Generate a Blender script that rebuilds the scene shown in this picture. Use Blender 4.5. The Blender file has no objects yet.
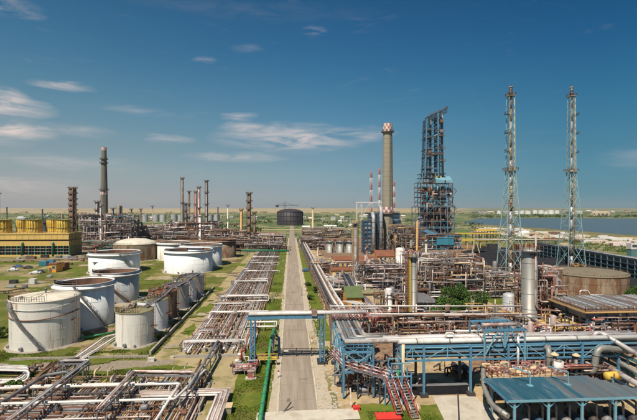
import bpy, math, random
from mathutils import Vector, Matrix
C = bpy.context.scene.collection
PI = math.pi
S = bpy.context.scene

# ------------------------------------------------------------------ camera
CH, F = 30.0, 425.0                  # eye height in metres, focal length in photo pixels
YAW, PITCH = math.atan(27.5/F), math.atan(2.5/F)
cam_d = bpy.data.cameras.new('camera'); cam = bpy.data.objects.new('camera', cam_d); C.objects.link(cam)
cam.location = (0, 0, CH); cam.rotation_euler = (PI/2-PITCH, 0, -YAW)
cam_d.sensor_width = 36; cam_d.lens = 36*F/637; cam_d.clip_start = 1; cam_d.clip_end = 60000
S.camera = cam
RM = Matrix.Rotation(-YAW, 3, 'Z') @ Matrix.Rotation(PI/2-PITCH, 3, 'X')

def ray(px, py): return RM @ Vector(((px-318.5)/F, -(py-210)/F, -1))
def G(px, py, z=0.0):
    d = ray(px, py); t = (z-CH)/d.z
    return Vector((d.x*t, d.y*t, z))
def A(px, py, Y):                    # the point on this line of sight at distance Y along the road
    d = ray(px, py); t = Y/d.y
    return Vector((d.x*t, Y, CH+d.z*t))
def XZ(px, py, Y): p = A(px, py, Y); return p.x, p.z

# ------------------------------------------------------------------ sky and sun
SUN = Vector((-0.50, -0.87, 1.45)).normalized()
EL = math.asin(SUN.z); AZ = math.atan2(SUN.x, SUN.y)
w = bpy.data.worlds.new('World'); S.world = w; w.use_nodes = True
nt = w.node_tree; N = nt.nodes; L = nt.links; N.clear()
def nd(t, **k):
    n = N.new(t)
    for a, b in k.items(): setattr(n, a, b)
    return n
out = nd('ShaderNodeOutputWorld'); bg = nd('ShaderNodeBackground'); bg.inputs['Strength'].default_value = 0.06
sky = nd('ShaderNodeTexSky', sky_type='NISHITA', sun_disc=False, sun_elevation=EL, sun_rotation=AZ % (2*PI))
sky.altitude = 30; sky.air_density = 1.0; sky.dust_density = 0.2; sky.ozone_density = 2.5
hs = nd('ShaderNodeHueSaturation'); hs.inputs['Saturation'].default_value = 1.1; hs.inputs['Value'].default_value = 0.9; hs.inputs['Hue'].default_value = 0.492
L.new(sky.outputs[0], hs.inputs['Color'])
tc = nd('ShaderNodeTexCoord')
mp = nd('ShaderNodeMapping'); mp.inputs['Scale'].default_value = (1.0, 1.0, 5.5)
L.new(tc.outputs['Generated'], mp.inputs[0])
nz = nd('ShaderNodeTexNoise'); nz.inputs['Scale'].default_value = 9; nz.inputs['Detail'].default_value = 9; nz.inputs['Roughness'].default_value = 0.62; nz.inputs['Distortion'].default_value = 0.7
L.new(mp.outputs[0], nz.inputs['Vector'])
def mth(op, a, b=None, clamp=False):
    n = nd('ShaderNodeMath', operation=op); n.use_clamp = clamp
    for i, v in enumerate((a, b)):
        if v is None: continue
        if isinstance(v, (int, float)): n.inputs[i].default_value = v
        else: L.new(v, n.inputs[i])
    return n.outputs[0]
# warp the look-up so the wisps have ragged ends
nw = nd('ShaderNodeTexNoise'); nw.inputs['Scale'].default_value = 14; nw.inputs['Detail'].default_value = 5
L.new(mp.outputs[0], nw.inputs['Vector'])
wv = nd('ShaderNodeVectorMath', operation='SUBTRACT'); L.new(nw.outputs['Color'], wv.inputs[0]); wv.inputs[1].default_value = (.5, .5, .5)
ws = nd('ShaderNodeVectorMath', operation='MULTIPLY'); L.new(wv.outputs[0], ws.inputs[0]); ws.inputs[1].default_value = (.05, .05, .022)
wa = nd('ShaderNodeVectorMath', operation='ADD'); L.new(tc.outputs['Generated'], wa.inputs[0]); L.new(ws.outputs[0], wa.inputs[1])
tot = None
for px, py, rx, ry, st in [(290, 138, 66, 13, 1.0), (360, 134, 30, 7, .6), (250, 128, 26, 6, .7), (2, 96, 16, 7, 1.1), (4, 106, 30, 8, 1.1), (12, 130, 30, 7, 1.1), (60, 86, 22, 4, .8), (205, 60, 9, 2.5, .4),
                           (238, 157, 44, 5, .55), (172, 139, 20, 5, .6), (60, 163, 60, 7, .3), (15, 186, 50, 9, .45), (238, 117, 16, 4, .5), (315, 31, 10, 5, .6),
                           (245, 48, 14, 3, .2), (4, 4, 22, 7, .6), (240, 10, 110, 7, .08), (140, 112, 26, 4, .3), (75, 130, 30, 6, .3), (-90, 120, 70, 20, .8), (760, 150, 80, 14, .6), (480, -90, 160, 30, .5)]:
    c = ray(px, py).normalized()
    s = nd('ShaderNodeVectorMath', operation='SUBTRACT'); L.new(wa.outputs[0], s.inputs[0]); s.inputs[1].default_value = c
    m = nd('ShaderNodeVectorMath', operation='MULTIPLY'); L.new(s.outputs[0], m.inputs[0]); m.inputs[1].default_value = (F/rx, F/rx, F/ry)
    l = nd('ShaderNodeVectorMath', operation='LENGTH'); L.new(m.outputs[0], l.inputs[0])
    v = mth('MULTIPLY', mth('SUBTRACT', 1.25, l.outputs['Value'], True), st)
    tot = v if tot is None else mth('MAXIMUM', tot, v)
tex = mth('MULTIPLY', mth('SUBTRACT', nz.outputs['Fac'], 0.36), 2.9, True)
loc_c = mth('MULTIPLY', tot, tex)
back = mth('MULTIPLY', mth('SUBTRACT', nz.outputs['Fac'], 0.60), 0.35, True)
sepz = nd('ShaderNodeSeparateXYZ'); L.new(tc.outputs['Generated'], sepz.inputs[0])
# colour grade of the clear sky by height above the horizon, alike all round
cr = nd('ShaderNodeValToRGB'); L.new(sepz.outputs['Z'], cr.inputs[0]); e = cr.color_ramp.elements
RA = [(0.0, (.58, .73, 1.03)), (.0176, (.555, .70, .99)), (.0411, (.59, .69, .89)), (.0762, (.69, .777, .85)), (.134, (.735, .866, .865)), (.19, (.68, .95, .955)), (.256, (.56, .96, 1.01)), (.318, (.43, .9, 1.04)), (.385, (.345, .83, 1.02)), (.435, (.29, .77, .96)), (.8, (.40, .85, 1.0))]
for i, (p_, c_) in enumerate(RA):
    q_ = e[i] if i < 2 else e.new(p_)
    q_.position = p_; q_.color = (*c_, 1)
gm = nd('ShaderNodeMix', data_type='RGBA', blend_type='MULTIPLY'); gm.inputs['Factor'].default_value = 1; L.new(hs.outputs[0], gm.inputs['A']); L.new(cr.outputs[0], gm.inputs['B'])
cx = nd('ShaderNodeValToRGB'); ex = cx.color_ramp.elements; L.new(mth('MULTIPLY_ADD', sepz.outputs['X'], .5), cx.inputs[0]); cx.inputs[0].links[0].from_node.inputs[2].default_value = .5
for i, (p_, c_) in enumerate([(0, (1.5, 1.17, 1.04)), (.28, (1.5, 1.17, 1.04)), (.54, (1, 1, 1)), (.79, (.40, .70, .80)), (1, (.40, .70, .80))]):
    q_ = ex[i] if i < 2 else ex.new(p_)
    q_.position = p_; q_.color = (*c_, 1)
gx = nd('ShaderNodeMix', data_type='RGBA', blend_type='MULTIPLY'); gx.inputs['Factor'].default_value = 1; L.new(gm.outputs['Result'], gx.inputs['A']); L.new(cx.outputs[0], gx.inputs['B'])
msk = mth('MAXIMUM', loc_c, back)
mx = nd('ShaderNodeMix', data_type='RGBA'); L.new(msk, mx.inputs['Factor']); L.new(gx.outputs['Result'], mx.inputs['A']); mx.inputs['B'].default_value = (10.5, 8.9, 8.3, 1)
L.new(mx.outputs['Result'], bg.inputs['Color']); L.new(bg.outputs[0], out.inputs[0])
sd = bpy.data.lights.new('sun', 'SUN'); sd.energy = 5.0; sd.angle = math.radians(.53); sd.color = (1, .91, .77)
so = bpy.data.objects.new('sun', sd); C.objects.link(so); so.rotation_euler = SUN.to_track_quat('Z', 'Y').to_euler(); so.location = (0, 0, 200)
S.view_settings.view_transform = 'Standard'; S.view_settings.look = 'None'; S.view_settings.gamma = 1; S.view_settings.exposure = 0.3
S.view_settings.use_curve_mapping = False

# ------------------------------------------------------------------ materials
MATS = {}
def M(name, col, rough=.6, metal=0.0, var=.3, scale=1.2, stain=None, amt=.5, ssc=.6, streak=1.0, bump=.0, fine=9.0, lo=.50, hi=.62, ys=1.0):
    """weathered surface: base colour broken up by two noises, optional stain colour in ragged patches or drips"""
    m = bpy.data.materials.new(name); m.use_nodes = True; t = m.node_tree; n = t.nodes; l = t.links
    b = n['Principled BSDF']; b.inputs['Metallic'].default_value = metal
    if rough >= .78: b.inputs['Specular IOR Level'].default_value = .12
    g = n.new('ShaderNodeNewGeometry')
    oi = n.new('ShaderNodeObjectInfo')
    mp = n.new('ShaderNodeMapping'); mp.inputs['Scale'].default_value = (1, ys, streak); l.new(g.outputs['Position'], mp.inputs[0])
    a = n.new('ShaderNodeTexNoise'); a.inputs['Scale'].default_value = scale; a.inputs['Detail'].default_value = 6; l.new(mp.outputs[0], a.inputs['Vector'])
    f = n.new('ShaderNodeTexNoise'); f.inputs['Scale'].default_value = fine; f.inputs['Detail'].default_value = 3; l.new(g.outputs['Position'], f.inputs['Vector'])
    ad = n.new('ShaderNodeMath'); ad.operation = 'ADD'; l.new(a.outputs['Fac'], ad.inputs[0]); l.new(f.outputs['Fac'], ad.inputs[1])
    ad2 = n.new('ShaderNodeMath'); ad2.operation = 'MULTIPLY_ADD'; l.new(oi.outputs['Random'], ad2.inputs[0]); ad2.inputs[1].default_value = .35; l.new(ad.outputs[0], ad2.inputs[2])
    r = n.new('ShaderNodeMapRange'); l.new(ad2.outputs[0], r.inputs[0]); r.inputs[1].default_value = .75; r.inputs[2].default_value = 1.6
    r.inputs[3].default_value = 1-var; r.inputs[4].default_value = 1+var*.7
    mm = n.new('ShaderNodeVectorMath'); mm.operation = 'SCALE'; mm.inputs[0].default_value = col[:3]; l.new(r.outputs[0], mm.inputs['Scale'])
    last = mm.outputs[0]
    if stain:
        s = n.new('ShaderNodeTexNoise'); s.inputs['Scale'].default_value = ssc; s.inputs['Detail'].default_value = 8; s.inputs['Roughness'].default_value = .62; l.new(mp.outputs[0], s.inputs['Vector'])
        q = n.new('ShaderNodeMapRange'); l.new(s.outputs['Fac'], q.inputs[0]); q.inputs[1].default_value = lo; q.inputs[2].default_value = hi; q.inputs[4].default_value = amt
        x = n.new('ShaderNodeMix'); x.data_type = 'RGBA'; l.new(q.outputs[0], x.inputs['Factor']); l.new(last, x.inputs['A']); x.inputs['B'].default_value = (*stain, 1)
        last = x.outputs['Result']
    l.new(last, b.inputs['Base Color'])
    rr = n.new('ShaderNodeMapRange'); l.new(f.outputs['Fac'], rr.inputs[0]); rr.inputs[3].default_value = max(.05, rough-.12); rr.inputs[4].default_value = min(1, rough+.12); l.new(rr.outputs[0], b.inputs['Roughness'])
    if bump:
        bp = n.new('ShaderNodeBump'); bp.inputs['Strength'].default_value = bump; bp.inputs['Distance'].default_value = .1; l.new(ad.outputs[0], bp.inputs['Height']); l.new(bp.outputs[0], b.inputs['Normal'])
    MATS[name] = m; return m
RUST = (.16, .062, .028)
M('tank_white', (.70, .67, .61), .5, 0, .2, .5, (.34, .20, .08), .85, .55, .08, lo=.53, hi=.66)
M('tank_clean', (.72, .73, .73), .5, 0, .14, .5, (.38, .30, .21), .4, .5, .10, lo=.54, hi=.70)
M('tank_grey', (.40, .41, .42), .5, .1, .22, .6, (.20, .13, .08), .6, .55, .14, lo=.50, hi=.66)
M('tank_rust', (.27, .21, .15), .8, 0, .35, .7, (.15, .065, .03), .8, .6, .3, lo=.45, hi=.58)
M('rust_inside', (.20, .115, .08), .9, 0, .35, .5, (.06, .035, .03), .6, .4, .5)
M('roof_olive', (.24, .22, .13), .85, 0, .3, .8, (.13, .08, .04), .7, .7)
M('roof_cream', (.62, .57, .47), .7, 0, .15, .3, (.40, .30, .20), .5, .3)
M('white', (.62, .60, .57), .5, 0, .14, 1, (.36, .27, .2), .4, .8, .4)
M('silver', (.25, .245, .225), .5, .3, .2, .8, (.26, .17, .11), .45, .7, .5, lo=.54, hi=.68)
M('silver_pipe', (.53, .49, .475), .45, .35, .25, .25, (.24, .13, .09), .7, .35, lo=.50, hi=.60)
M('pinkish', (.50, .39, .355), .6, .1, .3, .3, (.17, .08, .05), .8, .3, lo=.48, hi=.56)
M('pipe_grey', (.25, .25, .26), .55, .3, .3, .3, (.14, .08, .05), .7, .4)
M('rust', (.21, .105, .065), .85, 0, .45, .6, (.08, .04, .03), .6, .8)
M('brown', (.18, .12, .085), .8, 0, .4, .6, (.22, .12, .06), .5, .9)
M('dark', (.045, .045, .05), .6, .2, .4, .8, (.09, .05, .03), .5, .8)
M('steel_grey', (.22, .22, .23), .6, .3, .3, .9, (.14, .08, .05), .6, .8)
M('blue', (.075, .215, .34), .55, 0, .28, .9, (.16, .13, .12), .5, 1.0, lo=.52, hi=.64)
M('blue_light', (.15, .34, .44), .55, 0, .25, .9, (.25, .24, .22), .5, .9)
M('blue_dark', (.028, .065, .11), .55, 0, .35, .6, (.07, .05, .05), .5, .8)
M('blue_roof', (.026, .09, .13), .45, 0, .35, .4, (.15, .18, .20), .8, .9, lo=.52, hi=.66, ys=.18)
M('grey_roof', (.11, .125, .135), .5, 0, .3, .4, (.035, .10, .15), .5, .8, lo=.50, hi=.64, ys=.18)
M('teal', (.04, .20, .28), .5, 0, .25, .6)
M('yellow', (.62, .42, .06), .6, 0, .22, .3, (.42, .34, .12), .5, .25, .5)
M('yellow_wall', (.60, .41, .12), .75, 0, .2, .3, (.40, .27, .12), .5, .3, .4)
M('ochre', (.58, .36, .14), .85, 0, .22, .4, (.38, .24, .13), .5, .4)
M('ochre_pale', (.60, .47, .28), .85, 0, .22, .4, (.40, .30, .2), .5, .4)
M('roof_brown', (.21, .085, .05), .85, 0, .35, .4, (.12, .07, .05), .6, .3)
M('roof_green', (.10, .13, .055), .8, 0, .3, .5, (.14, .15, .09), .6, .4)
M('orange', (.66, .30, .04), .6, 0, .25, .8, (.40, .18, .06), .5, .6)
M('red', (.34, .06, .045), .55, 0, .25, 1, (.25, .06, .05), .4, .8)
M('red_bright', (.62, .035, .025), .6, 0, .2, 1, (.42, .08, .05), .6, 1.2)
M('red_rail', (.33, .105, .09), .6, 0, .3, 1.5, (.5, .36, .33), .8, 1.2)
M('green_paint', (.02, .22, .075), .6, 0, .3, .6, (.10, .19, .10), .7, .9)
M('green_dark', (.02, .16, .11), .55, 0, .3, .6)
M('concrete', (.36, .32, .26), .9, 0, .25, .5, (.22, .18, .14), .6, .5, bump=.3)
M('concrete_light', (.50, .45, .37), .9, 0, .2, .6, (.34, .29, .22), .6, .4, bump=.2)
M('chimney', (.27, .245, .19), .85, 0, .18, .5, (.19, .17, .13), .5, .25, .15)
M('chimney_dark', (.20, .185, .15), .9, 0, .22, .5, (.10, .09, .07), .6, .25, .15)
M('band_red', (.42, .16, .125), .7, 0, .2, 1)
M('band_white', (.66, .60, .56), .7, 0, .12, 1)
M('road', (.32, .26, .205), .92, 0, .16, .35, (.21, .17, .13), .7, 1.5, bump=.2, lo=.44, hi=.64, ys=.045)
M('road_patch', (.21, .165, .125), .9, 0, .3, .8, (.28, .22, .165), .7, .8)
M('road_edge', (.44, .37, .275), .9, 0, .25, .6, (.27, .22, .15), .6, .6, bump=.3)
M('dirt', (.33, .26, .145), .95, 0, .3, .35, (.17, .16, .05), .75, .30, bump=.4, lo=.50, hi=.60)
M('dirt_yard', (.42, .31, .175), .95, 0, .3, .25, (.21, .15, .10), .7, .35, bump=.4, lo=.47, hi=.62)
M('yard_rusty', (.30, .20, .13), .95, 0, .4, .5, (.13, .075, .05), .8, .7, bump=.5, lo=.42, hi=.6)
M('gravel', (.36, .30, .22), .95, 0, .45, 2.0, (.2, .17, .12), .6, 1.1, bump=.8, fine=14)
M('grass_ground', (.115, .130, .024), .95, 0, .35, .35, (.25, .20, .085), .7, .10, bump=.5, lo=.49, hi=.62)
M('grass_lush', (.105, .135, .018), .95, 0, .35, .5, (.19, .165, .04), .7, .35, bump=.5, lo=.50, hi=.65)
M('grass_blade', (.10, .135, .016), .9, 0, .45, .6, (.21, .18, .07), .7, .2)
M('leaf', (.055, .105, .022), .8, 0, .5, .6, (.10, .14, .03), .6, .5)
M('leaf_dark', (.03, .06, .018), .8, 0, .4, .08, (.07, .09, .03), .6, .05)
M('bark', (.10, .07, .05), .9, 0, .3)
M('coal', (.022, .022, .026), .9, 0, .5, .8, bump=.6)
M('glass', (.05, .07, .09), .12, 0, .2)
M('rubber', (.02, .02, .02), .85, 0, .2)
M('car_white', (.62, .64, .66), .3, 0, .05)
M('car_blue', (.05, .12, .25), .3, 0, .1)
M('car_dark', (.05, .05, .06), .3, 0, .1)
M('black_tank', (.030, .024, .032), .6, 0, .35, .05, (.07, .045, .045), .6, .06, .4)
M('far_white', (.66, .64, .60), .8, 0, .12, .05)
M('far_beige', (.50, .40, .28), .9, 0, .2, .02)
M('dull_teal', (.10, .20, .20), .8, 0, .3, .5)
M('tower_blue', (.26, .42, .45), .55, 0, .25, .9, (.20, .17, .13), .6, .9)
M('tower_khaki', (.27, .24, .15), .7, 0, .3, .6)
M('bank_soil', (.26, .21, .12), .95, 0, .5, .12, (.10, .115, .04), .85, .05, fine=.6, lo=.44, hi=.56)
M('tank_top', (.215, .18, .125), .9, 0, .3, .3, (.13, .10, .07), .6, .3)
M('stripe_white', (.72, .60, .57), .6, 0, .15, 1)
M('sleeper', (.33, .30, .26), .9, 0, .3, .8)

# ------------------------------------------------------------------ mesh building
ORG = {}
class MB:
    def __init__(s): s.v = []; s.f = []; s.sm = []
    def _add(s, v, f, sm=False):
        b = len(s.v); s.v += v; s.f += [tuple(i+b for i in q) for q in f]; s.sm += [sm]*len(f); return s
    def box(s, x0, y0, z0, x1, y1, z1):
        v = [(x0,y0,z0),(x1,y0,z0),(x1,y1,z0),(x0,y1,z0),(x0,y0,z1),(x1,y0,z1),(x1,y1,z1),(x0,y1,z1)]
        return s._add(v, [(0,3,2,1),(4,5,6,7),(0,1,5,4),(1,2,6,5),(2,3,7,6),(3,0,4,7)])
    def cbox(s, x, y, z, a, b, c): return s.box(x-a/2, y-b/2, z, x+a/2, y+b/2, z+c)
    def bar(s, p, q, w=.15, h=None):
        p, q = Vector(p), Vector(q); d = q-p
        if d.length < 1e-5: return s
        d.normalize(); h = h or w
        up = Vector((0,0,1)) if abs(d.z) < .95 else Vector((0,1,0))
        a = d.cross(up).normalized()*w/2; b = a.cross(d).normalized()*h/2
        v = [tuple(o+x) for o in (p, q) for x in (-a-b, a-b, a+b, -a+b)]
        return s._add(v, [(3,2,1,0),(4,5,6,7),(0,1,5,4),(1,2,6,5),(2,3,7,6),(3,0,4,7)])
    def tube(s, pts, r, n=8, bend=None, cap=True, r1=None):
        pts = [Vector(p) for p in pts]
        if bend is None: bend = r*2.2
        if len(pts) > 2:
            o = [pts[0]]
            for i in range(1, len(pts)-1):
                a, b, c = pts[i-1], pts[i], pts[i+1]
                u = (a-b); w = (c-b); k = min(bend, u.length*.45, w.length*.45)
                if u.length < 1e-6 or w.length < 1e-6: continue
                p0 = b+u.normalized()*k; p2 = b+w.normalized()*k
                for t in (0, .33, .67, 1): o.append(p0*(1-t)**2+b*2*t*(1-t)+p2*t*t)
            o.append(pts[-1]); pts = o
        m = len(pts); v = []; nrm = None
        for i, p in enumerate(pts):
            t = (pts[min(i+1, m-1)]-pts[max(i-1, 0)])
            if t.length < 1e-9: t = Vector((0,0,1))
            t.normalize()
            if nrm is None:
                nrm = Vector((0,0,1)) if abs(t.z) < .9 else Vector((1,0,0))
            nrm = (nrm-t*nrm.dot(t))
            if nrm.length < 1e-6: nrm = t.orthogonal()
            nrm.normalize(); bn = t.cross(nrm)
            rr = r if r1 is None else r+(r1-r)*i/(m-1)
            for k in range(n):
                a = 2*PI*k/n; v.append(tuple(p+nrm*math.cos(a)*rr+bn*math.sin(a)*rr))
        f = [(i*n+k, i*n+(k+1)%n, (i+1)*n+(k+1)%n, (i+1)*n+k) for i in range(m-1) for k in range(n)]
        s._add(v, f, True)
        if cap:
            b = len(s.v)-len(v)
            s.f += [tuple(b+k for k in reversed(range(n))), tuple(b+(m-1)*n+k for k in range(n))]; s.sm += [False, False]
        return s
    def lathe(s, x, y, prof, n=24, smooth=True, a0=0):
        v = []
        for r, z in prof:
            for k in range(n):
                a = a0+2*PI*k/n; v.append((x+math.cos(a)*r, y+math.sin(a)*r, z))
        f = [(i*n+k, i*n+(k+1)%n, (i+1)*n+(k+1)%n, (i+1)*n+k) for i in range(len(prof)-1) for k in range(n)]
        return s._add(v, f, smooth)
    def cyl(s, x, y, z0, z1, r, n=16, r1=None):
        r1 = r if r1 is None else r1
        s.lathe(x, y, [(r, z0), (r1, z1)], n); b = len(s.v)-2*n
        s.f += [tuple(b+k for k in reversed(range(n))), tuple(b+n+k for k in range(n))]; s.sm += [False, False]; return s
    def drum(s, p, q, r, n=12):
        """closed vessel with domed ends lying between two points"""
        p, q = Vector(p), Vector(q); d = (q-p).normalized()
        prof = [(0.02, -.5*r), (.5*r, -.42*r), (.85*r, -.24*r), (r, 0)]
        up = Vector((0,0,1)) if abs(d.z) < .9 else Vector((1,0,0)); a = d.cross(up).normalized(); b = d.cross(a)
        rings = [(rr, p+d*z) for rr, z in prof]+[(rr, q-d*z) for rr, z in reversed(prof)]
        v = [tuple(c+a*math.cos(2*PI*k/n)*rr+b*math.sin(2*PI*k/n)*rr) for rr, c in rings for k in range(n)]
        f = [(i*n+k, (i+1)*n+k, (i+1)*n+(k+1)%n, i*n+(k+1)%n) for i in range(len(rings)-1) for k in range(n)]
        return s._add(v, f, True)
    def poly(s, pts, z=None):
        v = [tuple(p) if z is None else (p[0], p[1], z) for p in pts]
        return s._add(v, [tuple(range(len(v)))])
    def prism(s, pts, z0, z1):
        n = len(pts); v = [(p[0], p[1], z0) for p in pts]+[(p[0], p[1], z1) for p in pts]
        return s._add(v, [tuple(reversed(range(n))), tuple(range(n, 2*n))]+[(k, (k+1)%n, n+(k+1)%n, n+k) for k in range(n)])
    def rail(s, pts, h=1.1, step=1.6, r=.035, closed=False):
        pts = [Vector(p) for p in pts]
        if closed: pts = pts+[pts[0]]
        for a, b in zip(pts, pts[1:]):
            L_ = (b-a).length
            for hh in (h, h*.5): s.bar(a+Vector((0,0,hh)), b+Vector((0,0,hh)), r*2)
            k = max(1, int(L_/step))
            for i in range(k+1): p = a.lerp(b, i/k); s.bar(p, p+Vector((0,0,h)), r*2)
        return s
    def ladder(s, x, y, z0, z1, w=.5, dx=1, dy=0, cage=True):
        for k in (-1, 1): s.bar((x+k*dx*w/2, y+k*dy*w/2, z0), (x+k*dx*w/2, y+k*dy*w/2, z1), .07)
        z = z0+.4
        while z < z1: s.bar((x-dx*w/2, y-dy*w/2, z), (x+dx*w/2, y+dy*w/2, z), .05); z += .7
        return s
    def stair(s, p, q, w=.9, treads=None, rl=True):
        p, q = Vector(p), Vector(q); d = q-p; h = Vector((d.x, d.y, 0)); sd_ = Vector((-h.y, h.x, 0)).normalized()*w/2
        for k in (-1, 1):
            s.bar(p+sd_*k, q+sd_*k, .06, .28)
            if rl:
                for hh in (.5, 1.0): s.bar(p+sd_*k+Vector((0,0,hh)), q+sd_*k+Vector((0,0,hh)), .06)
                for i in range(0, max(2, int(d.length/1.5))+1):
                    o = p.lerp(q, i/max(2, int(d.length/1.5)))+sd_*k; s.bar(o, o+Vector((0,0,1)), .05)
        n = treads or max(3, int(abs(d.z)/.3))
        for i in range(n+1):
            o = p.lerp(q, i/n); s.bar(o-sd_, o+sd_, .26, .05)
        return s
    def build(s, name, mat, parent=None, label=None, cat=None, group=None, kind=None, org=None):
        me = bpy.data.meshes.new(name)
        if parent is not None: o0 = ORG[parent.name]
        elif org is not None: o0 = Vector(org)
        else:
            xs = [v[0] for v in s.v]; ys = [v[1] for v in s.v]; zs = [v[2] for v in s.v]
            o0 = Vector(((min(xs)+max(xs))/2, (min(ys)+max(ys))/2, min(zs)))
        me.from_pydata([(v[0]-o0.x, v[1]-o0.y, v[2]-o0.z) for v in s.v], [], s.f)
        me.polygons.foreach_set('use_smooth', s.sm); me.update()
        me.materials.append(MATS[mat] if isinstance(mat, str) else mat)
        o = bpy.data.objects.new(name, me); C.objects.link(o); ORG[o.name] = o0
        if parent is not None: o.parent = parent
        else: o.location = o0
        tag(o, label, cat, group, kind); return o
def tag(o, label=None, cat=None, group=None, kind=None):
    if label: o['label'] = label
    if cat: o['category'] = cat
    if group: o['group'] = group
    if kind: o['kind'] = kind
    return o
def T(name, label, cat, loc, group=None):
    o = bpy.data.objects.new(name, None); C.objects.link(o); o.location = loc; ORG[o.name] = Vector(loc); o.empty_display_size = .5
    return tag(o, label, cat, group)
def copy_thing(o, loc, label=None, group=None, rz=None, scale=None):
    def cp(a, par):
        c = a.copy(); C.objects.link(c); c.parent = par; ORG[c.name] = ORG.get(a.name, Vector())
        for ch in a.children: cp(ch, c)
        return c
    c = cp(o, None); c.location = loc; ORG[c.name] = Vector(loc)
    if rz is not None: c.rotation_euler.z = rz
    if scale: c.scale = scale
    if label: c['label'] = label
    if group: c['group'] = group
    return c
def one(name, mat, label, cat, group=None, parent=None, **k):   # decorator-free shorthand
    return k
# ================================================================== THE SETTING
def terrain_mat():
    m = bpy.data.materials.new('open_country'); m.use_nodes = True; t = m.node_tree; n = t.nodes; l = t.links
    b = n['Principled BSDF']; b.inputs['Roughness'].default_value = .95; b.inputs['Specular IOR Level'].default_value = .1
    g = n.new('ShaderNodeNewGeometry'); sp = n.new('ShaderNodeSeparateXYZ'); l.new(g.outputs['Position'], sp.inputs[0])
    def noise(sc, sx=1, sy=1, det=6, dist=0):
        mp = n.new('ShaderNodeMapping'); mp.inputs['Scale'].default_value = (sx, sy, 1); l.new(g.outputs['Position'], mp.inputs[0])
        a = n.new('ShaderNodeTexNoise'); a.inputs['Scale'].default_value = sc; a.inputs['Detail'].default_value = det; a.inputs['Distortion'].default_value = dist; l.new(mp.outputs[0], a.inputs['Vector']); return a.outputs['Fac']
    def rng(x, a, b_, c=0., d=1.):
        q = n.new('ShaderNodeMapRange'); l.new(x, q.inputs[0]); q.inputs[1].default_value = a; q.inputs[2].default_value = b_; q.inputs[3].default_value = c; q.inputs[4].default_value = d; return q.outputs[0]
    def mix(f, a, b_):
        x = n.new('ShaderNodeMix'); x.data_type = 'RGBA'
        if isinstance(f, (int, float)): x.inputs['Factor'].default_value = f
        else: l.new(f, x.inputs['Factor'])
        for k, v in (('A', a), ('B', b_)):
            if isinstance(v, tuple): x.inputs[k].default_value = (*v, 1)
            else: l.new(v, x.inputs[k])
        return x.outputs['Result']
    near = mix(rng(noise(.11), .38, .56), (.105, .115, .03), (.27, .215, .115))
    near = mix(rng(noise(.6), .50, .70), near, (.19, .15, .06))
    near = mix(rng(noise(3.0), .45, .75, 0, .5), near, (.07, .09, .025))
    mid = mix(rng(noise(.012, 1, .6), .44, .56), (.10, .14, .05), (.20, .19, .09))
    mid = mix(rng(noise(.05, 1, .4), .52, .60), mid, (.045, .075, .03))
    mid = mix(rng(noise(.02, .5, 1.6), .60, .66), mid, (.36, .30, .20))
    far = mix(rng(noise(.0011, .5, 2.2), .44, .58), (.43, .32, .18), (.30, .24, .13))
    far = mix(rng(noise(.003, .4, 2), .60, .66), far, (.10, .13, .06))
    a = n.new('ShaderNodeMath'); a.operation = 'MULTIPLY_ADD'; l.new(noise(.004), a.inputs[0]); a.inputs[1].default_value = 260; l.new(sp.outputs['Y'], a.inputs[2])
    c = mix(rng(a.outputs[0], 380, 520), near, mid)
    a2 = n.new('ShaderNodeMath'); a2.operation = 'MULTIPLY_ADD'; l.new(noise(.0015), a2.inputs[0]); a2.inputs[1].default_value = 1500; l.new(sp.outputs['Y'], a2.inputs[2])
    green_far = mix(rng(noise(.0016, .5, 2.5), .45, .58), (.12, .15, .075), (.25, .22, .12))
    xr = n.new('ShaderNodeMath'); xr.operation = 'DIVIDE'; l.new(sp.outputs['X'], xr.inputs[0]); l.new(sp.outputs['Y'], xr.inputs[1])
    far = mix(rng(xr.outputs[0], .34, .46), far, green_far)
    c = mix(rng(a2.outputs[0], 2900, 3250), c, far)
    l.new(c, b.inputs['Base Color'])
    bp = n.new('ShaderNodeBump'); bp.inputs['Strength'].default_value = .5; bp.inputs['Distance'].default_value = .15; l.new(noise(2.5), bp.inputs['Height']); l.new(bp.outputs[0], b.inputs['Normal'])
    MATS['open_country'] = m
terrain_mat()
rg = random.Random(5)
gr = MB(); gr.poly([(-30000, -400, 0), (30000, -400, 0), (30000, 30000, 0), (-30000, 30000, 0)]); gr.build('ground', 'open_country', kind='structure', org=(0,0,0))
ZL = [0.004]
def lay(name, mat, pts, z=None, jit=0.0, seed=1, step=3.0, kind='structure', label=None):
    """a thin sheet on the ground, its outline roughened as bare earth or grass edges are"""
    r = random.Random(seed)
    if z is None: ZL[0] += .0013; z = ZL[0]
    P = []
    n = len(pts)
    for i in range(n):
        a, b = Vector((pts[i][0], pts[i][1])), Vector((pts[(i+1)%n][0], pts[(i+1)%n][1])); d = b-a
        k = max(1, int(d.length/step)) if jit else 1
        k = min(k, 120); nn = Vector((-d.y, d.x)).normalized() if d.length else Vector((0,0))
        for j in range(k):
            p = a+d*j/k+nn*r.uniform(-jit, jit); P.append((p.x, p.y))
    mb = MB(); mb.poly(P, z)
    # outward-facing up
    v = [Vector((x, y)) for x, y in P]; ar = sum(v[i].x*v[(i+1)%len(v)].y-v[(i+1)%len(v)].x*v[i].y for i in range(len(v)))
    if ar < 0: mb.f = [tuple(reversed(q)) for q in mb.f]
    return mb.build(name, mat, kind=kind, org=(0,0,0))
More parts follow.
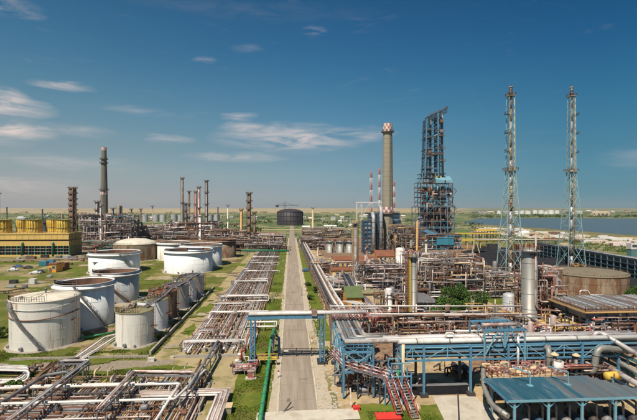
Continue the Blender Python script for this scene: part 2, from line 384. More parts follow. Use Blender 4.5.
def blob(name, mat, cx, cy, rx, ry, seed, z=None):
    r = random.Random(seed); n = 120; ph = [r.uniform(0, 6.28) for _ in range(5)]
    pts = []
    for k in range(n):
        a = 2*PI*k/n; q = 1+.16*math.sin(2*a+ph[0])+.12*math.sin(3*a+ph[1])+.1*math.sin(5*a+ph[2])+.06*math.sin(11*a+ph[3])+.05*math.sin(19*a+ph[4])+r.uniform(-.07, .07)
        pts.append((cx+rx*q*math.cos(a), cy+ry*q*math.sin(a)))
    return lay(name, mat, pts, z)
# lake with its banks
lk = [G(462, 223), G(540, 228), G(637, 235.5), G(760, 246)]
far_e = [G(900, 221.0), G(637, 218.7), G(560, 218), G(478, 218.4)]
lay('lake_shore', 'bank_soil', [(p.x, p.y) for p in (G(462, 224.5), G(540, 230), G(637, 239), G(760, 251))]+[(p.x, p.y) for p in (G(760, 243), G(637, 233.5), G(540, 226.5), G(462, 221.8))], jit=2.5, step=9)
def water():
    m = bpy.data.materials.new('lake_water'); m.use_nodes = True; t = m.node_tree; b = t.nodes['Principled BSDF']
    b.inputs['Base Color'].default_value = (.07, .11, .135, 1); b.inputs['Roughness'].default_value = .45; b.inputs['IOR'].default_value = 1.33; b.inputs['Specular IOR Level'].default_value = .35
    nz_ = t.nodes.new('ShaderNodeTexNoise'); nz_.inputs['Scale'].default_value = .25; nz_.inputs['Detail'].default_value = 6; g = t.nodes.new('ShaderNodeNewGeometry'); t.links.new(g.outputs['Position'], nz_.inputs['Vector'])
    bp = t.nodes.new('ShaderNodeBump'); bp.inputs['Strength'].default_value = .9; bp.inputs['Distance'].default_value = .6; t.links.new(nz_.outputs['Fac'], bp.inputs['Height']); t.links.new(bp.outputs[0], b.inputs['Normal']); MATS['lake_water'] = m
water()
lay('lake', 'lake_water', [(p.x, p.y) for p in lk+far_e], z=.09, jit=2, step=20)
# bare working yards on the right of the road, and inside the tank farm
lay('process_yard', 'dirt_yard', [(7, 52), (62, 50), (110, 90), (130, 150), (120, 250), (10, 330), (6.2, 200)], jit=.8)
lay('rusty_yard', 'yard_rusty', [(13, 74), (60, 74), (95, 100), (90, 150), (40, 162), (12, 150)], jit=1.2)
lay('far_yard', 'yard_rusty', [(20, 250), (110, 240), (150, 330), (110, 420), (10, 420)], jit=2)
lay('left_yard', 'yard_rusty', [(-230, 300), (-20, 290), (-12, 520), (-260, 560)], jit=4, step=8)
lay('tank_farm_grass', 'grass_ground', [(-80, 78), (-27.5, 78), (-27, 250), (-140, 260)], jit=.6)
lay('corridor_ground', 'dirt', [(-25, 50), (-8.6, 50), (-8.6, 330), (-24, 330)], jit=.5)
lay('pipe_field_ground', 'dirt_yard', [(-85, 50), (-14, 50), (-15, 77.5), (-90, 77.5)], jit=.4)
lay('roadside_grass', 'grass_lush', [(-9.5, 50), (-3.2, 50), (-3.0, 300), (-9, 300)], jit=.35)
lay('verge_grass', 'grass_lush', [(5.2, 95), (9.5, 95), (9.3, 300), (5.0, 300)], jit=.3)
lay('bank_ground', 'bank_soil', [(p.x, p.y) for p in (G(470, 226), G(560, 233), G(660, 241), G(720, 262), G(640, 255), G(540, 245), G(470, 240))], jit=3, step=9)
# roads and tracks
lay('road_shoulder', 'road_edge', [(-3.3, 48), (6.3, 48), (5.9, 110), (5.2, 420), (-2.8, 420), (-2.9, 110)], jit=.22, step=2)
rd = lay('road', 'road', [(-1.75, 48), (3.85, 48), (3.85, 700), (-1.75, 700)])
zr = ZL[0]
sl = MB(); sl.box(-1.38, -2.97, 0, 1.38, 2.97, .05); sm_ = None
for i in range(32):                                   # poured slabs, open joints between them
    for sx in (-.35, 2.45):
        if sm_ is None:
            sm_ = sl.build('slab', 'road', rd); sm_.location = (sx, 51+i*6, zr+.002); sm_.rotation_euler.z = 0
        else:
            o = sm_.copy(); C.objects.link(o); o.parent = rd; o.location = (sx, 51+i*6, zr+.002); o.rotation_euler = (rg.uniform(-.0015, .0015), rg.uniform(-.003, .003), rg.uniform(-.001, .001))
for sx, nm in ((-1.95, 'kerb'), (4.05, 'kerb')):
    k = MB()
    for i in range(60):
        if rg.random() < .8: k.cbox(sx+rg.uniform(-.03, .03), 52+i*3, 0, .22, 2.9, .16)
    k.build(nm, 'concrete_light', kind='structure', org=(0,0,0))
for i, (x, y, w_, d_) in enumerate([(2.2, 74, 1.6, .5), (.2, 92, .7, 2.4), (1.1, 104, 4.6, .35), (2.9, 118, .8, 3.0), (-.4, 66, .5, 1.4), (1.1, 131, 4.8, .4), (.6, 150, 1.4, 2.2), (1.2, 86.8, 5.0, .16)]):
    lay('road_patch', 'road_patch', [(x-w_/2, y-d_/2), (x+w_/2, y-d_/2), (x+w_/2, y+d_/2), (x-w_/2, y+d_/2)], z=zr+.056+i*.0005, jit=.05, step=.3, seed=i)
lay('cross_road', 'concrete_light', [(-5, 62.2), (9.8, 62.6), (9.8, 59.4), (-5, 58.6)], z=.15, jit=.1)
lay('dirt_track', 'dirt', [(-27.5, 82), (-23.6, 84), (-23.0, 320), (-26.6, 330)], jit=.35)
lay('gravel_path', 'gravel', [(-58, 80.5), (-24, 80), (-22.5, 85), (-58, 85.6)], jit=.35, step=1.5)
lay('crossing_track', 'dirt', [(-60, 144), (-2.6, 140), (-2.6, 151), (-60, 151)], jit=.5)
lay('country_track', 'dirt', [(p.x, p.y) for p in (G(-30, 296), G(30, 272), G(85, 252), G(85, 255.5), G(33, 277), G(-30, 302))], jit=.5)
lay('country_track', 'dirt', [(p.x, p.y) for p in (G(-30, 272), G(40, 262), G(130, 255), G(130, 257), G(42, 265), G(-30, 276))], jit=.5)
for i, (px, py, rx, ry, mt) in enumerate([(12, 290, 8, 3, 'dirt'), (40, 285, 12, 4, 'dirt'), (70, 278, 8, 5, 'grass_lush'), (60, 270, 14, 5, 'grass_lush'), (5, 278, 12, 4, 'grass_lush'), (20, 263, 18, 6, 'grass_lush'),
        (100, 345, 5, 3, 'grass_lush'), (95, 338, 7, 4, 'grass_lush'), (145, 372, 7, 1.8, 'grass_lush'), (165, 368, 4, 1.6, 'grass_lush'), (100, 378, 9, 1.6, 'grass_lush'), (55, 360, 9, 1.0, 'grass_lush'), (120, 355, 4, 1.2, 'dirt'),
        (205, 310, 1.8, 9, 'grass_lush'), (190, 330, 1.2, 5, 'grass_lush'), (185, 345, 1.0, 4, 'grass_lush'), (215, 290, 3, 5, 'grass_lush'), (245, 265, 6, 6, 'grass_lush'), (225, 275, 7, 5, 'dirt'), (200, 268, 8, 5, 'dirt'),
        (230, 350, 2, 3, 'dirt'), (148, 268, 4, 8, 'grass_lush'), (60, 345, 8, 3, 'dirt'),
        (312, 340, 1.1, 7, 'dirt'), (330, 350, 1.5, 2.5, 'grass_lush'), (318, 270, 2, 6, 'dirt')]):
    p = G(px, py); blob('ground_patch', mt, p.x, p.y, rx, ry, 30+i)
for i, (x0, y0, x1, y1) in enumerate([(357, 404, 402, 424), (420, 405, 446, 424)]):
    a, b, c, d = G(x0, y1), G(x1, y1), G(x1, y0), G(x0, y0); lay('lawn_patch', 'grass_lush', [(a.x, a.y), (b.x, b.y), (c.x, c.y), (d.x, d.y)], jit=.25, step=1)
a, b, c, d = G(446, 424), G(508, 424), G(474, 396), G(432, 396); lay('concrete_pad', 'concrete_light', [(p.x, p.y) for p in (a, b, c, d)], jit=.05)
a, b, c, d = G(394, 380), G(474, 384), G(470, 356), G(400, 352); lay('sand_yard', 'dirt_yard', [(p.x, p.y) for p in (a, b, c, d)], jit=.4)
a, b, c, d = G(465, 316), G(530, 302), G(520, 292), G(455, 300); lay('dirt_path', 'dirt_yard', [(p.x, p.y) for p in (a, b, c, d)], jit=.5)
blob('ground_patch', 'grass_lush', *G(452, 308)[:2], 9, 9, 77); blob('ground_patch', 'grass_lush', *G(500, 300)[:2], 7, 5, 78)
p = G(598, 262); blob('ground_patch', 'grass_ground', 110, 250, 45, 14, 79)
# coal yard behind the flare towers
def mound(name, mat, cx, cy, rx, ry, h, seed, kind='structure', **k):
    r = random.Random(seed); n = 30; mb = MB(); rings = 7; v = []
    for i in range(rings):
        t = i/(rings-1)
        for j in range(n):
            a = 2*PI*j/n; q = (1-t)*(1+.12*math.sin(3*a+seed)+r.uniform(-.05, .05)); v.append((cx+rx*q*math.cos(a), cy+ry*q*math.sin(a), h*(1-(1-t)**1.6)*(1+.15*math.sin(2*a+seed))-.02))
    mb._add(v, [(i*n+k2, i*n+(k2+1)%n, (i+1)*n+(k2+1)%n, (i+1)*n+k2) for i in range(rings-1) for k2 in range(n)], True)
    return mb.build(name, mat, kind=kind, org=(0,0,0), **k)
q = [G(472, 268), G(560, 280), G(640, 292), G(640, 272), G(560, 256), G(520, 249), G(474, 245)]
lay('coal_yard', 'coal', [(p.x, p.y) for p in q], jit=1.5, step=6)
for i, (px, py, rx, ry, h) in enumerate([(488, 258, 16, 8, 3.5), (478, 253, 12, 8, 3), (512, 259, 14, 6, 2.5), (545, 262, 16, 6, 2.2)]):
    p = G(px, py); mound('coal_heap', 'coal', p.x, p.y, rx, ry, h, 11+i)
p = G(585, 240)
# far rise with fields on the horizon
def hills():
    r = random.Random(3); mb = MB(); nx, ny = 90, 8; v = []
    for j in range(ny):
        for i in range(nx):
            x = -9000+i*210; y = 5200+j*900; t = j/(ny-1)
            h = (math.sin(t*PI)**.8)*(11+7*math.sin(i*.13)+5*math.sin(i*.31+1)+2*math.sin(i*.9))
            v.append((x, y, h*1.0-.5 if 0 < j < ny-1 else -1))
    mb._add(v, [(j*nx+i, j*nx+i+1, (j+1)*nx+i+1, (j+1)*nx+i) for j in range(ny-1) for i in range(nx-1)], True)
    mb.build('hills', 'open_country', kind='structure', org=(0,0,0))
hills()

# ------------------------------------------------------------------ plants
def leafcloud(mb, cx, cy, cz, rx, ry, rz, n, s, r):
    for _ in range(n):
        while True:
            a = Vector((r.uniform(-1, 1), r.uniform(-1, 1), r.uniform(-1, 1)))
            if .25 < a.length < 1: break
        p = Vector((cx+a.x*rx, cy+a.y*ry, cz+a.z*rz)); u = Vector((r.gauss(0, 1), r.gauss(0, 1), r.gauss(0, 1))).normalized(); w_ = u.orthogonal().normalized()*s*r.uniform(.5, 1.2); u2 = u.cross(w_).normalized()*s*r.uniform(.4, .9)
        mb._add([tuple(p-w_), tuple(p+u2), tuple(p+w_), tuple(p-u2)], [(0, 1, 2, 3)])
def tree(x, y, h, rad, label, seed, name='leafy_tree', mat='leaf', group=None, s=.28, n=240):
    r = random.Random(seed); t = T(name, label, 'tree' if 'tree' in name else 'bush', (x, y, 0), group)
    tr = MB(); tr.tube([(x, y, -.1), (x+.1, y, h*.35), (x, y+.1, h*.75)], .05*h*.5+.05, 7, r1=.05)
    cl = []
    for k in range(15):
        a = r.uniform(0, 6.28); q = r.uniform(.15, .95)*rad; cl.append((x+math.cos(a)*q, y+math.sin(a)*q, h*r.uniform(.35, .92), rad*r.uniform(.18, .42)))
    for c in cl: tr.tube([(x, y, h*.25), (c[0], c[1], c[2])], .06+.01*h, 5, r1=.03)
    tr.build('trunk', 'bark', t)
    lf = MB()
    for c in cl: leafcloud(lf, c[0], c[1], c[2], c[3], c[3], c[3]*.8, n, s, r)
    lf.build('crown', mat, t); return t
for i, (px, py, h, rad, lb) in enumerate([(449, 322, 7.0, 4.6, 'rounded green tree left of the pair below the brown pipe frames'), (466, 320, 8.0, 5.2, 'bigger green tree right of the pair below the brown pipe frames'),
        (456, 312, 7.5, 4.6, 'green tree behind the pair, at the edge of the brown frames')]):
    p = G(px, py); tree(p.x, p.y, h, rad, lb, 50+i)
for i, (px, py, h, rad, lb) in enumerate([(634, 306, 4.5, 3.2, 'green tree beside the big round grey tank at the right'), (641, 298, 4.0, 3, 'green tree behind the one beside the big round grey tank')]):
    p = G(px, py); tree(p.x, p.y, h, rad, lb, 60+i)
for i, (px, py, h, rad, lb) in enumerate([(315, 293, 2.2, 1.5, 'green bush between the road and the long pipe bridge'), (310, 300, 1.6, 1.1, 'low bush nearest the kerb by the long pipe bridge'), (12, 390, 1.3, 1.5, 'low green bush among the pipes in the lower left corner'),
        (308, 286, 1.6, 1.2, 'small bush at the far end of the right verge'), (2, 338, 2.2, 1.6, 'dark bush at the foot of the big white tank')]):
    p = G(px, py); tree(p.x, p.y, h, rad, lb, 70+i, name='green_bush', s=.16, n=140)
def tufts(name, mat, areas, n, seed, s=.22):
    r = random.Random(seed); mb = MB(); tot_ = sum(a[4] for a in areas)
    for (x0, y0, x1, y1, wt) in areas:
        for _ in range(int(n*wt/tot_)):
            x, y = r.uniform(x0, x1), r.uniform(y0, y1)
            if math.sin(x*.8+y*.33)+math.sin(y*.6-x*.4)+r.uniform(-1, 1) < -.2: continue
            for k in range(3):
                a = r.uniform(0, 6.28); q = r.uniform(.4, 1.2)*s; dx, dy = math.cos(a)*q*.7, math.sin(a)*q*.7
                mb._add([(x-dy*.5, y+dx*.5, .02), (x+dy*.5, y-dx*.5, .02), (x+dx, y+dy, .05+q*1.3)], [(0, 1, 2)])
    mb.build(name, mat, kind='stuff', org=(0,0,0), label='short rough grass growing over the tank farm and the verges', cat='grass')
tufts('grass', 'grass_blade', [(-62, 86, -28.5, 93, 2), (-60, 77.6, -22, 80.5, 2), (-9.2, 56, -4.6, 100, 1.6), (11, 57, 17, 61.5, .8), (-9, 100, -3.4, 170, 1.2), (-31, 88, -27.4, 160, 1.6), (5.4, 98, 8, 170, .6), (-60, 150, -36, 185, 1), (-95, 150, -62, 230, 1.2), (20, 108, 44, 125, .7), (11, 57, 17, 61.5, .3), (18.6, 57, 21, 61, .2)], 60000, 8, s=.17)
def far_trees():
    r = random.Random(21); mb = MB()
    def clump(x, y, h, w_):
        leafcloud(mb, x, y, h*.5, w_, w_, h*.55, 26, h*.28, r)
    rows = []
    for _ in range(800):
        Y = r.choice([560, 640, 720, 820, 930, 1100, 1300, 1600, 1900, 2300])*r.uniform(.94, 1.06); px = r.uniform(-40, 480)
        if math.sin(px*.06+Y*.01)+math.sin(px*.021-Y*.013) < -.3: continue
        p = A(px, 230, Y)
        if -16 < p.x < 16 and Y < 700: continue
        if abs(p.x-(-23)) < 34 and 640 < Y < 760: continue
        clump(p.x, Y, r.uniform(2, 5.5)*(1+Y/3000), r.uniform(3, 11)*(1+Y/1200))
    for _ in range(260):                                    # belts in front of and beyond the lake
        px = r.uniform(470, 660); Y = r.choice([1230, 1300, 1500, 2000, 2300])*r.uniform(.97, 1.03); p = A(px, 230, Y); clump(p.x, Y, r.uniform(3, 8), r.uniform(6, 16))
    mb.build('distant_woodland', 'leaf_dark', kind='stuff', org=(0,0,0), label='scattered dark trees and scrub across the plain towards the horizon', cat='woodland')
far_trees()
a_, b_, c_, d_ = G(500, 243), G(700, 260), G(700, 272), G(520, 249)
lay('scrub_strip', 'grass_ground', [(q.x, q.y) for q in (a_, b_, c_, d_)], jit=3, step=9)
rq = random.Random(88)
for i in range(95):                                           # bare and overgrown patches of the tank farm and the left yard
    if i < 55: x, y = rq.uniform(-110, -36), rq.uniform(150, 262); s = rq.uniform(1.5, 6)
    elif i < 75: x, y = rq.uniform(-60, -37), rq.uniform(84, 150); s = rq.uniform(.8, 2.6)
    else: x, y = rq.uniform(-27, -22.5), rq.uniform(86, 200); s = rq.uniform(.6, 1.6)
    blob('ground_patch', rq.choice(['dirt', 'dirt', 'grass_ground', 'yard_rusty', 'gravel', 'grass_lush']), x, y, s*rq.uniform(1, 2.2), s, 300+i)
# ================================================================== STORAGE TANKS
def tank_spec(xl, xr, yb, yt):
    al, ar = math.atan((xl-318.5)/F), math.atan((xr-318.5)/F); ac, hf = (al+ar)/2, (ar-al)/2
    Dm = CH*F/(yb-207.5); d = Dm/(math.cos(ac)-math.sin(hf)); R = d*math.sin(hf); w_ = ac+YAW
    return math.sin(w_)*d, math.cos(w_)*d, R, CH-(yt-207.5)/F*Dm
def tank(xl, xr, yb, yt, label, mat, roof='cone', rmat=None, name='storage_tank', stair=None, rings=(), ladder=None, group=None, top_rust=False, spec=None, extras=True):
    x, y, R, H = spec or tank_spec(xl, xr, yb, yt); t = T(name, label, 'tank', (x, y, 0), group)
    n = 64 if R > 5 else 40
    sh = MB()
    if roof == 'open':
        sh.lathe(x, y, [(R, -.1), (R, H), (R-.12, H), (R-.12, .5)], n); 
        sh.build('shell', mat, t)
        sh = MB(); sh.lathe(x, y, [(R-.14, .6), (R-.14, H-.25)], n); sh.f = [tuple(reversed(q)) for q in sh.f]; sh.build('inner_wall', 'rust_inside', t)
        fr = MB(); fr.lathe(x, y, [(R-.4, H*.72), (R-.5, H*.80), (R-1.4, H*.80), (R-1.6, H*.76), (.01, H*.78)], n); fr.build('floating_roof', 'roof_olive' if not top_rust else 'rust_inside', t)
        g = MB(); g.lathe(x, y, [(R+.02, H-1.0), (R+.75, H-.95), (R+.75, H-.82), (R+.02, H-.8)], n, False); g.lathe(x, y, [(R+.02, H-.05), (R+.16, H-.02), (R+.16, H+.12), (R-.1, H+.12)], n, False); g.build('wind_girder', 'white' if mat != 'tank_rust' else 'rust', t)
    else:
        sh.lathe(x, y, [(R, -.1), (R, H)], n); sh.build('shell', mat, t)
        rf = MB(); pk = R*(.11 if roof == 'cone' else .26)
        rf.lathe(x, y, [(R+.12, H-.12), (R+.14, H+.03), (R*.85, H+pk*(.2 if roof == 'cone' else .42)), (R*.5, H+pk*(.55 if roof == 'cone' else .82)), (.02, H+pk)], n); rf.build('roof', rmat or 'white', t)
        rb = MB()
        for k in range(12):
            a = 2*PI*k/12; rb.bar((x+math.cos(a)*R, y+math.sin(a)*R, H+.06), (x+math.cos(a)*R*.1, y+math.sin(a)*R*.1, H+pk*.97+.05), .09)
        rb.build('roof_rib', rmat or 'white', t, kind='stuff')
        v = MB(); v.cyl(x, y, H+pk*.9, H+pk+.9, .22, 10); v.cyl(x, y, H+pk+.9, H+pk+1.15, .42, 10, .1); v.build('vent', 'steel_grey', t)
        hh = MB(); a = -2.3; hh.cyl(x+math.cos(a)*R*.7, y+math.sin(a)*R*.7, H+.1, H+.75, .35, 10); hh.build('hatch', 'steel_grey', t)
    # course seams: each ring of plates laps slightly proud of the one below
    nc = max(3, int(H/1.9)); sm = MB()
    for i in range(1, nc): sm.lathe(x, y, [(R+.002, H*i/nc-.03), (R+.022, H*i/nc), (R+.002, H*i/nc+.03)], n)
    sm.build('weld_seam', mat, t, kind='stuff')
    vs = MB()
    for i in range(nc):
        for k in range(int(R*1.6)):
            a = 2*PI*(k+.5*(i % 2))/int(R*1.6)
            vs.bar((x+math.cos(a)*(R+.005), y+math.sin(a)*(R+.005), H*i/nc+.05), (x+math.cos(a)*(R+.005), y+math.sin(a)*(R+.005), H*(i+1)/nc-.05), .035)
    vs.build('plate_joint', mat, t, kind='stuff')
    b = MB(); b.lathe(x, y, [(R+.9, 0.0), (R+.8, .22), (R, .24)], n); b.build('ring_base', 'concrete', t)
    # top rail
    rl = MB(); m = 22 if R > 6 else 14
    if extras:
        a0 = -2.6; a1 = a0+(1.5 if roof == 'cone' else 1.2)
        pts = [(x+math.cos(a0+(a1-a0)*k/m)*(R+.02), y+math.sin(a0+(a1-a0)*k/m)*(R+.02), H+.1) for k in range(m+1)]
        rl.rail(pts, 1.05, 1.2, .03); rl.build('top_rail', 'rust' if mat != 'tank_clean' else 'steel_grey', t)
    if stair:
        s0, s1, smat = stair; s = MB(); nn = int(H/.24)
        P = [];
        for k in range(nn+1):
            a = s0+(s1-s0)*k/nn; z = H*k/nn
            c, q = math.cos(a), math.sin(a)
            s.bar((x+c*(R+.05), y+q*(R+.05), z), (x+c*(R+.95), y+q*(R+.95), z), .26, .05); P.append((x+c*(R+.97), y+q*(R+.97), z))
        s.build('staircase', smat, t); st = MB()
        for k in range(0, nn, 2):
            k2 = min(nn, k+2); st.bar(P[k], P[k2], .07, .3)
            for hh_ in (.55, 1.05): st.bar(Vector(P[k])+Vector((0,0,hh_)), Vector(P[k2])+Vector((0,0,hh_)), .06)
        for k in range(0, nn, 4): st.bar(P[k], Vector(P[k])+Vector((0,0,1.05)), .06)
        st.build('handrail', smat, t)
    for (zr_, rr, mt_) in rings:
        g = MB(); sag = .0
        pts = []
        for k in range(25):
            a = PI*.98+(PI*1.06)*k/24; pts.append((x+math.cos(a)*(R+.18), y+math.sin(a)*(R+.18), zr_+.9*math.cos(2*PI*k/24)*.35))
        g.tube(pts, rr, 6); g.build('spray_pipe', mt_, t)
    if ladder is not None:
        l = MB(); a = ladder; lx, ly = x+math.cos(a)*(R+.5), y+math.sin(a)*(R+.5); l.ladder(lx, ly, 0, H+.9, .6, -math.sin(a), math.cos(a))
        for k in range(int(H/1.2)): l.bar((x+math.cos(a)*R, y+math.sin(a)*R, 1+k*1.2), (lx, ly, 1+k*1.2), .05)
        l.build('ladder', 'rust', t)
        pf = MB(); pf.cbox(lx, ly, H*.52, 1.2, 1.2, .08); pf.build('landing', 'rust', t)
    if extras:
        nz_ = MB(); a = -1.75
        for k, (aa, zz, rr) in enumerate([(a, .8, .35), (a+.5, .6, .22), (a-.7, .7, .3)]):
            c, q = math.cos(aa), math.sin(aa); nz_.tube([(x+c*(R-.1), y+q*(R-.1), zz), (x+c*(R+.5), y+q*(R+.5), zz)], rr, 10)
        nz_.build('nozzle', 'steel_grey', t)
    return t
dg = math.radians
TG = 'white storage tanks of the tank farm'
tank(8, 80, 353, 303, 'biggest white cone-roofed tank at the left edge with rusty streaks and a diagonal stair', 'tank_white', 'cone', 'roof_cream', stair=(dg(-62), dg(-127), 'steel_grey'), rings=((6.9, .11, 'rust'), (9.0, .07, 'white')), ladder=dg(-12), group=TG)
tank(54, 114, 332, 286, 'open-topped white tank directly behind the biggest tank', 'tank_clean', 'open', stair=(dg(-25), dg(-85), 'steel_grey'), top_rust=True, group=TG)
tank(92, 139, 305, 274, 'grey open-topped tank with a dark rusty rim, behind the second white tank', 'tank_grey', 'open', stair=(dg(-35), dg(-110), 'rust'), top_rust=True, group=TG)
tank(88, 140, 275, 254, 'wide white open tank with a red mast on its rim, near the yellow cooling tower', 'tank_clean', 'open', stair=(dg(-15), dg(-60), 'steel_grey'), top_rust=True, group=TG)
tank(113, 157, 262, 245, 'rusty yellow-brown tank under a cream domed roof', 'tank_rust', 'dome', 'roof_cream', group=TG)
tank(164, 212.5, 274.5, 251.5, 'wide white open tank nearest the pipe corridor', 'tank_clean', 'open', top_rust=True, group=TG)
tank(180, 222, 268, 246, 'pale blue-white open tank partly hidden behind the one nearest the pipe corridor', 'tank_clean', 'open', top_rust=True, group=TG)
tank(157, 190, 261, 243, 'white tank between the cream-domed tank and the wide one by the corridor', 'tank_white', 'open', top_rust=True, group=TG)
tank(204, 236, 259, 240.5, 'rusty grey tank at the far right end of the tank farm', 'tank_rust', 'open', top_rust=True, group=TG)
SG = 'small tanks in the row beside the dirt track'
tank(115, 153.5, 349, 314, 'small cream-white tank with an olive roof, nearest of the row by the track', 'tank_white', 'cone', 'roof_olive', ladder=dg(-5), rings=(), group=SG)
tank(137, 168, 333, 302, 'small blue-white tank with a rusty roof, second of the row by the track', 'tank_clean', 'cone', 'roof_olive', ladder=dg(-5), group=SG)
tank(148, 177, 322, 293, 'brown rusty tank, third of the row by the track', 'tank_rust', 'cone', 'rust', ladder=dg(-5), group=SG)
tank(164, 189, 311, 286, 'pale tank with pipework on top, right behind the brown rusty tank', 'tank_grey', 'cone', 'steel_grey', ladder=dg(-5), group=SG)
tank(172.5, 196.5, 303.5, 280.5, 'pale grey tank next to last in the row by the track', 'tank_clean', 'cone', 'roof_olive', ladder=dg(-5), group=SG)
tank(181, 204, 297, 276.5, 'farthest tank of the row by the track, with olive-stained sides', 'tank_grey', 'cone', 'steel_grey', ladder=dg(-5), group=SG)
# pipes on the roofs of the row, red mast
def mast(x, y, z0, h, r, label, cat, mat, name, group=None):
    t = T(name, label, cat, (x, y, z0), group); m = MB(); m.cyl(x, y, z0, z0+h, r, 8, r*.6); m.build('pole', mat, t); b = MB(); b.cbox(x, y, z0, r*5, r*5, .15); b.build('base', 'concrete', t); c = MB(); c.cbox(x, y, z0+h, r*4, r*4, .25); c.build('lamp_head' if cat == 'lamp post' else 'cap', mat, t); return t
x, y, R, H = tank_spec(88, 140, 275, 254); a = dg(-115)
mast(x+math.cos(a)*(R-.6), y+math.sin(a)*(R-.6), H*.6, 7.2, .5, 'short red gauge mast standing at the rim of the wide white open tank', 'mast', 'red', 'gauge_mast')
# walkway between row tanks
t = T('tank_walkway', 'rusty walkway bridge with handrails linking the roofs of the small tank row', 'walkway', (-34.3, 120, 0))
rp0 = random.Random(2); pts = [tank_spec(*q) for q in ((115, 153.5, 349, 314), (137, 168, 333, 302), (148, 177, 322, 293), (164, 189, 311, 286), (172.5, 196.5, 303.5, 280.5), (181, 204, 297, 276.5))]
for i in range(len(pts)-1):
    a, b = pts[i], pts[i+1]; k = 2.2
    p, q = Vector((a[0]+k, a[1], a[3]+.35)), Vector((b[0]+k, b[1], b[3]+.35)); m = MB(); m.bar(p, q, .7, .08); m.build('deck', 'steel_grey', t)
    m = MB(); m.rail([p+Vector((.35, 0, 0)), q+Vector((.35, 0, 0))], 1.05, 1.3, .03); m.build('handrail', 'steel_grey', t)
    m = MB(); m.tube([p+Vector((-.8, 0, .1)), q+Vector((-.8, 0, .1))], .1, 8); m.build('pipe', 'pinkish', t)
    for k in range(5): c = Vector((a[0]+rp0.uniform(-2.2, 2.2), a[1]+rp0.uniform(-2.4, 2.4), a[3]+.5)); m = MB(); m.tube([c, c+Vector((0, 0, rp0.uniform(.3, 1.1))), c+Vector((rp0.uniform(-1, 1), rp0.uniform(-1, 1), rp0.uniform(.3, 1)))], rp0.choice([.1, .16, .22]), 7); m.build('valve', rp0.choice(['rust', 'brown', 'steel_grey', 'rust']), t)
# bund wall along the track: precast pieces
t = T('bund_wall', 'low dark concrete bund wall beside the small tank row', 'wall', (-28.5, 120, 0))
b0 = None
for i in range(24):
    if b0 is None: m = MB(); m.box(-28.7, 88, 0, -28.3, 90.95, .9); b0 = m.build('wall_panel', 'concrete', t)
    else: o = b0.copy(); C.objects.link(o); o.parent = t; o.location = (0, i*3.0, 0); o.rotation_euler.z = 0
m = MB(); m.box(-55, 86.6, 0, -28.3, 86.9, .55); m.build('return_wall', 'concrete', t)

# ================================================================== PIPE CORRIDOR LEFT OF THE ROAD
def pipes_thing(name, label, cat, loc, group=None): return T(name, label, cat, loc, group)
rp = random.Random(12)
t = T('pipe_corridor', 'broad bundle of white and rusty ground pipes running beside the road into the distance', 'pipeline', (-16, 120, 0))
xs = []; x = -22.6
PM = ['pinkish', 'silver_pipe', 'silver_pipe', 'white', 'silver_pipe', 'rust', 'silver_pipe', 'brown', 'pinkish', 'rust', 'pinkish', 'brown', 'silver_pipe', 'pinkish', 'brown', 'rust', 'pinkish', 'pipe_grey', 'rust', 'silver_pipe']
for i in range(31):
    r = rp.choice([.09, .12, .16, .21]); x += r+rp.choice([.06, .10, .2]) ; z = .55+r
    if i in (9, 17, 24): x += .7
    xs.append((x, r, z)); y1 = 330-rp.uniform(0, 30) if i > 2 else 250
    m = MB(); m.tube([(x, 86+rp.uniform(0, 6), z), (x, 140, z), (x, 142, z), (x, y1, z)], r, 8, bend=.3); m.build('pipe', PM[i % len(PM)], t); x += r
s0 = None
for i in range(62):
    if s0 is None: m = MB(); m.box(-23, 86, 0, -9.2, 86.4, .55); s0 = m.build('sleeper', 'sleeper', t)
    else: o = s0.copy(); C.objects.link(o); o.parent = t; o.location = (rp.uniform(-.3, .3), i*4.0, 0)
# expansion loops: bundles that step up and out sideways, spanning the corridor
def loop_rack(label, y, x0, x1, z, n, mats, seed, dy=.75, risers=True, name='pipe_crossover', group='raised pipe crossovers over the corridor'):
    r = random.Random(seed); t = T(name, label, 'pipework', ((x0+x1)/2, y, 0), group)
    for i in range(n):
        rr = r.choice([.11, .16, .22]); yy = y+i*dy; a, b = x0+r.uniform(0, 3), x1-r.uniform(0, 3); m = MB()
        P = [(a, yy, z), (b, yy, z)]
        if risers: P = [(a, yy-3*r.random(), .8), (a, yy, .8), (a, yy, z)]+P[0:0]+[(b, yy, z), (b, yy, .8), (b, yy+3*r.random(), .8)]
        m.tube(P, rr, 8); m.build('pipe', mats[i % len(mats)], t)
    k = int((x1-x0)/3.2)
    for i in range(k+1):
        m = MB(); xx = x0+1+i*3.2
        for yy in (y-.4, y+n*dy): m.bar((xx, yy, 0), (xx, yy, z-.25), .18)
        m.bar((xx, y-.7, z-.32), (xx, y+n*dy+.3, z-.32), .2); m.build('support', 'steel_grey', t)
    return t
wm = ['silver_pipe', 'white', 'pipe_grey', 'pinkish', 'brown']
for (pyy, x0, x1, z, n, sd_, lb) in [(341, -24, -8.5, 1.9, 3, 1, 'white and pinkish pipes crossing over the corridor level with the blue portal'), (329.5, -21.5, -17.0, 1.5, 2, 2, 'short pair of white pipes across the left edge of the bundle'),
        (312, -22, -6.0, 1.8, 3, 3, 'crossover just behind the blue portal beam'), (303, -23.4, -10, 1.5, 4, 4, 'wide bank of pale pipes across the corridor beyond the portal'), (296, -23, -7, 2.0, 4, 5, 'pale pipe bank nearest the dirt crossing'),
        (281, -24, -7.5, 1.6, 3, 6, 'pinkish pipes crossing just past the dirt crossing'), (271, -22, -5, 1.6, 2, 7, 'crossover halfway between dirt crossing and green pipe bridge'), (262.5, -22, -5, 1.7, 2, 8, 'crossover shortly before the green pipe bridge'),
        (257, -23, -6, 2.2, 4, 9, 'farthest pale crossover under the green pipe bridge')]:
    y = G(250, pyy, z).y; loop_rack(lb, y, x0, x1, z, n, wm if sd_ % 2 else wm[1:], sd_)
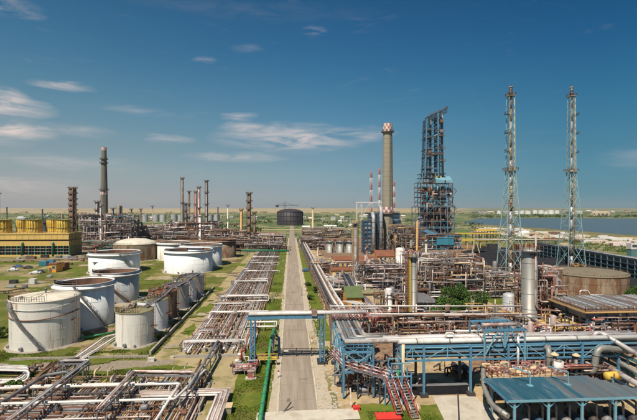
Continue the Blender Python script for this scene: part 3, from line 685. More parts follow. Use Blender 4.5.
t = T('corridor_fittings', 'valves, short branches and small crossing pipes scattered over the pipe corridor', 'pipework', (-16, 160, 0))
for i in range(90):
    x = rp.uniform(-22.5, -9.5); y = 88+rp.random()**1.5*160; q = rp.random(); m = MB(); k = rp.choice(['rust', 'brown', 'pinkish', 'silver_pipe', 'white', 'dark'])
    if q < .4: m.drum((x, y-.3, 1.05), (x, y+.3, 1.05), .27, 7); m.bar((x, y, 1), (x, y, 1.8), .08); m.build('valve', k, t)
    else: w_ = rp.uniform(1, 5); z = rp.uniform(1.1, 1.7); m.tube([(x, y, .8), (x, y, z), (x+w_, y, z), (x+w_, y+rp.uniform(-1, 1), .8)], rp.choice([.07, .1, .15]), 6); m.build('pipe', k, t)
# flat sloping loop platforms beside the grass
for (px, py, lb) in [(262, 301, 'low rectangular pipe loop on the grass near the portal'), (268, 327, 'low square pipe loop on the grass under the portal beam'), (262, 281, 'low pipe loop on the grass before the dirt crossing')]:
    p = G(px, py, 1); t = T('pipe_loop', lb, 'pipework', (p.x, p.y, 0))
    for k in range(2):
        m = MB(); q = k*.55; m.tube([(p.x-5, p.y+q, 1.1), (p.x+2-q, p.y+q, 1.1), (p.x+2-q, p.y+4.6-q, 1.1), (p.x-5, p.y+4.6-q, 1.1)], .17, 8); m.build('pipe', 'silver_pipe' if k else 'white', t)
    for xx in (-4, -1, 1.5):
        m = MB(); m.bar((p.x+xx, p.y-.3, .8), (p.x+xx, p.y+5, .8), .16); m.bar((p.x+xx, p.y, 0), (p.x+xx, p.y, .8), .14); m.bar((p.x+xx, p.y+4.6, 0), (p.x+xx, p.y+4.6, .8), .14); m.build('support', 'concrete', t)

# ================================================================== PIPE FIELD, LOWER LEFT
t = T('pipe_field', 'wide field of parallel white and rusty pipes crossing the lower left corner', 'pipeline', (-45, 66, 0))
rows = [(376.5, .13, 'pinkish', 0), (378.5, .1, 'brown', 0), (380.5, .11, 'pinkish', 0), (384.5, .30, 'white', .0), (387.5, .1, 'rust', 0), (393, .18, 'pipe_grey', 0), (396, .11, 'pinkish', 0), (397.5, .12, 'rust', 0), (399, .1, 'pinkish', 0), (400.4, .12, 'silver_pipe', 0),
        (402.8, .21, 'white', 0), (405.3, .13, 'pinkish', 0), (406.6, .1, 'rust', 0), (408.6, .24, 'silver_pipe', 0), (411, .13, 'silver_pipe', 0), (412.6, .12, 'rust', 0), (414.2, .14, 'pinkish', 0), (416, .13, 'rust', 0), (418, .17, 'silver_pipe', 0), (420, .13, 'rust', 0), (422, .16, 'pinkish', 0), (424.5, .2, 'brown', 0)]
for i, (py, r, mt, _) in enumerate(rows):
    r *= .82
    z = .7+r; y = G(100, py, z).y; x1 = rp.uniform(-20, -12.5) if i % 3 == 0 else rp.uniform(-34, -22)
    if mt == 'white': x1 = -17-i*.5
    m = MB(); P = [(-92, y, z), (x1, y, z)]
    if i % 3 == 0: P += [(x1, y-9, z)]
    m.tube(P, r, 10); m.build('pipe', mt, t)
for i in range(17):
    m = MB(); xx = -86+i*4.3; m.box(xx, 55, 0, xx+.35, 76.5, .68); m.build('sleeper', 'sleeper', t)
for i in range(11):                                         # valves along the bundle
    xx, py = rp.uniform(-62, -18), rp.choice([384.5, 402.5, 408.3]); z = 1.1; y = G(100, py, z).y; m = MB(); m.drum((xx-.35, y, z), (xx+.35, y, z), .5, 10); m.cyl(xx, y, z, z+1.0, .1, 6); m.lathe(xx, y, [(.35, z+1.0), (.38, z+1.05), (.3, z+1.1)], 10); m.build('valve', rp.choice(['dark', 'rust', 'steel_grey']), t)
t = T('lower_pipe_bundle', 'rusty brown pipes running towards the camera below the white ones', 'pipeline', (-25, 66, 0))
x = -38
for i in range(64):
    r = rp.choice([.07, .10, .13, .17]); x += 2*r+rp.choice([.06, .1, .25]); y0 = 52; y1 = rp.uniform(70, 76) if x < -20 else rp.uniform(66, 84)
    if x > -12.4: break
    m = MB(); m.tube([(x, y0, .28+r), (x, y1, .28+r)] + ([(x, y1, 1.6), (x, y1+2, 1.6)] if i % 5 == 0 else []), r, 8); m.build('pipe', rp.choice(['rust', 'pinkish', 'brown', 'pinkish', 'pinkish', 'silver_pipe', 'ochre_pale']), t)
for i in range(8): m = MB(); m.box(-38, 54+i*2.7, 0, -13, 54.3+i*2.7, .26); m.build('sleeper', 'sleeper', t)
t = T('nested_pipe_bends', 'nested rectangular pipe bends ending at the grass by the green pipe', 'pipework', (-12, 66, 0), )
for i in range(13):
    r = .08+.03*(i % 3); z = 1.1; q = i*.36; m = MB(); m.tube([(-24+q*.3, 68.6-q*.55, z), (-9.6-q*.45, 68.6-q*.55, z), (-9.6-q*.45, 54, z)], r, 8); m.build('pipe', ['silver_pipe', 'pinkish', 'brown', 'white'][i % 4], t)
for i in range(5): m = MB(); m.box(-22+i*2.8, 63, 0, -21.7+i*2.8, 69.2, .9); m.build('sleeper', 'sleeper', t)
t = T('valve_pit', 'small yellowish box with dark opening among the nested pipes', 'pit', (*G(224, 413)[:2], 0)); p = G(224, 413)
m = MB(); m.box(p.x-1.1, p.y-.6, 0, p.x+1.1, p.y+.9, 1.0); m.build('box', 'roof_olive', t); m = MB(); m.box(p.x-1.2, p.y-.7, 1.0, p.x+1.2, p.y+1.0, 1.1); m.build('lid', 'ochre_pale', t)
t = T('field_fittings', 'small rusty branches and valves scattered over the lower left pipe field', 'pipework', (-40, 64, 0))
for i in range(45):
    x = rp.uniform(-62, -14); y = rp.uniform(56, 75); q = rp.random(); m = MB(); k = rp.choice(['rust', 'brown', 'pinkish', 'silver_pipe', 'white', 'dark', 'rust'])
    if q < .35: m.drum((x-.3, y, 1.0), (x+.3, y, 1.0), .26, 7); m.bar((x, y, 1), (x, y, 1.7), .08); m.build('valve', k, t)
    else: w_ = rp.uniform(.8, 4); z = rp.uniform(1.1, 1.9); m.tube([(x, y, .4), (x, y, z), (x, y+w_*.6, z), (x+rp.uniform(-1, 1), y+w_*.6, .5)], rp.choice([.06, .09, .13]), 6); m.build('pipe', k, t)
# raised pipe bridges turning right
def bridge(name, label, pts, n, r, mats, sp=.55, post=4.0, pm='steel_grey', cat='pipe rack', group=None, beam=True, horiz=True, pw=.2):
    """pipes side by side following a polyline of 3-D points, on frames"""
    t = T(name, label, cat, (pts[0][0], pts[0][1], 0), group); V = [Vector(p) for p in pts]
    off = []
    for i in range(n): off.append((i-(n-1)/2)*sp)
    def side(k):
        ds = []
        if k > 0: ds.append((V[k]-V[k-1]).normalized())
        if k < len(V)-1: ds.append((V[k+1]-V[k]).normalized())
        ns = [Vector((-d.y, d.x, 0)) for d in ds]; ns = [q.normalized() if q.length > 1e-3 else None for q in ns]; ns = [q for q in ns if q]
        if not ns: return Vector((1, 0, 0))
        s = sum(ns, Vector())/len(ns); return s/max(.3, s.length_squared)
    for i in range(n):
        m = MB(); rr = r if isinstance(r, float) else r[i % len(r)]; m.tube([V[k]+side(k)*off[i]+Vector((0, 0, rr)) for k in range(len(V))], rr, 10); m.build('pipe', mats[i % len(mats)], t)
    w_ = n*sp/2+.15
    for a, b in zip(V, V[1:]):
        d = b-a
        if Vector((d.x, d.y, 0)).length < 2: continue
        s = Vector((-d.y, d.x, 0)).normalized(); k = max(1, int(d.length/post))
        for j in range(k+1):
            c = a.lerp(b, (j+.15)/(k+.3)); m = MB()
            if c.z > .6:
                for q in (-1, 1): m.bar((c.x+s.x*w_*q, c.y+s.y*w_*q, 0), (c.x+s.x*w_*q, c.y+s.y*w_*q, c.z), pw)
            m.bar(c-s*(w_+.1)-Vector((0, 0, .12)), c+s*(w_+.1)-Vector((0, 0, .12)), pw, .22); m.build('support', pm, t)
        if beam and a.z > 2:
            for q in (-1, 1): m = MB(); m.bar(a+s*w_*q-Vector((0, 0, .3)), b+s*w_*q-Vector((0, 0, .3)), .14, .3); m.build('beam', pm, t)
    return t
def G3(px, py, z): p = G(px, py, z); return (p.x, p.y, z)
a = G3(88, 361, 3.2)
bridge('raised_pipe', 'dark raised pipe running up from the bottom left corner then turning left', [(a[0], 52, 3.2), a, (a[0]-4.5, a[1], 3.2), (a[0]-5.5, a[1]+8, 1.0)], 2, .15, ['silver_pipe', 'pipe_grey'], .36, 6, pw=.13)
a = G3(134, 372, 3.2); b = G3(193, 373, 3.2)
bridge('raised_pipe', 'pinkish raised double pipe that turns right above the grass beside the gravel path', [(a[0], 58, 3.2), a, b, (b[0], b[1], .8)], 2, .15, ['pinkish', 'silver_pipe'], .38, 5, pw=.13)
a = G3(45, 377, 2.0); b = G3(0, 405, 2.0)
bridge('raised_pipe', 'thick grey pipe slanting through the lower left corner', [(b[0]-1, b[1]-8, 2), b, a, (a[0]+3, a[1]+1.5, 2.0), (a[0]+3, a[1]+1.5, .7)], 1, .27, ['pipe_grey'], .6, 5, pw=.12)
a = G3(182, 400, 2.0); b = G3(210, 368, 2.0); c = G3(90, 398, 2)
bridge('raised_pipe', 'white pipe with a square corner among the rusty ones left of the nested bends', [(-60, a[1], 2.0), (a[0]-1, a[1], 2.0), (a[0]+1.2, a[1]+11, 2.0), (a[0]+1.2, a[1]+13, .8)], 1, .2, ['white'], .6, 5, pw=.13)
a = G3(180, 386, 1.6)
bridge('raised_pipe', 'white pipe turning down towards the camera at a sharp corner', [(-46, a[1], 1.8), (a[0], a[1], 1.8), (a[0]-.2, 52, 1.8)], 1, .2, ['white'], .6, 5, pw=.13)
a = G3(208, 360, 2.4)
bridge('raised_pipe', 'grey pipe climbing from the nested bends to the corridor', [(a[0]-.6, 66, 2.4), (a[0], 88, 2.4), (a[0], 92, .9)], 1, .24, ['pipe_grey'], .6, 4, pw=.13)
# diagonal rusty bundle and valve group by the big tank
t = T('rusty_manifold', 'rusty diagonal pipes and valves in front of the biggest white tank', 'pipework', (*G(40, 372)[:2], 0))
for i in range(8):
    a = G(8+i*3, 404-i*2, .6); b = G(52+i*4.5, 362-i*.8, .6); m = MB(); m.tube([a, a.lerp(b, .55)+Vector((0, 0, .25*(i % 3))), b], rp.choice([.1, .14, .19]), 8); m.build('pipe', rp.choice(['rust', 'rust', 'brown', 'pinkish', 'pipe_grey']), t)
for i in range(14):
    p = G(rp.uniform(18, 66), rp.uniform(362, 392), .9); m = MB(); m.drum(p-Vector((.3, 0, 0)), p+Vector((.3, 0, 0)), .33, 8); m.bar((p.x, p.y, 0), (p.x, p.y, 1.9), .1); m.build('valve', rp.choice(['rust', 'dark', 'brown']), t)
t = T('pump_row', 'white looped pipes and dark pumps at the left edge below the biggest tank', 'pump station', (*G(10, 374)[:2], 0))
for i in range(4):
    z = 1.6+i*.12; a = G(-30, 365+i*1.4, z); b = G(30, 366+i*1.6, z); c = G(33, 374, z); d = G(-30, 379+i, .8); m = MB(); m.tube([a, b, (b.x+.4, c.y, .8), (a.x, c.y-.5*i, .8)], .17, 8, bend=1.2); m.build('pipe', 'white' if i % 2 else 'silver_pipe', t)
for i in range(7):
    p = G(-8+i*6, 374, 0); m = MB(); m.drum((p.x-.5, p.y, .8), (p.x+.6, p.y, .8), .42, 10); m.cbox(p.x, p.y, 0, 1.6, .7, .35); m.build('pump', 'dark', t)
# thin white pipes on the grass between tanks
t = T('tank_feed_pipes', 'thin parallel pipes slanting across the grass from the small white tank to the big one', 'pipework', (*G(95, 345)[:2], 0))
for i in range(6):
    a = G(66+i*3, 363-i*.5, .5); b = G(100+i*5, 338-i*1.0, .5); m = MB(); m.tube([a, b, b+Vector((4, 5, 0))], [.12, .2, .1][i % 3], 8); m.build('pipe', ['pinkish', 'white', 'silver_pipe'][i % 3], t)
p = G(117, 322, .5); m = MB(); m.tube([G(80, 338, .6), G(116, 332, .6)], .24, 8); m.build('pipe', 'green_paint', t)
for (px, py, lb) in [(151.5, 361, 'bigger white block lying on the gravel path'), (172, 358, 'small tilted white slab on the grass right of the gravel path')]:
    p = G(px, py); t = T('concrete_block', lb, 'block', (p.x, p.y, 0)); m = MB(); s = 1.25 if px < 160 else .7; m.cbox(p.x, p.y, 0, s, s*.7, .6 if px < 160 else .3); m.build('block', 'white', t); m = MB(); m.cbox(p.x, p.y, .6 if px < 160 else .3, s+.1, s*.7+.1, .06); m.build('cap', 'concrete_light', t)
# green pipe by the road
t = T('green_pipe', 'bright green pipe along the left verge that rises over the cross pipes', 'pipeline', (-4.2, 60, 0))
m = MB(); m.tube([(-4.3, 50, .8), (-4.15, 80.5, .8), (-4.15, 81.8, 2.6), (-3.9, 84.3, 4.2), (-3.7, 97, 2.6), (-3.6, 99, .6), (-3.6, 100, .6)], .29, 14, bend=.9); m.build('pipe', 'green_paint', t)
for i in range(9): m = MB(); y = 53+i*3.3; m.tube([(-4.27, y, .8), (-4.27, y+.16, .8)], .37, 14); m.build('flange', 'green_dark', t)
for i in range(11):
    y = 52+i*4.4; z = .4 if y < 80 else (3.6 if y < 90 else 2.6); m = MB(); m.cbox(-4.2 if y < 80 else -3.85, y, 0, .8, .35, z-(.05 if y > 80 else .0)); m.build('saddle', 'concrete' if y < 80 else 'steel_grey', t)
t = T('green_pipe_bridge', 'long green pipe bridge crossing beyond the corridor in the distance', 'pipe rack', (-25, 275, 0))
p0, p1 = A(233, 250, 268), A(289, 250.5, 268)
m = MB(); m.tube([p0, p1], .38, 8); m.build('pipe', 'green_paint', t); m = MB(); m.tube([p0+Vector((0, 1, -.6)), p1+Vector((0, 1, -.6))], .28, 8); m.build('pipe', 'teal', t)
for i in range(9): q = p0.lerp(p1, i/8); m = MB(); m.bar((q.x, q.y+.5, 0), (q.x, q.y+.5, q.z-.4), .3); m.bar((q.x, q.y-.4, q.z-.7), (q.x, q.y+1.4, q.z-.7), .3); m.build('support', 'green_dark', t)
# ================================================================== PORTAL OVER THE ROAD, GATE
t = T('pipe_portal', 'blue steel portal spanning the road with two thick white pipes on top', 'portal', (-1, 82, 0))
PY, PZ = 82.0, 9.3
def lat_col(mb, x, y, z0, z1, w_=.9, d_=1.3, bay=1.4, th=.2, pz=None):
    for a in (-1, 1):
        for b in (-1, 1): mb.bar((x+a*w_/2, y+b*d_/2, z0), (x+a*w_/2, y+b*d_/2, z1), th)
    z = z0+.4; k = 0
    while z+bay <= z1:
        for b in (-1, 1):
            mb.bar((x-w_/2*(1 if k % 2 else -1), y+b*d_/2, z), (x+w_/2*(1 if k % 2 else -1), y+b*d_/2, z+bay), .09); mb.bar((x-w_/2, y+b*d_/2, z), (x+w_/2, y+b*d_/2, z), .09)
        for a in (-1, 1): mb.bar((x+a*w_/2, y-d_/2*(1 if k % 2 else -1), z), (x+a*w_/2, y+d_/2*(1 if k % 2 else -1), z+bay), .09)
        z += bay; k += 1
for x in (-7.3, 6.0):
    m = MB(); lat_col(m, x, PY, .3, PZ-.5, .8, 1.6); m.build('leg', 'blue', t); m = MB(); m.cbox(x, PY, 0, 1.9, 2.6, .45); m.build('footing', 'dark', t)
for d in (-.8, .8): m = MB(); m.bar((-8.4, PY+d, PZ-.3), (6.5, PY+d, PZ-.3), .3, .55); m.build('beam', 'blue', t)
for i in range(9): m = MB(); m.bar((-8+i*1.75, PY-1.0, PZ+.05), (-8+i*1.75, PY+1.0, PZ+.05), .16); m.build('cross_beam', 'blue_dark', t)
for (d, r, z, mt) in ((-.75, .33, .5, 'white'), (.2, .3, .45, 'silver_pipe'), (1.2, .2, .35, 'white')):
    m = MB(); m.tube([(-8.0, PY+d, PZ+z), (14.5, PY+d, PZ+z)] if d < .9 else [(-8.2, PY+d, PZ+z), (13, PY+d, PZ+z)], r, 14, bend=.8); m.build('pipe', mt, t)
m = MB(); m.cbox(4.4, PY-.75, PZ+.02, 1.0, 1.1, 1.1); m.build('clamp_box', 'pinkish', t)
# gate
g = T('swing_gate', 'low black double gate standing across the road beneath the portal', 'gate', (1, 85.5, 0))
for x in (-2.1, 1.05, 4.1): m = MB(); m.bar((x, 85.5, 0), (x, 85.5, 1.75), .16); m.build('post', 'dark', g)
for x0, x1 in ((-2.0, .95), (1.15, 4.0)):
    m = MB(); m.bar((x0, 85.5, 1.6), (x1, 85.5, 1.6), .1); m.bar((x0, 85.5, .35), (x1, 85.5, .35), .1)
    m.build('gate_frame', 'dark', g)
    for i in range(6): m = MB(); xx = x0+.1+(x1-x0-.2)*i/5; m.bar((xx, 85.5, .35), (xx, 85.5, 1.6), .04); m.build('bar', 'dark', g)
m = MB(); m.cbox(-1.0, 85.4, 1.05, .9, .04, .35); m.build('sign_plate', 'white', g)
m = MB(); m.bar((4.1, 85.5, .9), (6.2, 85.5, .9), .14); m.bar((-2.1, 85.5, .9), (-4.6, 85.5, .9), .14); m.bar((4.1, 85.5, 1.5), (6.2, 85.5, 1.5), .1); m.bar((-4.6, 85.5, 0), (-4.6, 85.5, 1.6), .12); m.build('side_rail', 'dark', g)
# red and white valve station at the left foot
t = T('valve_station', 'red and white painted valve station at the left foot of the blue portal', 'pipework', (-8.5, 79, 0))
for i in range(26):
    x = rp.uniform(-10.6, -5.2); y = rp.uniform(76.5, 83.5); z = rp.uniform(.6, 2.4); k = rp.choice(['red_rail', 'stripe_white', 'red', 'pinkish', 'dark', 'steel_grey']); m = MB(); q = rp.random()
    if q < .5: m.tube([(x, y, 0), (x, y, z), (x+rp.uniform(-2, 2), y, z), (x+rp.uniform(-.1, .1), y, .3)] if q < .2 else [(x, y, 0), (x, y, z), (x+rp.uniform(-2.4, 2.4), y, z)], rp.choice([.08, .13, .18]), 8); m.build('pipe', k, t)
    else: m.drum((x-.3, y, z*.6), (x+.3, y, z*.6), .3, 8); m.bar((x, y, 0), (x, y, z*.6+.7), .09); m.build('valve', k, t)
m = MB(); m.rail([(-10.4, 76.5, .9), (-6.2, 76.5, .9), (-6.2, 80, .9)], 1.0, .8, .05); m.build('handrail', 'red_rail', t); m = MB(); m.box(-10.4, 76.5, .82, -6.2, 80, .9); m.build('platform', 'pinkish', t)
for x in (-10.2, -8.3, -6.4): m = MB(); m.bar((x, 76.6, 0), (x, 76.6, .82), .14); m.build('support', 'steel_grey', t)
m = MB(); m.box(-6.2, 80.5, 1.2, -2.6, 81.6, 1.35); m.rail([(-6.2, 80.5, 1.35), (-2.6, 80.5, 1.35)], 1.0, .9, .05); m.bar((-2.8, 81, 0), (-2.8, 81, 1.2), .12); m.build('walkway', 'yellow', t)
t = T('hydrant_box', 'small reddish hydrant box on a pale base on the grass below the valve station', 'hydrant', (*G(251, 378)[:2], 0)); p = G(251, 379)
m = MB(); m.cbox(p.x, p.y, 0, 1.9, .9, .3); m.build('base', 'concrete_light', t); m = MB(); m.cbox(p.x, p.y, .3, 1.1, .6, 1.0); m.build('body', 'red_rail', t); m = MB(); m.prism([(p.x-.65, p.y-.4), (p.x+.65, p.y-.4), (p.x+.65, p.y+.4), (p.x-.65, p.y+.4)], 1.3, 1.42); m.build('lid', 'pinkish', t)
# small roadside bits
rb = random.Random(9)
POSTS = [(278.5, 378, 'red-topped post on the left verge short of the gate'), (276, 300, 'white marker post on the left verge beyond the portal'), (283, 262, 'marker post at the left kerb near the dirt crossing'), (305, 291, 'white marker post on the right verge by the bushes'), (312, 344, 'white marker post right of the gate')]
for px, py, lb in POSTS:
    p = G(px, py); t = T('marker_post', lb, 'post', (p.x, p.y, 0), 'marker posts along the road'); m = MB(); m.cyl(p.x, p.y, 0, 1.1, .13, 8); m.build('post', 'stripe_white', t); m = MB(); m.cyl(p.x, p.y, 1.1, 1.35, .15, 8); m.build('cap', 'red', t)
p = G(283, 413); t = T('pipe_stub', 'dark tilted metal post leaning at the left edge of the road', 'post', (p.x, p.y, 0)); m = MB(); m.tube([p, p+Vector((1.2, 1.2, 1.0))], .1, 8); m.build('post', 'dark', t); m = MB(); m.cbox(p.x, p.y, 0, .6, .6, .12); m.build('base', 'concrete', t)
# broken paving and rubble along the right verge
r_ = MB()
for i in range(260):
    y = 62+rb.random()**1.3*60; x = rb.uniform(4.4, 7.6); s = rb.uniform(.12, .42); r_.cbox(x, y, 0, s*1.3, s, rb.uniform(.05, .2))
for i in range(120):
    y = 60+rb.random()**1.3*60; x = rb.uniform(-3.6, -2.1); s = rb.uniform(.08, .25); r_.cbox(x, y, 0, s*1.3, s, rb.uniform(.04, .14))
r_.build('rubble', 'concrete_light', kind='stuff', org=(0,0,0), label='broken concrete rubble scattered along the verges of the road', cat='rubble')

# ================================================================== BLUE PIPE RACK ON THE RIGHT
t = T('blue_pipe_rack', 'blue steel pipe rack with thick white pipe crossing the right foreground', 'pipe rack', (30, 68, 0))
RZ = 8.1
def RX(px, y, z): return A(px, 300, y).x
cols = [8.2, 12.6, 17.3, 21.0, 28.6, 34.8, 41, 47.2, 53.4]
for i, x in enumerate(cols):
    if i < 2: continue
    for y in (66.0, 70.4):
        m = MB()
        if i >= 2:
            m.bar((x, y, .3), (x, y, RZ), .34)
        else: m.bar((x, y, .3), (x, y, RZ), .3)
        m.build('post', 'blue' if y < 68 else 'blue_dark', t); m = MB(); m.cbox(x, y, 0, 1.2, 1.1, .55); m.build('footing', 'dark', t)
for (z, h) in ((8.0, .3), (7.25, .18), (6.5, .18), (5.75, .28)):
    for y in (66.0, 70.4):
        for a, b in zip(cols[2:], cols[3:]): m = MB(); m.bar((a+.18, y, z), (b-.18, y, z), .2, h); m.build('beam', 'blue', t)
    for x in cols[2:]: m = MB(); m.bar((x, 66.2, z-.02), (x, 70.2, z-.02), .18, h*.8); m.build('cross_beam', 'blue', t)
for a, b in zip(cols[2:], cols[3:]):
    c = (a+b)/2
    m = MB(); m.bar((a+.2, 65.95, 5.85), (c, 65.95, 7.9), .11); m.bar((c, 65.95, 7.9), (b-.2, 65.95, 5.85), .11); m.bar((c, 65.95, 5.85), (c, 65.95, 7.9), .12); m.build('brace', 'blue_light', t)
for i, (y, z, r, mt, x0, x1) in enumerate([(66.6, 8.6, .38, 'white', 17, 58), (67.5, 8.56, .36, 'silver_pipe', 8.5, 58), (68.35, 8.5, .3, 'white', 12, 58), (69.1, 8.55, .34, 'silver_pipe', 15, 58), (70.0, 8.45, .26, 'pinkish', 20, 58),
        (66.6, 7.55, .17, 'blue_light', 17, 58), (67.3, 7.6, .22, 'pipe_grey', 17, 58), (68.1, 7.55, .2, 'pinkish', 17, 58), (69.0, 7.6, .24, 'white', 17, 58), (69.8, 7.55, .2, 'brown', 17, 58),
        (66.6, 6.85, .18, 'steel_grey', 17, 58), (67.4, 6.8, .2, 'blue_dark', 17, 58), (68.2, 6.85, .24, 'dark', 17, 58), (69.1, 6.8, .2, 'silver_pipe', 17, 58),
        (66.7, 6.1, .16, 'dark', 17, 58), (67.5, 6.15, .2, 'pipe_grey', 17, 58), (68.6, 6.1, .18, 'rust', 17, 58)]):
    m = MB(); m.tube([(x0+.4*i*.1, y, z), (x1, y, z)], r, 12); m.build('pipe', mt, t)
for i in range(7):                                            # flanges on the thick pipe
    x = 20+i*5.3; m = MB(); m.tube([(x-.09, 66.6, 8.6), (x+.09, 66.6, 8.6)], .48, 14); m.build('flange', 'steel_grey', t)
m = MB(); m.tube([(26.2, 66.8, 8.7), (26.2, 66.8, 9.8), (24.8, 66.8, 9.8), (24.8, 66.8, 8.9)], .17, 10, bend=.5); m.build('pipe_loop', 'white', t)
# braced box at the left end, over the legs
t2 = T('blue_rack_head', 'blue braced frame at the head of the pipe bundle beside the road', 'frame', (10.4, 74, 0))
ys = [66, 71, 76, 81]
for x in (8.2, 12.9):
    for y in ys:
        m = MB(); m.bar((x, y, .3), (x, y, 7.9), .3); m.build('post', 'blue' if y < 75 else 'blue_light', t2)
        if y > 66: m = MB(); m.cbox(x, y, 0, 1.0, 1.0, .5); m.build('footing', 'dark', t2)
    for z in (4.2, 7.3):
        for a, b in zip(ys, ys[1:]): m = MB(); m.bar((x, a+.16, z), (x, b-.16, z), .2, .34); m.build('beam', 'blue', t2)
    for a, b in zip(ys, ys[1:]): m = MB(); m.bar((x-.02, a+.1, 4.3), (x-.02, b-.1, 7.2), .13); m.bar((x-.02, a+.1, 7.2), (x-.02, b-.1, 4.3), .13); m.build('brace', 'blue_light', t2)
for y in ys:
    for z in (4.2, 7.3): m = MB(); m.bar((8.4, y, z), (12.7, y, z), .2, .32); m.build('cross_beam', 'blue', t2)
    m = MB(); m.bar((8.4, y-.03, 4.3), (12.7, y-.03, 7.2), .11); m.bar((8.4, y-.03, 7.2), (12.7, y-.03, 4.3), .11); m.build('brace', 'blue_light', t2)
    m = MB(); m.rail([(8.2, y, 7.5), (12.9, y, 7.5)], 1.0, 1.2, .04) if y == 66 else m.bar((8.2, y, 8.0), (12.9, y, 8.0), .1); m.build('top_rail', 'blue', t2)
t = T('pipe_bundle', 'seven grey pipes coming towards the camera and turning right onto the blue rack', 'pipeline', (11, 84, 7.5))
for i in range(8):
    r = [.28, .2, .3, .22, .26, .2, .3, .22][i]; x = 8.9+i*.56; y = 70.0-i*.0+(-3.0+i*.5); z = 7.55+r
    m = MB(); m.tube([(x, 96, z-1.5 if i % 2 else z), (x, 92, z), (x, y+3.2, z), (15+i*.3, y+3.2, z)], r, 12, bend=.7); m.build('pipe', ['silver_pipe', 'pipe_grey', 'silver', 'pipe_grey', 'silver_pipe', 'dark', 'silver', 'pinkish'][i], t)
t = T('red_striped_deck', 'red and pinkish pipe deck above the far end of the blue frame', 'platform', (11.5, 85, 0))
for i in range(12):
    x = 8.4+i*.58; m = MB(); m.tube([(x, 82.5, 8.2), (x, 89.5, 8.6), (x, 90.3, 6.5)], .2, 8); m.build('pipe', 'pinkish' if i % 2 else 'red_rail', t)
m = MB(); m.box(8.0, 82.2, 7.72, 15.6, 83.0, 7.95); m.build('beam', 'ochre_pale', t)
for x in (8.3, 11.8, 15.3):
    for y in (82.6, 89): m = MB(); m.bar((x, y, 0), (x, y, 7.7), .26); m.build('post', 'steel_grey', t)
m = MB(); m.box(14.2, 82.4, 8.0, 15.6, 84.5, 9.0); m.build('junction_box', 'red_rail', t)
for i in range(5): m = MB(); x = 13.0+i*.55; m.tube([(x, 85.5, 8), (x, 85.5, 11.0-i*.15), (x-2.5, 85.5, 11.0-i*.15)], .1, 8); m.build('vent_pipe', 'white', t)
# raised frame above the rack
t = T('blue_gantry_frame', 'taller blue frame rising above the pipe rack with braced corners', 'frame', (31, 68, 0))
xa, xb = A(483, 350, 66).x, A(523, 350, 66).x
for x in (xa, (xa+xb)/2, xb):
    for y in (65.5, 71): m = MB(); m.bar((x, y, 8.1 if x not in (xa, xb) else .3), (x, y, 10.4), .24); m.build('post', 'blue_light' if y < 68 else 'blue', t)
for y in (65.5, 71):
    m = MB(); m.bar((xa, y, 10.5), (xb, y, 10.5), .3, .35); m.build('beam', 'blue', t)
    m = MB(); m.bar((xa, y, 6.4), (xa+2.2, y, 10.3), .16); m.bar((xb, y, 6.4), (xb-2.2, y, 10.3), .16); m.bar((xa+2.6, y, 10.3), ((xa+xb)/2, y, 7.6), .14); m.bar((xb-2.6, y, 10.3), ((xa+xb)/2, y, 7.6), .14); m.build('brace', 'blue_light', t)
for k in range(5): x = xa+(xb-xa)*k/4; m = MB(); m.bar((x, 65.6, 10.5), (x, 70.9, 10.5), .18); m.build('cross_beam', 'blue', t)
m = MB(); m.tube([(xa+.4, 67.2, 10.9), (xb-.4, 67.2, 10.9)], .3, 10); m.build('pipe', 'pinkish', t)
m = MB(); m.tube([(xa+5.8, 66, 3), (xa+5.8, 66, 9.3)], .2, 8); m.build('pipe', 'white', t)
# lower shadowed pumps under the rack
t = T('pump_bay', 'dark pumps and small pipes under the left end of the blue rack', 'pump station', (11, 69, 0))
for i in range(16):
    x = 8.8+rb.random()*8.6; y = 66.5+rb.random()*7; m = MB(); m.drum((x-.45, y, .8), (x+.5, y, .8), .36, 8); m.cbox(x, y, 0, 1.5, .6, .4); m.build('pump', rb.choice(['dark', 'steel_grey', 'blue_dark']), t)
for i in range(70):
    x = 8.6+rb.random()*9.5; y = 66.3+rb.random()*8; z = rb.uniform(1.2, 3.6); m = MB(); m.tube([(x, y, .4), (x, y, z), (x+rb.uniform(-2.5, 2.5), y, z), (x, y+rb.uniform(-1, 1), 3.9)], rb.choice([.06, .1, .14]), 6); m.build('pipe', rb.choice(['dark', 'steel_grey', 'pipe_grey', 'rust', 'pinkish', 'blue_dark']), t)
t = T('low_equipment', 'small grey and rusty equipment crowding the foot of the blue rack', 'machinery', (17, 63, 0))
for i in range(60):
    x = 14.5+rb.random()*5.5; y = 66.2+rb.random()*6; z = rb.uniform(.5, 2.8); m = MB(); q = rb.random()
    if q < .3: m.drum((x-.4, y, .8), (x+.4, y, .8), .32, 8); m.cbox(x, y, 0, 1.0, .5, .45); m.build('pump', rb.choice(['steel_grey', 'dark', 'rust', 'blue']), t)
    else: m.tube([(x, y, .1), (x, y, z), (x+rb.uniform(-2, 2), y, z), (x+rb.uniform(-.5, .5), y+rb.uniform(-1, 1), .2)], rb.choice([.06, .09, .13]), 6); m.build('pipe', rb.choice(['pipe_grey', 'steel_grey', 'silver_pipe', 'rust', 'blue_light', 'pinkish']), t)
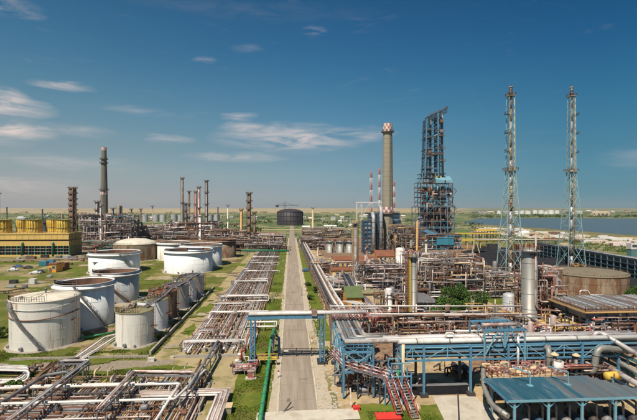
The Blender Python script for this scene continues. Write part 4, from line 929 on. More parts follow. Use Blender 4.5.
# red and white sloping handrail walkway + stairs
t = T('red_white_walkway', 'long red and white railed walkway sloping past the blue legs', 'walkway', (12, 65, 0))
pts = [A(331, 352, 73), A(345, 367, 66.9), A(389, 379, 63.4)]
for a, b in zip(pts, pts[1:]):
    s = Vector((-(b-a).y, (b-a).x, 0)).normalized()*.5
    m = MB(); m.bar(a, b, 1.0, .08); m.build('deck', 'steel_grey', t)
    for sg in (-1, 1):
        k = max(2, int((b-a).length/.8))
        for j in range(k):
            p, q = a.lerp(b, j/k)+s*sg, a.lerp(b, (j+1)/k)+s*sg
            for hh in (.55, 1.1): m = MB(); m.bar(p+Vector((0, 0, hh)), q+Vector((0, 0, hh)), .07); m.build('rail', 'red_rail' if j % 2 else 'stripe_white', t)
            m = MB(); m.bar(p, p+Vector((0, 0, 1.1)), .07); m.build('baluster', 'red', t)
    for j in (0, 1): p = a.lerp(b, .3+.5*j); m = MB(); m.bar((p.x, p.y, 0), p, .18); m.build('post', 'blue_dark', t)
def rstair(label, p, q, w_):
    t = T('stairway', label, 'stairs', (q[0], q[1], 0), 'red and white stairways'); p, q = Vector(p), Vector(q); d = q-p; s = Vector((-d.y, d.x, 0)).normalized()*w_/2
    n = int(abs(d.z)/.24)
    for i in range(n+1): o = p.lerp(q, i/n); m = MB(); m.bar(o-s, o+s, .3, .05); m.build('tread', 'silver', t)
    for sg in (-1, 1):
        m = MB(); m.bar(p+s*sg, q+s*sg, .09, .3); m.build('stringer', 'red', t)
        for j in range(7):
            a, b = p.lerp(q, j/7)+s*sg, p.lerp(q, (j+1)/7)+s*sg
            m = MB(); m.bar(a+Vector((0, 0, 1.1)), b+Vector((0, 0, 1.1)), .07); m.build('handrail', 'red_rail' if j % 2 else 'stripe_white', t); m = MB(); m.bar(a, a+Vector((0, 0, 1.1)), .07); m.build('baluster', 'red', t)
    o = q; 
    for sg in (-1, 1): m = MB(); m.bar((p.x+s.x*sg, p.y, 0), p+s*sg, .2); m.build('post', 'blue', t)
p0 = A(400, 380, 64); rstair('wider red and white stairway descending beside the green pipe stub', (p0.x, 64, p0.z), (A(415, 424, 59).x, 59, .3), 1.2)
p0 = A(388, 380, 63.5); rstair('narrow steep red and white stairway left of the wider one', (p0.x, 63.3, p0.z), (A(399, 412, 59.5).x, 59.3, .8), .9)
m = MB(); q0 = A(391, 350, 66.2)
t = T('blue_stair_tower', 'blue frame tower with a pale column carrying the stair landings', 'frame', (q0.x+1.2, 65, 0))
for dx in (-.6, 1.0, 2.4):
    for y in (63.3, 65.4): m = MB(); m.bar((q0.x+dx, y, 0), (q0.x+dx, y, 6.5 if dx < 2 else 5), .2); m.build('post', 'blue', t)
for z in (2.6, 4.4, 6.4):
    for y in (63.3, 65.4): m = MB(); m.bar((q0.x-.6, y, z), (q0.x+2.4, y, z), .16); m.build('beam', 'blue_light', t)
m = MB(); m.tube([(q0.x+1.7, 65.2, 0), (q0.x+1.7, 65.2, 8.6)], .26, 8); m.build('column', 'ochre_pale', t); m = MB(); m.tube([(q0.x+.6, 64, 3.2), (q0.x+.6, 64, 5.2)], .22, 8); m.build('pipe_stub', 'green_paint', t)
for (px, py, sx, sy, lb, h) in [(388, 419, 3.4, 1.8, 'large bright red flat box on the lawn by the stairs', .45), (356.5, 410, .95, .7, 'small bright red box at the edge of the left lawn', .5)]:
    p = G(px, py); t = T('red_box', lb, 'box', (p.x, p.y, 0)); m = MB(); m.cbox(p.x, p.y, 0, sx, sy, h); m.build('box', 'red_bright', t); m = MB(); m.cbox(p.x, p.y, h, sx+.12, sy+.12, .08); m.build('lid', 'red_bright', t)
p = G(351, 408); t = T('striped_barrier', 'small white and red striped post at the corner of the lawn', 'post', (p.x, p.y, 0))
for k in range(6): m = MB(); m.bar((p.x-.02*k, p.y, k*.5), (p.x-.02*(k+1), p.y, k*.5+.5), .2); m.build('band', 'stripe_white' if k % 2 else 'ochre_pale', t)
a, b = G(402, 396), G(470, 396); t = T('trench_wall', 'low black wall along the sand yard under the rack', 'wall', (a.x, a.y, 0))
for k in range(8): m = MB(); x0 = a.x+(b.x-a.x)*k/8; x1 = a.x+(b.x-a.x)*(k+1)/8-.04; m.box(x0, a.y, 0, x1, a.y+.4, 1.5); m.build('panel', 'coal', t)
m = MB(); m.box(a.x, a.y-.1, 1.5, b.x, a.y+.55, 1.62); m.build('coping', 'steel_grey', t)
for px, lb in ((462, 'left of two small pump trucks with round white tank ends under the rack'), (471, 'right of two small pump trucks with round white tank ends under the rack')):
    p = G(px-2, 379); t = T('pump_skid', lb, 'pump', (p.x, p.y, 0), 'pump skids in the sand yard'); m = MB(); m.drum((p.x, p.y, 1.4), (p.x, p.y+3, 1.4), .55, 14); m.build('vessel', 'dark', t)
    m = MB(); m.tube([(p.x, p.y-.32, 1.4), (p.x, p.y-.26, 1.4)], .42, 14); m.build('end_cap', 'white', t); m = MB(); m.cbox(p.x, p.y+1.5, .25, 1.3, 3.4, .5); m.build('frame', 'rust', t)
    for dx in (-.5, .5):
        for dy in (.3, 2.7): m = MB(); m.tube([(p.x+dx-.1, p.y+dy, .35), (p.x+dx+.1, p.y+dy, .35)], .35, 10); m.build('wheel', 'rubber', t)
p = G(452, 375); t = T('pipe_tangle', 'jumble of rusty frames and hoses beside the pump skids', 'machine', (p.x, p.y, 0))
for k in range(16): x, y = p.x+rb.uniform(-2.6, 2.2), p.y+rb.uniform(-1, 2.5); m = MB(); m.tube([(x, y, 0), (x, y, rb.uniform(.8, 2.6)), (x+rb.uniform(-1.6, 1.6), y+rb.uniform(-.8, .8), rb.uniform(.4, 2.4))], rb.choice([.06, .1, .15]), 6); m.build('pipe', rb.choice(['rust', 'brown', 'pinkish', 'dark', 'pipe_grey']), t)
p = G(459, 422); m = MB(); p2 = G(457, 372)
t = T('channel_grate', 'dark drain line running along the concrete pad', 'drain', (p.x, p.y, 0)); z0 = ZL[0]
for k in range(10): m = MB(); a, b = p.lerp(p2, k/18), p.lerp(p2, (k+.9)/18); m.bar((a.x, a.y, z0+.03), (b.x, b.y, z0+.03), .22, .06); m.build('grate', 'dark', t)

# ================================================================== BLUE-ROOFED SHED, LOWER RIGHT
t = T('blue_roof_shed', 'open shed with weathered blue corrugated roof at the lower right', 'shed', (37, 57, 0))
X0, X1, Y0, Y1, HZ = 28.0, 47.5, 53.4, 60.0, 5.0
nsh = 26
for i in range(nsh):                                         # corrugated sheets, each lapped a little over the next
    xa_, xb_ = X0+(X1-X0)*i/nsh, X0+(X1-X0)*(i+1)/nsh+.02
    m = MB(); yy1 = Y1 if i < 21 else Y1-(i-20)*.9
    nn = 4; v = []; zo = .012*(i % 2)+rb.uniform(0, .012)
    for j in range(nn*2+1):
        xx = xa_+(xb_-xa_)*j/(nn*2); zz = HZ+.09*(j % 2)+zo; v += [(xx, Y0-.3, zz), (xx, yy1, zz+.12)]
    m._add(v, [(2*j, 2*j+2, 2*j+3, 2*j+1) for j in range(nn*2)]); b_ = len(v)
    m._add([(x_, y_, z_-.03) for x_, y_, z_ in v], [(2*j+1, 2*j+3, 2*j+2, 2*j) for j in range(nn*2)])
    m.build('roof_sheet', 'blue_roof' if i < 12 or i == 13 else 'grey_roof', t)
m = MB(); m.bar((X0, Y0-.3, HZ-.1), (X1, Y0-.3, HZ-.1), .12, .3); m.build('eaves_beam', 'blue_light', t)
m = MB(); m.bar((X0, Y0, HZ-.12), (X0, Y1, HZ), .14, .3); m.build('verge_beam', 'blue', t)
for i in range(5):
    x = X0+1+i*4.6
    for y in (Y0, Y1-.4):
        m = MB(); m.bar((x, y, 0), (x, y, HZ-.2), .26); m.build('post', 'blue_light', t)
    m = MB(); m.bar((x, Y0, HZ-1.2), (x+1.1, Y0, HZ-.25), .14); m.bar((x, Y0, HZ-1.2), (x-1.1, Y0, HZ-.25), .14); m.build('knee_brace', 'blue_light', t)
    m = MB(); m.bar((x, Y0, HZ-.25), (x, Y1, HZ-.2), .14, .25); m.build('rafter', 'blue_dark', t)
for k, (px, py) in enumerate(((530, 386), (568, 385))):
    p = G(px, py, HZ+.1); m = MB(); m.bar((p.x, p.y, HZ+.1), (p.x, p.y, HZ+1.9), .16); m.bar((p.x, p.y, HZ+1.9), (p.x-1.6, p.y+1.8, HZ+2.1), .14); m.cbox(p.x, p.y, HZ+.14, .7, .7, .1); m.build('roof_bracket', 'blue_light', t)
t = T('shed_machinery', 'dark pumps with red guards and pipes beneath the blue roof', 'machine', (37, 56, 0))
for i in range(10):
    x = 29.5+i*1.9; m = MB(); m.drum((x, 54.6, 1.2), (x, 57.4, 1.2), .6, 12); m.cbox(x, 56, 0, 1.3, 3.2, .5); m.build('pump', ['dark', 'steel_grey', 'blue_dark'][i % 3], t)
    m = MB(); m.rail([(x-.7, 53.9, .2), (x+.7, 53.9, .2)], 1.3, .7, .05); m.build('guard_rail', 'red_rail', t)
    m = MB(); m.tube([(x+.5, 55, .6), (x+.5, 55, 3.4), (x+.5, 59.5, 3.4)], .16, 8); m.build('pipe', rb.choice(['rust', 'pipe_grey', 'steel_grey']), t)
# platform with red railings above/behind
t = T('red_rail_platform', 'beige-edged platform with red railings behind the blue-roofed shed', 'platform', (35, 63, 0))
xa, xb = A(492, 378, 61.5).x, A(569, 378, 61.5).x; zt = A(530, 377, 61.5).z
m = MB(); m.box(xa, 61.4, zt-.35, xb, 65.0, zt); m.build('deck', 'ochre_pale', t)
m = MB(); m.rail([(xa, 61.5, zt), (xb, 61.5, zt)], 1.15, .9, .05); m.rail([(xa, 61.5, zt), (xa, 64.9, zt), (xb, 64.9, zt), (xb, 61.5, zt)], 1.15, .9, .05); m.build('railing', 'red_rail', t)
for i in range(7):
    for y in (61.8, 64.6): x = xa+.4+(xb-xa-.8)*i/6; m = MB(); m.bar((x, y, 0), (x, y, zt-.36), .2); m.build('post', 'blue_dark', t)
for i in range(30):
    x = rb.uniform(xa+.5, xb-.5); y = rb.uniform(62, 64.6); z = rb.uniform(.5, 1.6); q = rb.random(); m = MB()
    if q < .4: m.drum((x-.3, y, zt+.5), (x+.3, y, zt+.5), .3, 8); m.bar((x, y, zt), (x, y, zt+1.1), .1); m.build('valve', rb.choice(['pinkish', 'red_rail', 'steel_grey', 'ochre_pale']), t)
    else: m.tube([(x, y, zt), (x, y, zt+z), (x+rb.uniform(-1.6, 1.6), y, zt+z), (x+rb.uniform(-1, 1), y, zt+.1)], rb.choice([.07, .1, .16]), 7); m.build('pipe', rb.choice(['pinkish', 'red_rail', 'stripe_white', 'silver_pipe', 'ochre_pale']), t)
# vent stacks with conical hats
def vent(px, pyb, pyt, Y, r, label, hat='ochre_pale', mat='steel_grey'):
    a, b = A(px, pyb, Y), A(px, pyt, Y); z0 = max(0, min(a.z, 5)); t = T('vent_stack', label, 'vent', (a.x, Y, 0), 'vent stacks with conical hats')
    m = MB(); m.cyl(a.x, Y, 0, b.z-.5, r, 14); m.build('pipe', mat, t); m = MB(); m.lathe(a.x, Y, [(.01, b.z-.5), (r*2.4, b.z-.45), (r*2.3, b.z-.3), (.02, b.z)], 16); m.build('hat', hat, t)
    m = MB(); m.cyl(a.x, Y, b.z-2.2, b.z-2.0, r*1.35, 14); m.cyl(a.x, Y, b.z-3.6, b.z-3.4, r*1.25, 14); m.build('flange', 'steel_grey', t)
vent(554.5, 386, 352, 62.5, .26, 'vent stack with a white lower drum, nearer to the blue-roofed shed'); vent(576, 386, 353, 65.5, .26, 'plain grey vent stack right of the one with a white drum')
p = A(556, 375, 62.3); t = T('white_drum', 'short white insulated drum standing on the red-railed platform', 'drum', (p.x+.4, 62.4, p.z)); m = MB(); m.cyl(p.x+.4, 62.3, p.z, p.z+2.1, .72, 18); m.build('drum', 'white', t); m = MB(); m.cyl(p.x+.4, 62.3, p.z+2.1, p.z+2.35, .5, 14, .3); m.build('cap', 'silver', t)
# big bent silver pipes
def bent(label, pts, r, mat='silver', name='bent_pipe', supports=(), group=None):
    t = T(name, label, 'pipe', tuple(pts[0]), group); m = MB(); m.tube(pts, r, 16, bend=r*3); m.build('pipe', mat, t)
    P = [Vector(p) for p in pts]
    for a, b in zip(P, P[1:]):
        if (b-a).length < 1.5: continue
        for f in (.3, .7): c = a.lerp(b, f); d = (b-a).normalized(); m = MB(); m.tube([c-d*.06, c+d*.06], r*1.2, 16); m.build('flange', 'steel_grey', t)
    return t
bent('silver S-shaped pipe at the right end of the red-railed platform', [A(640, 352, 66), A(597, 347, 65), A(594, 373, 65), A(581, 368, 66)], .5)
bent('grey riser pipe bending over the rack left of the vent stacks', [A(549, 374, 64.5), A(549, 348, 64.5), A(545, 347, 67), A(520, 347, 67.2)], .42)
bent('tall pinkish-grey pipe hoop rising over the right end of the rack', [A(594, 372, 67.5), A(594, 333, 67.5), A(602, 333, 67.5), A(650, 362, 62)], .36, 'silver_pipe')
bent('long grey diagonal pipe descending to the right edge', [A(597, 350, 72), A(604, 353, 70), A(660, 386, 58)], .36, 'silver')
bent('lower thick diagonal pipe at the right edge', [A(600, 361, 68), A(606, 366, 66), A(660, 397, 54)], .42, 'silver_pipe')
bent('curved silver pipe at the left side of the blue-roofed shed', [A(487, 363, 66), A(483, 368, 64), A(484, 388, 60), A(492, 405, 56), A(508, 416, 53)], .34, 'silver')
bent('grey elbow pipe behind the blue gantry frame', [A(515, 332, 75), A(509, 322, 76), A(500, 319, 78), A(490, 320, 82)], .5, 'silver')
bent('short elbow left of the tall silver column base', [A(512, 345, 74), A(512, 327, 75), A(521, 326, 76)], .3, 'silver')
t = T('dark_pipe_cradle', 'dark teal steel cradle below the diagonal pipes at the right edge', 'frame', (48, 66, 0))
for i in range(7):
    a = A(600, 345, 70).lerp(A(660, 372, 60), i/6); m = MB(); m.bar((a.x, a.y, 0), (a.x, a.y, a.z), .24); m.build('post', 'blue_dark', t)
    m = MB(); m.bar((a.x-.2, a.y, a.z-.3), (a.x+3.4, a.y+2.0, a.z-.3), .2, .3); m.build('cross_beam', 'blue_dark', t)
a, b = A(600, 345, 70), A(660, 372, 60)
for dz in (0, -2.2):
    for off in (0, 3.2): m = MB(); m.bar((a.x+off, a.y+off*.6, a.z+dz), (b.x+off, b.y+off*.6, b.z+dz), .22, .5); m.build('beam', 'dull_teal', t)
m = MB(); m.box(46, 60.5, 2.2, 49.5, 62.8, 2.5); m.build('tank_saddle', 'dark', t)
p = A(613, 376, 62.5); t = T('yellow_tank', 'yellow horizontal drum half hidden under the diagonal pipes', 'drum', (p.x, p.y, 0)); m = MB(); m.drum((p.x-1.0, 62.5, p.z), (p.x+1.3, 62.8, p.z), .65, 14); m.build('drum', 'yellow', t)
for dx in (-.8, .9): m = MB(); m.cbox(p.x+dx, 62.6, 0, .3, .9, p.z-.6); m.build('saddle', 'dark', t)
m = MB(); m.tube([(p.x-.3, 61.9, p.z-.5), (p.x-.3, 61.85, p.z+.6)], .12, 8); m.build('strap', 'rust', t)
# ================================================================== PROCESS UNITS
FAR = 220
def unit(label, x0, x1, y0, y1, levels, nx, ny, seed, fm='steel_grey', pal=None, npipe=43, nves=6, ngear=8, rail='rust', deck='brown', name='process_unit', group=None, brace='steel_grey', decks=.5, pr=(.08, .13, .2), stubs=6, ladders=1, cat='process unit', vpal=None, bay_skip=0.0):
    r = random.Random(seed); t = T(name, label, cat, ((x0+x1)/2, (y0+y1)/2, 0), group)
    pal = (pal or [])+(['pinkish', 'silver_pipe', 'pipe_grey'] if pal and 70 < y0 < FAR else ['dark', 'steel_grey', 'brown', 'pipe_grey'] if pal and y0 > FAR else []); pr = pr if y0 < FAR else tuple(q*.62 for q in pr); pal = pal or ['silver_pipe', 'pinkish', 'rust', 'brown', 'pipe_grey', 'white', 'rust', 'dark']; vpal = vpal or ['silver', 'steel_grey', 'pinkish', 'tank_rust', 'brown']
    far = y0 > FAR; H = levels[-1]; tw = .17 if not far else .28
    xs = [x0+(x1-x0)*i/nx for i in range(nx+1)]; ys = [y0+(y1-y0)*i/ny for i in range(ny+1)]
    hts = {}
    for i, x in enumerate(xs):
        for j, y in enumerate(ys):
            h = H if r.random() > bay_skip else levels[max(0, len(levels)-2)]; hts[i, j] = h
            m = MB(); m.bar((x, y, 0), (x, y, h+r.choice([0, .6, 1.2])), tw); m.build('post', fm, t)
    for z in levels:
        for j, y in enumerate(ys):
            i0 = r.randrange(nx) if r.random() < .35 else 0; i1 = nx if r.random() < .65 else r.randint(i0+1, nx)
            m = MB(); m.bar((xs[i0], y, z-.15), (xs[i1], y, z-.15), tw*.8, tw*1.3); m.build('beam', fm, t)
        for x in xs:
            m = MB(); m.bar((x, y0, z-.15), (x, y1, z-.15), tw*.7, tw*1.1); m.build('cross_beam', fm, t)
        for i in range(nx):
            for j in range(ny):
                if r.random() < decks:
                    m = MB(); e = .12; m.box(xs[i]+e, ys[j]+e, z, xs[i+1]-e, ys[j+1]-e, z+.07); m.build('deck', deck, t)
                    m = MB()
                    if j == 0: m.rail([(xs[i]+e, ys[j]+e, z+.07), (xs[i+1]-e, ys[j]+e, z+.07)], 1.1, 1.5, .04 if not far else .06)
                    if i == 0: m.rail([(xs[i]+e, ys[j]+e, z+.07), (xs[i]+e, ys[j+1]-e, z+.07)], 1.1, 1.5, .04 if not far else .06)
                    if m.v: m.build('railing', rail, t)
    zz = [0]+list(levels)
    for k in range(len(levels)):
        for i in range(nx):
            if r.random() < .4:
                m = MB(); m.bar((xs[i], y0-.03, zz[k]+.1), (xs[i+1], y0-.03, zz[k+1]-.3), tw*.55); 
                if r.random() < .5: m.bar((xs[i+1], y0-.03, zz[k]+.1), (xs[i], y0-.03, zz[k+1]-.3), tw*.55)
                m.build('brace', brace, t)
    for _ in range(nves):
        z = r.choice(zz[:-1] if len(zz) > 2 else zz); x = r.uniform(x0+1, x1-1); y = r.uniform(y0+.5, y1-.5); q = r.random(); m = MB(); R = r.uniform(.5, 1.1)*(1.3 if far else 1); mt = r.choice(vpal)
        if q < .5:
            ln = r.uniform(2.5, 5); m.drum((x-ln/2, y, z+R+.5), (x+ln/2, y, z+R+.5), R, 12); v = m.build('vessel', mt, t)
            for dx in (-ln*.3, ln*.3): s = MB(); s.cbox(x+dx, y, z+.05, .35, R*1.4, .75); s.build('saddle', 'concrete' if z == 0 else 'steel_grey', v)
        else:
            ln = r.uniform(2, 5); m.drum((x, y, z+.9), (x, y, z+.9+ln), R*.8, 12); v = m.build('vessel', mt, t); s = MB()
            for a in range(3): s.bar((x+math.cos(a*2.1)*R*.6, y+math.sin(a*2.1)*R*.6, z), (x+math.cos(a*2.1)*R*.6, y+math.sin(a*2.1)*R*.6, z+1.3), .14)
            s.build('leg', 'steel_grey', v)
    for _ in range(ngear):
        z = r.choice(zz[:-1]); x = r.uniform(x0+.6, x1-.6); y = r.uniform(y0, y1); m = MB(); m.drum((x-.4, y, z+.7), (x+.4, y, z+.7), r.uniform(.3, .45), 8); m.cbox(x, y, z+.05, 1.2, .6, .35); m.bar((x, y, z+.7), (x, y, z+1.6), .1); m.build('pump', r.choice(['dark', 'rust', 'steel_grey', 'red_rail', 'blue_dark', 'ochre']), t)
    for _ in range(npipe):
        R = r.choice(pr); z = r.choice(levels)+r.uniform(-.6, .9) if r.random() < .75 else r.uniform(.4, H); z = max(.5, z); x = r.uniform(x0, x1); y = r.choice([r.uniform(y0-.6, y0+.6), r.uniform(y0, y1)])
        P = [Vector((x, y, z))]; ax = 0 if r.random() < .55 else 2
        for s in range(r.randint(2, 5)):
            p = P[-1].copy()
            if ax == 0: p.x = min(x1+1, max(x0-1, p.x+r.choice([-1, 1])*r.uniform(1.5, (x1-x0)*.6)))
            elif ax == 2: p.z = min(H+1.2, max(.3, p.z+r.choice([-1, 1])*r.uniform(1.2, max(1.5, H*.5))))
            else: p.y = min(y1+.6, max(y0-.8, p.y+r.choice([-1, 1])*r.uniform(1, max(1.2, (y1-y0)*.7))))
            if (p-P[-1]).length > R*4: P.append(p)
            ax = r.choice([a for a in (0, 0, 2, 2, 1) if a != ax])
        if len(P) > 1: m = MB(); m.tube(P, R, 6 if far else 8); m.build('pipe', r.choice(pal), t)
    for _ in range(stubs):
        x = r.uniform(x0, x1); y = r.uniform(y0, y1); m = MB(); h = H+r.uniform(.8, 3.2); m.tube([(x, y, H*.4), (x, y, h)], r.choice([.07, .1, .16]), 6); m.build('vent_pipe', r.choice(pal), t)
    for k in range(ladders):
        x = r.uniform(x0+1, x1-1); m = MB(); m.ladder(x, y0-.25, 0, H, .6); m.build('ladder', 'rust', t)
    return t
def UP(label, pl, pr_, pb, pt, depth, nlev, nx, ny, seed, **k):
    """the same, its front edge given by where it stands in the photograph"""
    a, b = G(pl, pb), G(pr_, pb); y0 = (a.y+b.y)/2; D = y0; top = A((pl+pr_)/2, pt, y0).z; x0, x1 = A(pl, pb, y0).x, A(pr_, pb, y0).x
    return unit(label, x0, x1, y0, y0+depth, [top*(i+1)/nlev for i in range(nlev)], nx, ny, seed, **k)
UP('low rack of rusty brown pipes directly behind the white pipe of the blue rack', 398, 482, 345, 320, 5, 2, 9, 1, 1, fm='brown', npipe=116, nves=6, ngear=16, decks=.25, rail='rust', pal=['brown', 'rust', 'pinkish', 'rust', 'silver_pipe', 'ochre_pale', 'dark'])
UP('rusty pipes, valves and red-painted gear in front of the silver column with the yellow ladder', 366, 410, 343, 321, 7, 2, 5, 2, 2, fm='brown', npipe=87, nves=5, ngear=14, decks=.3, rail='red_rail', pal=['red_rail', 'rust', 'brown', 'pinkish', 'silver_pipe', 'blue_dark', 'red_rail'])
UP('narrow brown pipe frame between the small white tank and the silver column', 378, 406, 322, 298, 5, 2, 3, 1, 3, fm='brown', npipe=37, nves=3, ngear=5, decks=.2)
UP('dense dark pipe frames with small spheres behind the green-roofed shed', 362, 406, 294, 268, 16, 3, 5, 3, 4, fm='steel_grey', npipe=116, nves=12, ngear=14, decks=.35, pal=['pinkish', 'brown', 'pipe_grey', 'silver_pipe', 'rust', 'dark', 'blue_dark'])
UP('tall brown process frames to the right of the silver column', 420, 480, 300, 262, 22, 4, 6, 3, 5, fm='brown', npipe=159, nves=18, ngear=18, decks=.35, pal=['brown', 'rust', 'silver_pipe', 'pinkish', 'silver_pipe', 'pipe_grey', 'dark', 'ochre_pale', 'white'])
UP('long brown pipe deck in front of the blue coker tower', 404, 478, 268, 256, 12, 2, 10, 2, 6, fm='brown', npipe=87, nves=8, ngear=8, decks=.6, deck='ochre_pale', pr=(.14, .22, .32))
UP('low clutter of frames, exchangers and pipes at the foot of the left flare tower', 476, 522, 298, 276, 26, 3, 6, 3, 7, fm='steel_grey', npipe=130, nves=14, ngear=22, decks=.3, pal=['pipe_grey', 'rust', 'pinkish', 'brown', 'silver_pipe', 'dark', 'ochre_pale'])
UP('rust-red frames stacked between the tall grey column and the big round tank', 537, 562, 335, 275, 10, 6, 3, 2, 8, fm='brown', npipe=101, nves=9, ngear=14, decks=.45, pal=['rust', 'red_rail', 'brown', 'rust', 'pinkish', 'ochre'], rail='red_rail')
UP('rusty low pipe frames below the bent grey pipe of the tall column', 486, 523, 338, 318, 9, 2, 4, 2, 9, fm='brown', npipe=58, nves=5, ngear=8, decks=.3, pal=['rust', 'ochre', 'brown', 'pinkish', 'silver_pipe'])
UP('dark machinery deck with yellow edges right of the tall grey column', 537, 600, 356, 330, 8, 2, 7, 2, 10, fm='dark', npipe=116, nves=8, ngear=22, decks=.5, deck='yellow_wall', rail='red_rail', pal=['rust', 'pinkish', 'silver_pipe', 'dark', 'ochre', 'steel_grey', 'red_rail'])
UP('rust-pink pipes and exchangers under the air cooler deck at the right edge', 596, 660, 352, 322, 12, 3, 6, 2, 11, fm='dark', npipe=130, nves=12, ngear=16, decks=.35, deck='ochre_pale', rail='rust', pal=['pinkish', 'pinkish', 'rust', 'red_rail', 'silver_pipe', 'dark'])
UP('crowded pipe modules between the red-railed platform and the shed', 498, 600, 394, 372, 4, 2, 9, 1, 12, fm='blue_dark', npipe=130, nves=6, ngear=16, decks=.2, pal=['pinkish', 'steel_grey', 'dark', 'red_rail', 'silver_pipe', 'rust'], rail='red_rail')
UP('blue and rusty frames behind the right half of the blue rack', 520, 600, 368, 345, 4, 3, 8, 1, 13, fm='blue', npipe=116, nves=6, ngear=10, decks=.25, pal=['pinkish', 'steel_grey', 'blue_dark', 'red_rail', 'silver_pipe', 'yellow'], rail='red_rail')
UP('pale pipes on low frames just right of the long pipe bridge', 330, 362, 300, 284, 14, 2, 4, 3, 14, fm='steel_grey', npipe=87, nves=6, ngear=8, decks=.3, pal=['pinkish', 'silver_pipe', 'white', 'brown', 'rust'])
UP('pinkish pipe yard between the long pipe bridge and the ochre buildings', 314, 334, 277, 265, 16, 2, 4, 3, 15, fm='brown', npipe=116, nves=6, ngear=10, decks=.2, pal=['pinkish', 'pinkish', 'silver_pipe', 'brown', 'rust', 'ochre_pale'])
UP('low pipe frames in front of the brown-roofed ochre buildings', 352, 404, 279, 270, 8, 2, 7, 2, 16, fm='brown', npipe=101, nves=10, ngear=10, decks=.25, pal=['pinkish', 'silver_pipe', 'brown', 'rust', 'white'], vpal=['silver', 'white', 'pinkish'])
UP('distant yard of pipes and stanchions to the right of the road', 302, 324, 250, 240, 30, 2, 4, 3, 17, fm='brown', npipe=101, nves=6, ngear=4, decks=.3, pal=['pinkish', 'pinkish', 'brown', 'rust', 'silver_pipe'], pr=(.2, .3, .4))
UP('far pipe racks beside the end of the road', 304, 350, 238, 231, 50, 2, 8, 3, 18, fm='brown', npipe=101, nves=4, ngear=0, decks=.2, pal=['pinkish', 'ochre_pale', 'brown', 'dark', 'white'], pr=(.3, .4, .6), ladders=0)
UP('grey and rusty frames between the right chimney and the coker tower', 397, 424, 256, 228, 30, 4, 4, 3, 19, fm='steel_grey', npipe=116, nves=10, ngear=0, decks=.35, pal=['pinkish', 'ochre', 'brown', 'silver_pipe', 'rust'], pr=(.2, .3, .45))
0 and UP('pale and orange pipe frames left of the small white tank by the chimney', 362, 396, 262, 250, 8, 2, 6, 1, 20, fm='brown', npipe=43, nves=6, ngear=0, decks=.3, pal=['pinkish', 'ochre', 'brown', 'silver_pipe'], pr=(.2, .3))
# left, far
UP('blue-grey process block at the foot of the left chimney', 78, 106, 243, 215, 30, 5, 5, 3, 21, fm='blue_dark', npipe=130, nves=26, ngear=0, decks=.5, deck='steel_grey', pal=['silver_pipe', 'dark', 'pinkish', 'white', 'rust'], pr=(.25, .4, .6), vpal=['white', 'silver', 'blue_dark'])
UP('grey process frames right of the left chimney', 106, 130, 243, 217, 30, 4, 4, 3, 22, fm='steel_grey', npipe=116, nves=22, ngear=0, decks=.4, pal=['silver_pipe', 'dark', 'pinkish', 'brown', 'teal'], pr=(.25, .4, .6))
UP('low grey-brown process area behind the cream-domed tank', 128, 165, 240, 227, 40, 3, 6, 3, 23, fm='brown', npipe=116, nves=14, ngear=0, decks=.4, pal=['silver_pipe', 'dark', 'pinkish', 'brown'], pr=(.3, .4, .6))
UP('process area around the group of thin stacks', 165, 214, 240, 224, 50, 4, 7, 3, 24, fm='steel_grey', npipe=159, nves=20, ngear=0, decks=.4, pal=['silver_pipe', 'pinkish', 'pinkish', 'brown', 'rust', 'white'], pr=(.3, .45, .6), vpal=['white', 'silver', 'pinkish'])
UP('pinkish low process area left of the brown lattice column', 206, 246, 249, 232, 30, 3, 7, 3, 25, fm='brown', npipe=159, nves=16, ngear=0, decks=.35, pal=['pinkish', 'silver_pipe', 'brown', 'rust', 'ochre_pale'], pr=(.2, .3, .45))
UP('pipes and frames behind the green pipe bridge near the road', 246, 284, 252, 238, 34, 2, 7, 3, 26, fm='brown', npipe=145, nves=8, ngear=0, decks=.3, deck='ochre_pale', pal=['pinkish', 'silver_pipe', 'brown', 'rust', 'white', 'pinkish'], pr=(.2, .3, .45))
UP('dark green pipe frames behind the wide white open tank', 82, 112, 250, 243, 12, 2, 6, 2, 27, fm='green_dark', npipe=72, nves=6, ngear=0, decks=.3, pal=['green_dark', 'pipe_grey', 'brown', 'ochre_pale'], pr=(.2, .3, .4))
UP('clutter at the foot of the coker tower', 414, 460, 250, 236, 14, 3, 8, 2, 28, fm='blue', npipe=116, nves=8, ngear=0, decks=.4, deck='teal', pal=['silver_pipe', 'pinkish', 'teal', 'rust', 'brown'], pr=(.2, .3, .45))

